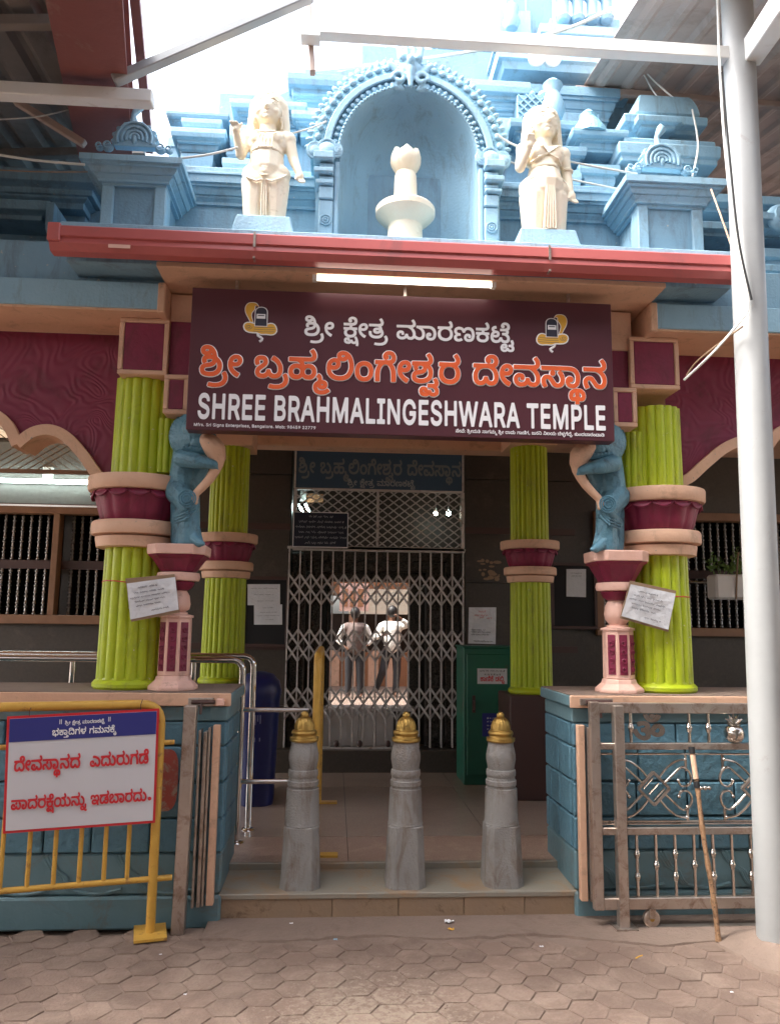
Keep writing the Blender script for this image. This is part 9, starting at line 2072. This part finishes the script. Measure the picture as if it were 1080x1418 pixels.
nquad(.018, .023, .982, .225, .039, M['print_blue'], 'blue_heading')
ROTN = Matrix((( -du.x, 0, nv.x), (-du.y, 0, nv.y), (0, 1, 0)))
def ntext(line, u0, u1, v, mt, hs=1.0):
    def q(u, v):
        a = Vector(cn[0]).lerp(Vector(cn[1]), u); b = Vector(cn[3]).lerp(Vector(cn[2]), u); c = a.lerp(b, v); return B(c.x, c.y, .0412)
    p0, p1 = q(u0, v), q(u1, v); ex = (p1-p0); me = letters(line, ex.length, .0004, hs); ex.normalize()
    zz = nv.normalized(); yy_ = zz.cross(ex).normalized()
    rot = Matrix(((ex.x, yy_.x, zz.x), (ex.y, yy_.y, zz.y), (ex.z, yy_.z, zz.z)))
    place_mesh('lettering', me, mt, p0, rot, nt_)
ntext('title', .37, .63, .095, M['print_white'], 1.0)
for u in (.335, .345, .655, .665): nquad(u, .05, u+.004, .09, .0415, M['print_white'], 'mark')
ntext('devotees', .29, .71, .185, M['print_white'], 1.1)
ntext('rule_a', .055, .94, .475, M['print_red'], 1.32)
ntext('rule_b', .045, .935, .80, M['print_red'], 1.30)
def qn(u, v, off):
    a = Vector(cn[0]).lerp(Vector(cn[1]), u); b = Vector(cn[3]).lerp(Vector(cn[2]), u); c = a.lerp(b, v); return B(c.x, c.y, off)
m = MB(); m.ball(qn(.955, .785, .041), .009, 10, 6, (1, .2, 1)); build('full_stop', m, M['print_red'], nt_)
for u in (.14, .87):
    m = MB(); p = qn(u, .01, .034); m.tube([p, p + Vector((0, 0, .03)), p + Vector((0, .03, .05)) ], .002, n=5); build('wire_tie', m, M['dark_wood'], nt_)

def square_post(pfoot, ptop, w, mt, name, label, parent=None):
    m = MB(); m.bar(pfoot, ptop, w, w, up=(0, 1, 0)); return build(name, m, mt, parent, bevel=.004, label=label, cat='post' if label else None)
f = PZ(247, 1292, 0); tp = P(267, 976, f.y+.02); 
lp = square_post(f, Vector((f.x + .012, f.y+.0, tp.z)), .062, M['steel_brown'], 'steel_post', 'square stainless post standing left of the steps, reaching the wall coping')
# hasp on the coping, left
c = P(288, 972, YW-.05); t = thing('gate_hasp', c, 'rusty steel hasp bolted to the end of the left coping', 'hasp')
m = MB(); m.box(c.x-.10, c.x+.03, YW-.055, YW-.039, c.z-.02, c.z+.02); build('plate', m, M['steel_brown'], t, bevel=.003)
m = MB(); m.box(c.x+.045, c.x+.085, YW-.07, YW-.039, c.z-.018, c.z+.018); build('block', m, M['pink'], t, bevel=.004)
m = MB(); m.tube([(c.x-.08, YW-.065, c.z), (c.x+.04, YW-.065, c.z)], .010, n=8); m.tube([(c.x-.03, YW-.065, c.z), (c.x-.03, YW-.08, c.z-.06)], .007, n=6); build('bolt', m, M['dark_wood'], t)
c = P(823, 972, YW-.05); t = thing('gate_hasp', c, 'rusty steel hasp bolted to the end of the right coping', 'hasp')
m = MB(); m.box(c.x-.08, c.x+.10, YW-.055, YW-.039, c.z-.018, c.z+.018); build('plate', m, M['steel_brown'], t, bevel=.003)
m = MB(); m.tube([(c.x-.05, YW-.065, c.z), (c.x+.09, YW-.065, c.z)], .011, n=8); m.tube([(c.x+.02, YW-.07, c.z), (c.x+.02, YW-.085, c.z-.08)], .008, n=6); build('bolt', m, M['dark_wood'], t)
# steel receiving channels on the wall ends
for sg, px0, lab in ((-1, 298, 'stack of narrow steel channels fixed to the left wall end'), (1, 803, 'stack of narrow steel channels fixed to the right wall end')):
    xb = P(px0, 1100, YW-.03).x; t = thing('gate_channel', (xb, YW-.05, .1), lab, 'channel')
    top = zc(1003, YW-.03, px0); 
    for k, (dx, w, mt, dt) in enumerate(((0, .035, 'peach', 0), (.034*sg*-1*-1, .012, 'steel_brown', -.01), (.052*sg, .018, 'steel_brown', -.03), (.078*sg, .012, 'steel_brown', -.02))):
        m = MB(); m.box(xb+dx-w/2, xb+dx+w/2, YW-.075-.012*k, YW-.029, .10, top+dt); build('channel_bar', m, M[mt], t, bevel=.003)

# ================================================================ RIGHT: SLIDING STEEL GATE
YS2 = 4.13
sg_t = thing('sliding_gate', (P(950, 1255, YS2).x, YS2, .06), 'stainless steel sliding gate with om and pot emblems, in front of the right blue wall', 'gate')
G0 = P(818, 1100, YS2).x; G1 = G0 + 2.3
zT = zc(980, YS2, 860) ; zr2 = zc(1033, YS2, 900); zr3 = zc(1150, YS2, 900); zbm = zc(1250, YS2, 900)
def gbox(name, x0, x1, z0, z1, d=.04, mt='steel_brown', y=YS2): m = MB(); m.box(x0, x1, y-d/2, y+d/2, z0, z1); return build(name, m, M[mt], sg_t, bevel=.003)
gbox('stile', G0, G0+.05, zbm-.03, zT+.03); gbox('stile', G1-.05, G1, zbm-.03, zT+.03)
for z, h in ((zT, .026), (zr2, .016), (zr3, .018), (zbm, .028)): gbox('rail', G0+.051, G1-.051, z-h, z+h, .038)
for z in (zc(1044, YS2, 900), zc(1137, YS2, 900), zc(1140.5, YS2, 900)):
    m = MB(); m.tube([(G0+.05, YS2, z), (G1-.05, YS2, z)], .006, n=8); build('rod', m, M['steel'], sg_t, smooth=True)
def baluster(x, z0, z1, balls):
    m = MB(); m.tube([(x, YS2, z0), (x, YS2, z1)], .0085, n=8)
    b_ = build('baluster', m, M['steel'], sg_t, smooth=True)
    for f_ in balls:
        m = MB(); m.ball((x, YS2, z0+(z1-z0)*f_), .017, 12, 8); m.lathe((x, YS2, z0+(z1-z0)*f_-.022), [(.010, 0), (.013, .004), (.013, .04), (.010, .044)], n=10); build('ball', m, M['steel'], b_, smooth=True)
x = P(882, 1200, YS2).x; dxb = P(908.5, 1200, YS2).x - x; k = 0
x -= dxb
while x < G1 - .08:
    baluster(x, zbm+.028, zr3-.018, (.68, .32) if k % 2 else (.5,)); x += dxb; k += 1
xa = P(873, 1008, YS2).x; per = P(1048, 1008, YS2).x - P(873, 1008, YS2).x
for j in range(3):
    for q in (0, P(953.5, 1008, YS2).x-xa, P(980, 1008, YS2).x-xa):
        if j == 0 and q == 0: pass
        xx = xa + j*per + q
        if xx < G1-.1: baluster(xx, zr2+.016, zT-.026, (.5,))
# om, pot
xo = P(896, 1008, YS2).x; hz = (zT + zr2)/2
me = letters('om', .175, .004, .82, 12); place_mesh('om_emblem', me, M['steel'], (xo-.085, YS2-.01, zr2+.022), RX, sg_t)
def pot(xo):
    m = MB(); z0 = zr2 + .02
    m.lathe((xo, YS2, z0), [(.022, 0), (.036, .006), (.050, .03), (.052, .05), (.042, .075), (.026, .085), (.036, .092), (.026, .098)], n=20); b_ = build('pot_emblem', m, M['steel'], sg_t, smooth=40)
    for k in range(5):
        a = math.pi/2 + (k-2)*.55; m = MB(); m.tube([(xo, YS2, z0+.092), (xo+.03*math.cos(a), YS2, z0+.10+.02*math.sin(a)), (xo+.052*math.cos(a), YS2-.004, z0+.095+.055*math.sin(a))], [.007, .010, .002], n=6); build('leaf', m, M['steel'], b_, smooth=True)
    for k in range(4): m = MB(); m.tube([(xo + .044*math.cos(a), YS2+.044*math.sin(a), z0+.02+k*.014) for a in [math.pi+q*math.pi/10 for q in range(11)]], .0025, n=4); build('pot_ring', m, M['steel_brown'], b_)
pot(P(1016, 1020, YS2).x)
# scroll work between the rods: diamonds, curves and curls
def SP(px, py): return P(px, py, YS2)
dper = SP(1048, 1092).x - SP(905, 1092).x
def curve(name, pts, r=.0065, mt='steel', n=5):
    out = []
    pts = [Vector(p) for p in pts]; N_ = len(pts)
    for i in range(N_-1):
        p0, p1, p2, p3 = pts[max(i-1, 0)], pts[i], pts[i+1], pts[min(i+2, N_-1)]
        for k in range(n):
            t_ = k/n; out.append(.5*((2*p1)+(-p0+p2)*t_+(2*p0-5*p1+4*p2-p3)*t_*t_+(-p0+3*p1-3*p2+p3)*t_**3))
    out.append(pts[-1]); m = MB(); m.tube(out, r, n=8); return build(name, m, M[mt], sg_t, smooth=True)
for j in range(-1, 3):
    ox = j*dper
    if G0 + .1 > SP(905, 1092).x + ox or SP(905, 1092).x + ox > G1: continue
    c = SP(904, 1091.5); c.x += ox
    def D(dx, dz): return Vector((c.x + dx, YS2 - .006, c.z + dz))
    r_ = .082
    for (a, b) in (((0, r_), (r_, 0)), ((r_, 0), (0, -r_)), ((0, -r_), (-r_, 0)), ((-r_, 0), (0, r_))):
        m = MB(); m.bar(D(*a), D(*b), .012, .020, up=(0,1,0)); build('diamond_bar', m, M['steel_brown'], sg_t)
    for k in (-.028, 0, .028):
        m = MB(); m.tube([D(-.027+k, -.027-k), D(.027+k, .027-k)], .0045, n=6); build('diamond_rod', m, M['steel'], sg_t, smooth=True)
    for sx in (-1, 1):
        for sz in (-1, 1):
            curve('scroll', [D(sx*.03, sz*.055), D(sx*.07, sz*.10), D(sx*.12, sz*.135), D(sx*.17, sz*.145)])
            m = MB(); m.ball(D(sx*.172, sz*.145), .010, 8, 6); build('ball', m, M['steel'], sg_t, smooth=True)
            curve('scroll', [D(sx*.06, sz*.028), D(sx*.10, sz*.065), D(sx*.15, sz*.105), D(sx*.185, sz*.09), D(sx*.20, sz*.05), D(sx*.185, sz*.018), D(sx*.15, sz*.012), D(sx*.132, sz*.035)], .0065)
            m = MB(); m.ball(D(sx*.132, sz*.040), .010, 8, 6); build('ball', m, M['steel'], sg_t, smooth=True)
    for k in (-.022, 0, .022): m = MB(); m.ball(Vector((c.x + dper/2 + k, YS2, c.z)), .010 if k else .013, 10, 7); build('ball', m, M['steel'], sg_t, smooth=True)
    for q in (-.045, .045):
        for z0_, z1_ in ((c.z+.085, zc(1044, YS2, 900)), (c.z-.085, zc(1137, YS2, 900))):
            xx = c.x + dper/2 + q*2.2; gbox('scroll_post', xx-.007, xx+.007, min(z0_, z1_), max(z0_, z1_), .014, 'steel')
# wheel
c = P(900, 1265, YS2); m = MB()
for dy in (-.012, .012): pass
m = MB(); rg = [[Vector((c.x + r_*math.cos(a), YS2-.01+y_, .045 + r_*math.sin(a))) for a in [k*math.pi/12 for k in range(24)]] for r_, y_ in ((.036, -.014), (.042, -.010), (.036, 0), (.042, .010), (.036, .014))]
m.rings(rg); wh = build('wheel', m, M['steel_brown'], sg_t, smooth=30)
m = MB(); m.ball((c.x, YS2-.026, .045), .012, 10, 6, (1, .5, 1)); build('hub', m, M['brass'], wh, smooth=True)
m = MB(); m.box(c.x-.016, c.x+.016, YS2-.034, YS2-.026, .05, zbm-.02); build('wheel_bracket', m, M['steel_brown'], sg_t)
f = PZ(861, 1285, 0)
rp = square_post(Vector((f.x, f.y-.02, 0)), Vector((f.x-.0, f.y-.02, zc(976, f.y, 854))), .052, M['steel_brown'], 'steel_post', 'square stainless guide post in front of the sliding gate')
m = MB(); m.box(f.x-.05, f.x+.06, f.y-.07, f.y+.04, .006, .016); build('foot_plate', m, M['steel_brown'], rp)
# floor rail of the gate
m = MB(); m.box(G0+.1, 4.5, YS2-.03, YS2+.01, .0, .010); build('gate_track', m, M['steel_brown'], label='steel floor track under the sliding gate wheel', cat='track')

# long stick
b0, b1 = PZ(995, 1306, 0), P(957, 1035, 4.06)
sk = thing('bamboo_stick', b0, 'long weathered bamboo stick leaning on the sliding gate', 'stick')
m = MB(); n = 26; pts = []; rs = []
for k in range(n+1):
    t_ = k/n; p = b0.lerp(b1, t_); p += Vector((.004*math.sin(t_*9), .003*math.cos(t_*7), 0)); pts.append(p + Vector((0, 0, .006 if k == 0 else 0))); rs.append(.0125 - .002*t_ + (.003 if k % 5 == 0 else 0) + random.uniform(-.0008, .0008))
m.tube(pts, rs, n=10); build('cane', m, mat('bamboo', (.36,.22,.12), .6, (.18,.09,.045), 60, .5, .3, 90, dirt=(.05,.03,.02), ds=40, dlo=.52, dhi=.62), sk, smooth=True)
for t_ in (.80, .985): m = MB(); p = b0.lerp(b1, t_-.018); p2 = b0.lerp(b1, t_+.018); m.tube([p, p2], .0150, n=10); build('tape_wrap', m, M['black'], sk, smooth=True)
m = MB(); m.tube([b0.lerp(b1, .83), b0.lerp(b1, .96)], .0132, n=10); build('pale_wrap', m, M['peach'], sk, smooth=True)

# ================================================================ WHITE POLE, OVERHEAD BEAMS, ROOFS
pb0 = PZ(1074, 1318, 0); YP0 = pb0.y
pole = thing('shed_pole', pb0, 'tall white painted steel pole standing on a cement pad at the right edge', 'pole')
m = MB(); pts = [pb0 + Vector((-.0, 0, .0)), Vector((P(1015, 0, YP0).x + .02, YP0, P(1015, 0, YP0).z)), Vector((P(1015, 0, YP0).x + .018, YP0, 5.6))]
m.tube([pts[0], pts[0].lerp(pts[1], .5), pts[1], pts[2]], .083, n=32); build('shaft', m, M['pole'], pole, smooth=True)
m = MB(); m.lathe((pb0.x+.01, pb0.y, -.02), [(.27, 0), (.25, .03), (.17, .045), (.12, .075), (.09, .085)], n=24, shape=lambda a, z: 1+.12*math.sin(3*a+1)+.05*math.sin(7*a)); build('cement_pad', m, M['concrete'], pole, smooth=True)
def beam(name, a, b, w, d, mt, label, up=(0,0,1)):
    m = MB(); m.bar(a, b, w, d, up=up); return build(name, m, M[mt], label=label, cat='beam', bevel=.005)
# cross beam to the left
zA = P(1000, 65, YP0).z; 
a = Vector((pts[1].x - .07, YP0, zA)); b = Vector((P(425, 54, YP0).x, YP0, P(425, 54, YP0).z)); zm_ = (a.z+b.z)/2
cb = beam('cross_beam', Vector((b.x, YP0, zm_)), Vector((a.x, YP0, zm_)), .07, .075, 'white', 'long white box beam running from the pole across the top of the view')
m = MB(); m.box(b.x-.03, b.x+.07, YP0-.04, YP0+.04, zm_-.06, zm_-.042); build('end_plate', m, M['white'], cb)
# hanger at its left end and sloping struts
beam('hanger_post', P(433, 102, YP0+.06), P(425, -30, YP0+.06), .03, .045, 'roof', 'short vertical steel hanger at the left end of the long white beam')
p0, p1 = P(158, 112, 3.7), P(432, -6, 3.7)
beam('sloping_strut', p0, p1, .06, .045, 'pole', 'sloping pale steel strut rising across the open sky at the top left')
# beam at the right going over the camera
p0 = Vector((pts[1].x + .05, YP0-.02, P(1030, 78, YP0).z)); p1 = P(1110, -30, 3.0)
beam('raking_beam', p0, p1 + (p1-p0)*.6, .10, .13, 'white', 'white box beam going up to the right from the pole')
# left beam end
p0, p1 = P(-40, 130, 3.75), P(213, 132, 3.75); zz = (p0.z+p1.z)/2
lb = beam('eave_beam', Vector((p0.x-1, 3.75, zz)), Vector((p1.x, 3.75, zz)), .075, .07, 'white', 'white box beam ending in open sky at the upper left')
# red oxide I beams
def ibeam(a, b, w, h, label):
    a = Vector(a); b = Vector(b); u = (b-a).normalized(); r_ = u.cross(Vector((0,0,1))).normalized(); q = r_.cross(u)
    m = MB(); m.bar(a + q*h/2, b + q*h/2, w, .016); m.bar(a - q*h/2, b - q*h/2, w, .016)
    o = build('web_beam', m, M['redsteel'], label=label, cat='beam')
    m = MB(); m.bar(a, b, .012, h-.017); w_ = build('web', m, M['redsteel'], o); return o
q0 = P(124, 0, 3.3); q1 = P(150, 205, 4.75); q1.z = q1.z
ibeam(q0 + (q0-q1)*.8, q1, .32, .24, 'big red oxide steel beam running back along the edge of the left roof')
q2 = q0 + Vector((.20, 0, .04)); q3 = q1 + Vector((.26, 0, .0))
m = MB(); m.bar(q2 + (q2-q3)*.8, q3, .045, .045); build('edge_angle', m, M['redsteel'], label='thin red steel angle beside the big red beam', cat='beam')
def corrugated(name, A, Bv, C_, label, pitch=.19, amp=.022, mt='roof'):
    """sheet from corner A: along A->B the ribs run, across A->C the waves repeat"""
    A = Vector(A); Bv = Vector(Bv); C_ = Vector(C_); u = Bv-A; w = C_-A; nn = u.cross(w).normalized(); L = w.length
    n = int(L/pitch)*6; vs_ = []; prof = [0, 0, .0, 1, 1, 0]
    for i in range(n+1):
        f_ = i/n; o = nn*amp*[0, 0, 0, 1, 1, 0][i % 6]
        for g_ in (0, 1): vs_.append(A + w*f_ + u*g_ + o)
    m = MB(); m.add(vs_, [(2*i, 2*i+1, 2*i+3, 2*i+2) for i in range(n)])
    o = build(name, m, M[mt], label=label, cat='roof'); so = o.modifiers.new('thickness', 'SOLIDIFY'); so.thickness = .004; return o
# right roof: from over the yard back behind the tower
RA = P(862, -5, 4.4)
rz0, rz1 = 4.95, 5.9
xe0 = RA.x; 
corrugated('shed_roof', (xe0-.10, 2.9, 4.85), (xe0+.10, 9.0, 6.35), (xe0+4.6, 2.9, 4.75), 'brown corrugated metal roof over the right side, seen from below')
for (Y, z) in ((7.2, 5.86), (5.1, 5.34)):
    beam('purlin', Vector((xe0-.1, Y, z)), Vector((xe0+4.6, Y, z-.09)), .04, .05, 'white' if Y > 7 else 'roof', 'thin purlin under the right roof, ' + ('far one' if Y > 7 else 'near one'))
a, b, c, d = prect(985, 262, 1130, 244, 8.0); 
m = MB(); m.box(a, b+2, 8.0, 8.1, c, d); build('gable_board', m, M['peach'], label='orange board under the far end of the right roof', cat='board')
a, b, c, d = prect(975, 330, 1130, 262, 8.4); m = MB(); m.box(a-.5, b+2, 8.4, 8.6, c-.6, d); build('back_building', m, M['terracotta'], label='dull red wall beyond the right roof beside the pole', cat='wall')
# left roof
corrugated('shed_roof', (q0.x-.18, 2.6, q0.z+.10), (q1.x-.10, 8.5, q0.z+.75), (q0.x-4.6, 2.6, q0.z-.55), 'dark corrugated cement roof over the left side, seen from below', .18, .03, 'roof_dark')
for k, Y in enumerate((3.6, 4.9, 6.4)):
    beam('purlin', Vector((q0.x-4.4, Y, q0.z-.32+.11*(Y-2.6))), Vector((q0.x-.14, Y, q0.z+.02+.11*(Y-2.6))), .05, .06, 'roof_dark', ('nearest', 'middle', 'farthest')[k] + ' pale purlin under the left roof')
p0, p1 = P(22, 140, 4.2), P(118, 200, 4.2)
beam('truss_strut', p0, p1, .04, .04, 'roof', 'short pale truss strut below the left roof beside the red beam')
# unseen yard roofing behind and above the camera, front edge set to shade the facade
def yard(x0, x1, y0, y1, z, label): return corrugated('yard_roof', (x0, y0, z), (x0, y1, z+.12), (x1, y0, z), label)
yard(-7, 8, -9, 1.9, 4.9, 'unseen corrugated yard roof above and behind the viewer, shaped to shade the lower front')
for nm, (x0, x1, y0, y1), lb in (('opposite_building', (-8, 9, -9.5, -9), 'unseen plastered building across the yard, behind the viewer, cutting low sky light'), ('side_light_block', (-7.6, -7.2, -8.9, 3.5), 'unseen plain block added on the left to shut out low sky light'), ('side_light_block', (8.2, 8.6, -8.9, 3.5), 'unseen plain block added on the right to shut out low sky light')):  # unseen blocks around the yard, put in to cut low sky light
    m = MB(); m.box(x0, x1, y0, y1, -.05, 3.9 if nm == 'side_light_block' else 4.6); build(nm, m, M['white' if nm != 'side_light_block' else 'cream'], label=lb, cat='building')

# cables
def cable(pts, r, label, mt='wire'):
    out = []; pts = [Vector(p) for p in pts]; N_ = len(pts)
    for i in range(N_-1):
        p0, p1, p2, p3 = pts[max(i-1, 0)], pts[i], pts[i+1], pts[min(i+2, N_-1)]
        for k in range(8):
            t_ = k/8; out.append(.5*((2*p1)+(-p0+p2)*t_+(2*p0-5*p1+4*p2-p3)*t_*t_+(-p0+3*p1-3*p2+p3)*t_**3))
    out.append(pts[-1]); m = MB(); m.tube(out, r, n=6); return build('cable', m, M[mt], label=label, cat='cable', smooth=True)
cable([P(-10, 213, 4.0), P(50, 222, 4.02), P(118, 228, 4.05)], .007, 'white cable sagging under the left roof to the left pier')
cable([P(-10, 235, 4.0), P(60, 238, 4.02), P(122, 238, 4.05)], .003, 'thin brown cable just under the white one at the left', 'card')
cable([P(-10, 166, 4.1), P(50, 162, 4.15), P(96, 152, 4.2)], .004, 'thin cable high under the left roof')
cable([P(245, 220, 4.06), P(290, 214, 4.03), P(330, 204, 4.0)], .006, 'white cable from the left pier to the cream man statue')
cable([P(400, 186, 4.1), P(432, 177, 4.1), P(452, 168, 4.15)], .005, 'white cable between the cream man statue and the arch')
cable([P(688, 186, 4.1), P(715, 202, 4.1), P(790, 224, 4.12), P(882, 241, 4.12)], .006, 'white cable from the arch past the woman statue to the right pier')
cable([P(705, 224, 4.3), P(780, 246, 4.3), P(856, 262, 4.3)], .006, 'lower white cable along the tower right of the woman statue')
cable([P(430, 100, 4.3), P(500, 92, 4.3), P(600, 80, 4.3), P(700, 62, 4.3), P(790, 38, 4.3), P(862, 4, 4.3)], .011, 'thick pale conduit sloping up across the tower crown')
cable([P(884, 88, 4.9), P(905, 112, 4.85), P(935, 138, 4.7)], .006, 'white wire looping from the right floodlights to the turret')
cable([P(886, 92, 4.9), P(900, 120, 4.85), P(912, 137, 4.7)], .005, 'second white wire looping from the right floodlights')
cable([P(958, 152, 4.6), P(966, 200, 4.4), P(958, 245, 4.1)], .006, 'white wire hanging down the right turret')
cable([P(984, 262, 4.0), P(998, 300, 3.95), P(1012, 340, 3.92)], .005, 'pale orange wire from the right pier to the gutter end', 'peach')
yq = YP0 - .09
cable([P(993, -5, yq), P(996, 90, yq), P(1003, 200, yq), P(1014, 300, yq), P(1030, 380, yq), P(1035, 425, yq), P(1020, 450, yq), P(985, 490, yq+.1), P(947, 526, yq+.3)], .0065, 'dark pipe of wires running down the pole and out to the right beam', 'white')
cable([P(999, 100, yq-.01), P(1008, 200, yq-.01), P(1022, 330, yq-.01), P(1040, 415, yq-.01)], .006, 'thin black wire beside the white one on the pole', 'black')
cable([P(1028, 452, yq), P(1000, 472, yq+.1), P(965, 500, yq+.25), P(950, 520, yq+.3)], .005, 'thin wire end dangling by the maroon panel at the right', 'card')

# floodlights on the tower
def flood(px, py, label):
    for k in (0, 1):
        c = P(px + k*20, py + k*1, 4.95); t = thing('floodlight', c, label[k], 'light')
        m = MB(); d_ = Vector((.15 if k else -.15, -1, -.35)).normalized()
        u = d_.orthogonal().normalized(); w = d_.cross(u)
        rg = [[c + d_*s_ + (u*math.cos(a)+w*math.sin(a))*r_ for a in [q*math.pi/9 for q in range(18)]] for s_, r_ in ((-.06, .02), (-.05, .045), (.0, .062), (.03, .066), (.035, .060))]
        m.rings(rg); build('housing', m, M['white'], t, smooth=40)
        rg = [[c + d_*s_ + (u*math.cos(a)+w*math.sin(a))*r_ for a in [q*math.pi/9 for q in range(18)]] for s_, r_ in ((.0351, .058), (.042, .04), (.045, .01))]
        m = MB(); m.rings(rg); build('lens', m, M['lamp'], t, smooth=True)
flood(743, 80, ('left one of the two round white floodlights near the middle of the long beam', 'right one of the two round white floodlights near the middle of the long beam'))
flood(860, 86, ('left one of the two round white floodlights at the right end of the tower cornice', 'right one of the two round white floodlights at the right end of the tower cornice'))

# potted plant behind the right window bars
c = P(1010, 806, YB-.25)
t = thing('potted_plant', c, 'green leafy plant in a pale planter in front of the right window', 'plant')
m = MB(); a, b, c_, d = prect(985, 830, 1060, 797, YB-.2); m.box(a, b, YB-.3, YB-.1, c_, d); build('planter', m, M['white'], t, bevel=.02)
lm = MB(); lm.add([(0,0,0),(.5,.06,.35),(0,0,1),(-.5,.06,.35)], [(0,1,2),(0,2,3)]); lme = bpy.data.meshes.new('leaf'); lme.from_pydata(lm.v, [], lm.f); lme.materials.append(M['leaf'])
for k in range(26):
    x = random.uniform(a+.02, b); h = random.uniform(.06, .30) * (1 if random.random() < .8 else .5)
    s0 = Vector((x, YB-.2, d)); s1 = s0 + Vector((random.uniform(-.12, .08), random.uniform(-.08, .02), h)); m = MB(); m.tube([s0, s0.lerp(s1, .5)+Vector((.01, 0, .01)), s1], .003, n=5); st2 = build('stem', m, M['leaf'], t)
    for q in range(9):
        p = s0.lerp(s1, .25+.75*q/8); o = bpy.data.objects.new('leaf', lme); scene.collection.objects.link(o); o.parent = st2; o.location = p - WORG[st2.name]
        o.scale = (random.uniform(.02, .035),)*2 + (random.uniform(.035, .065),); o.rotation_euler = (random.uniform(-1.4, 1.4), random.uniform(-1.4, 1.4), random.uniform(0, 6.3))
# steel sill rail there
m = MB(); p0, p1 = P(945, 806, YB-.08), P(1090, 808, YB-.08); m.tube([p0, p1], .012, n=8); build('sill_rail', m, M['steel'], hall_wall, smooth=True)
cable([P(1019, 830, YB-.3), P(1020, 790, YB-.32), P(1022, 765, YB-.33)], .008, 'thin pale stake standing in the planter', 'card')

# ================================================================ LITTER AND SMALL THINGS ON THE GROUND
def scrap(px, py, s_, mt, name, label, cat_, shape='paper'):
    c = PZ(px, py, .012); m = MB()
    if shape == 'paper':
        n = 6; vs_ = []
        for j in range(n):
            for i in range(n): vs_.append(c + Vector(((i/n-.5)*s_*1.6 + random.uniform(-.2, .2)*s_/n, (j/n-.5)*s_ + random.uniform(-.2, .2)*s_/n, random.uniform(0, .35)*s_)))
        m.add(vs_, [(j*n+i, j*n+i+1, (j+1)*n+i+1, (j+1)*n+i) for j in range(n-1) for i in range(n-1)])
    else:
        a = random.uniform(0, 3); m.tube([c, c + Vector((math.cos(a)*s_, math.sin(a)*s_*.5, .004)), c + Vector((math.cos(a)*s_*2, math.sin(a)*s_*1.4, .0))], .003, n=5)
    o = build(name, m, M[mt], label=label, cat=cat_)
    if shape == 'paper': so = o.modifiers.new('thickness', 'SOLIDIFY'); so.thickness = .001
scrap(623, 1277, .035, 'print_white', 'paper_scrap', 'crumpled white paper scrap at the foot of the step between the middle and right bollards', 'litter')
scrap(625, 1287, .022, 'gold_print', 'wrapper', 'tiny orange wrapper just in front of the white paper scrap', 'litter')
scrap(465, 1301, 0.014, 'blue_light', 'wrapper', 'pale blue wrapper lying on the pavers below the left bollard', 'litter')
scrap(223, 1322, 0.009, 'print_white', 'paper_scrap', 'small white crumb of paper on the pavers below the barricade foot', 'litter')
scrap(257, 1377, 0.009, 'print_white', 'paper_scrap', 'small white crumb of paper near the bottom left of the yard', 'litter')
scrap(750, 1311, 0.013, 'print_white', 'paper_scrap', 'thin white shreds on the pavers below the right bollard', 'litter')
scrap(1013, 1374, 0.010, 'print_white', 'paper_scrap', 'small white shred on the pavers near the pole', 'litter')
scrap(404, 1279, 0.013, 'print_white', 'paper_scrap', 'small white scrap on the cement lip in front of the left bollard', 'litter')
scrap(880, 1327, .03, 'gold_print', 'straw', 'dry straw lying on the pavers in front of the guide post', 'straw', 'stick')
m = MB()
for k in range(420):
    x = random.uniform(-2.2, 2.8); y = random.uniform(2.4, 4.25); s_ = random.uniform(.0015, .0045)
    if x < -.55 and y > 4.2: continue
    m.ball((x, y, .004), s_, 5, 3, (1.3, 1, .5))
build('dust_grit', m, M['concrete'], kind='stuff', label='fine grit and crumbs strewn over the pavers', origin=(.3, 3.3, 0))
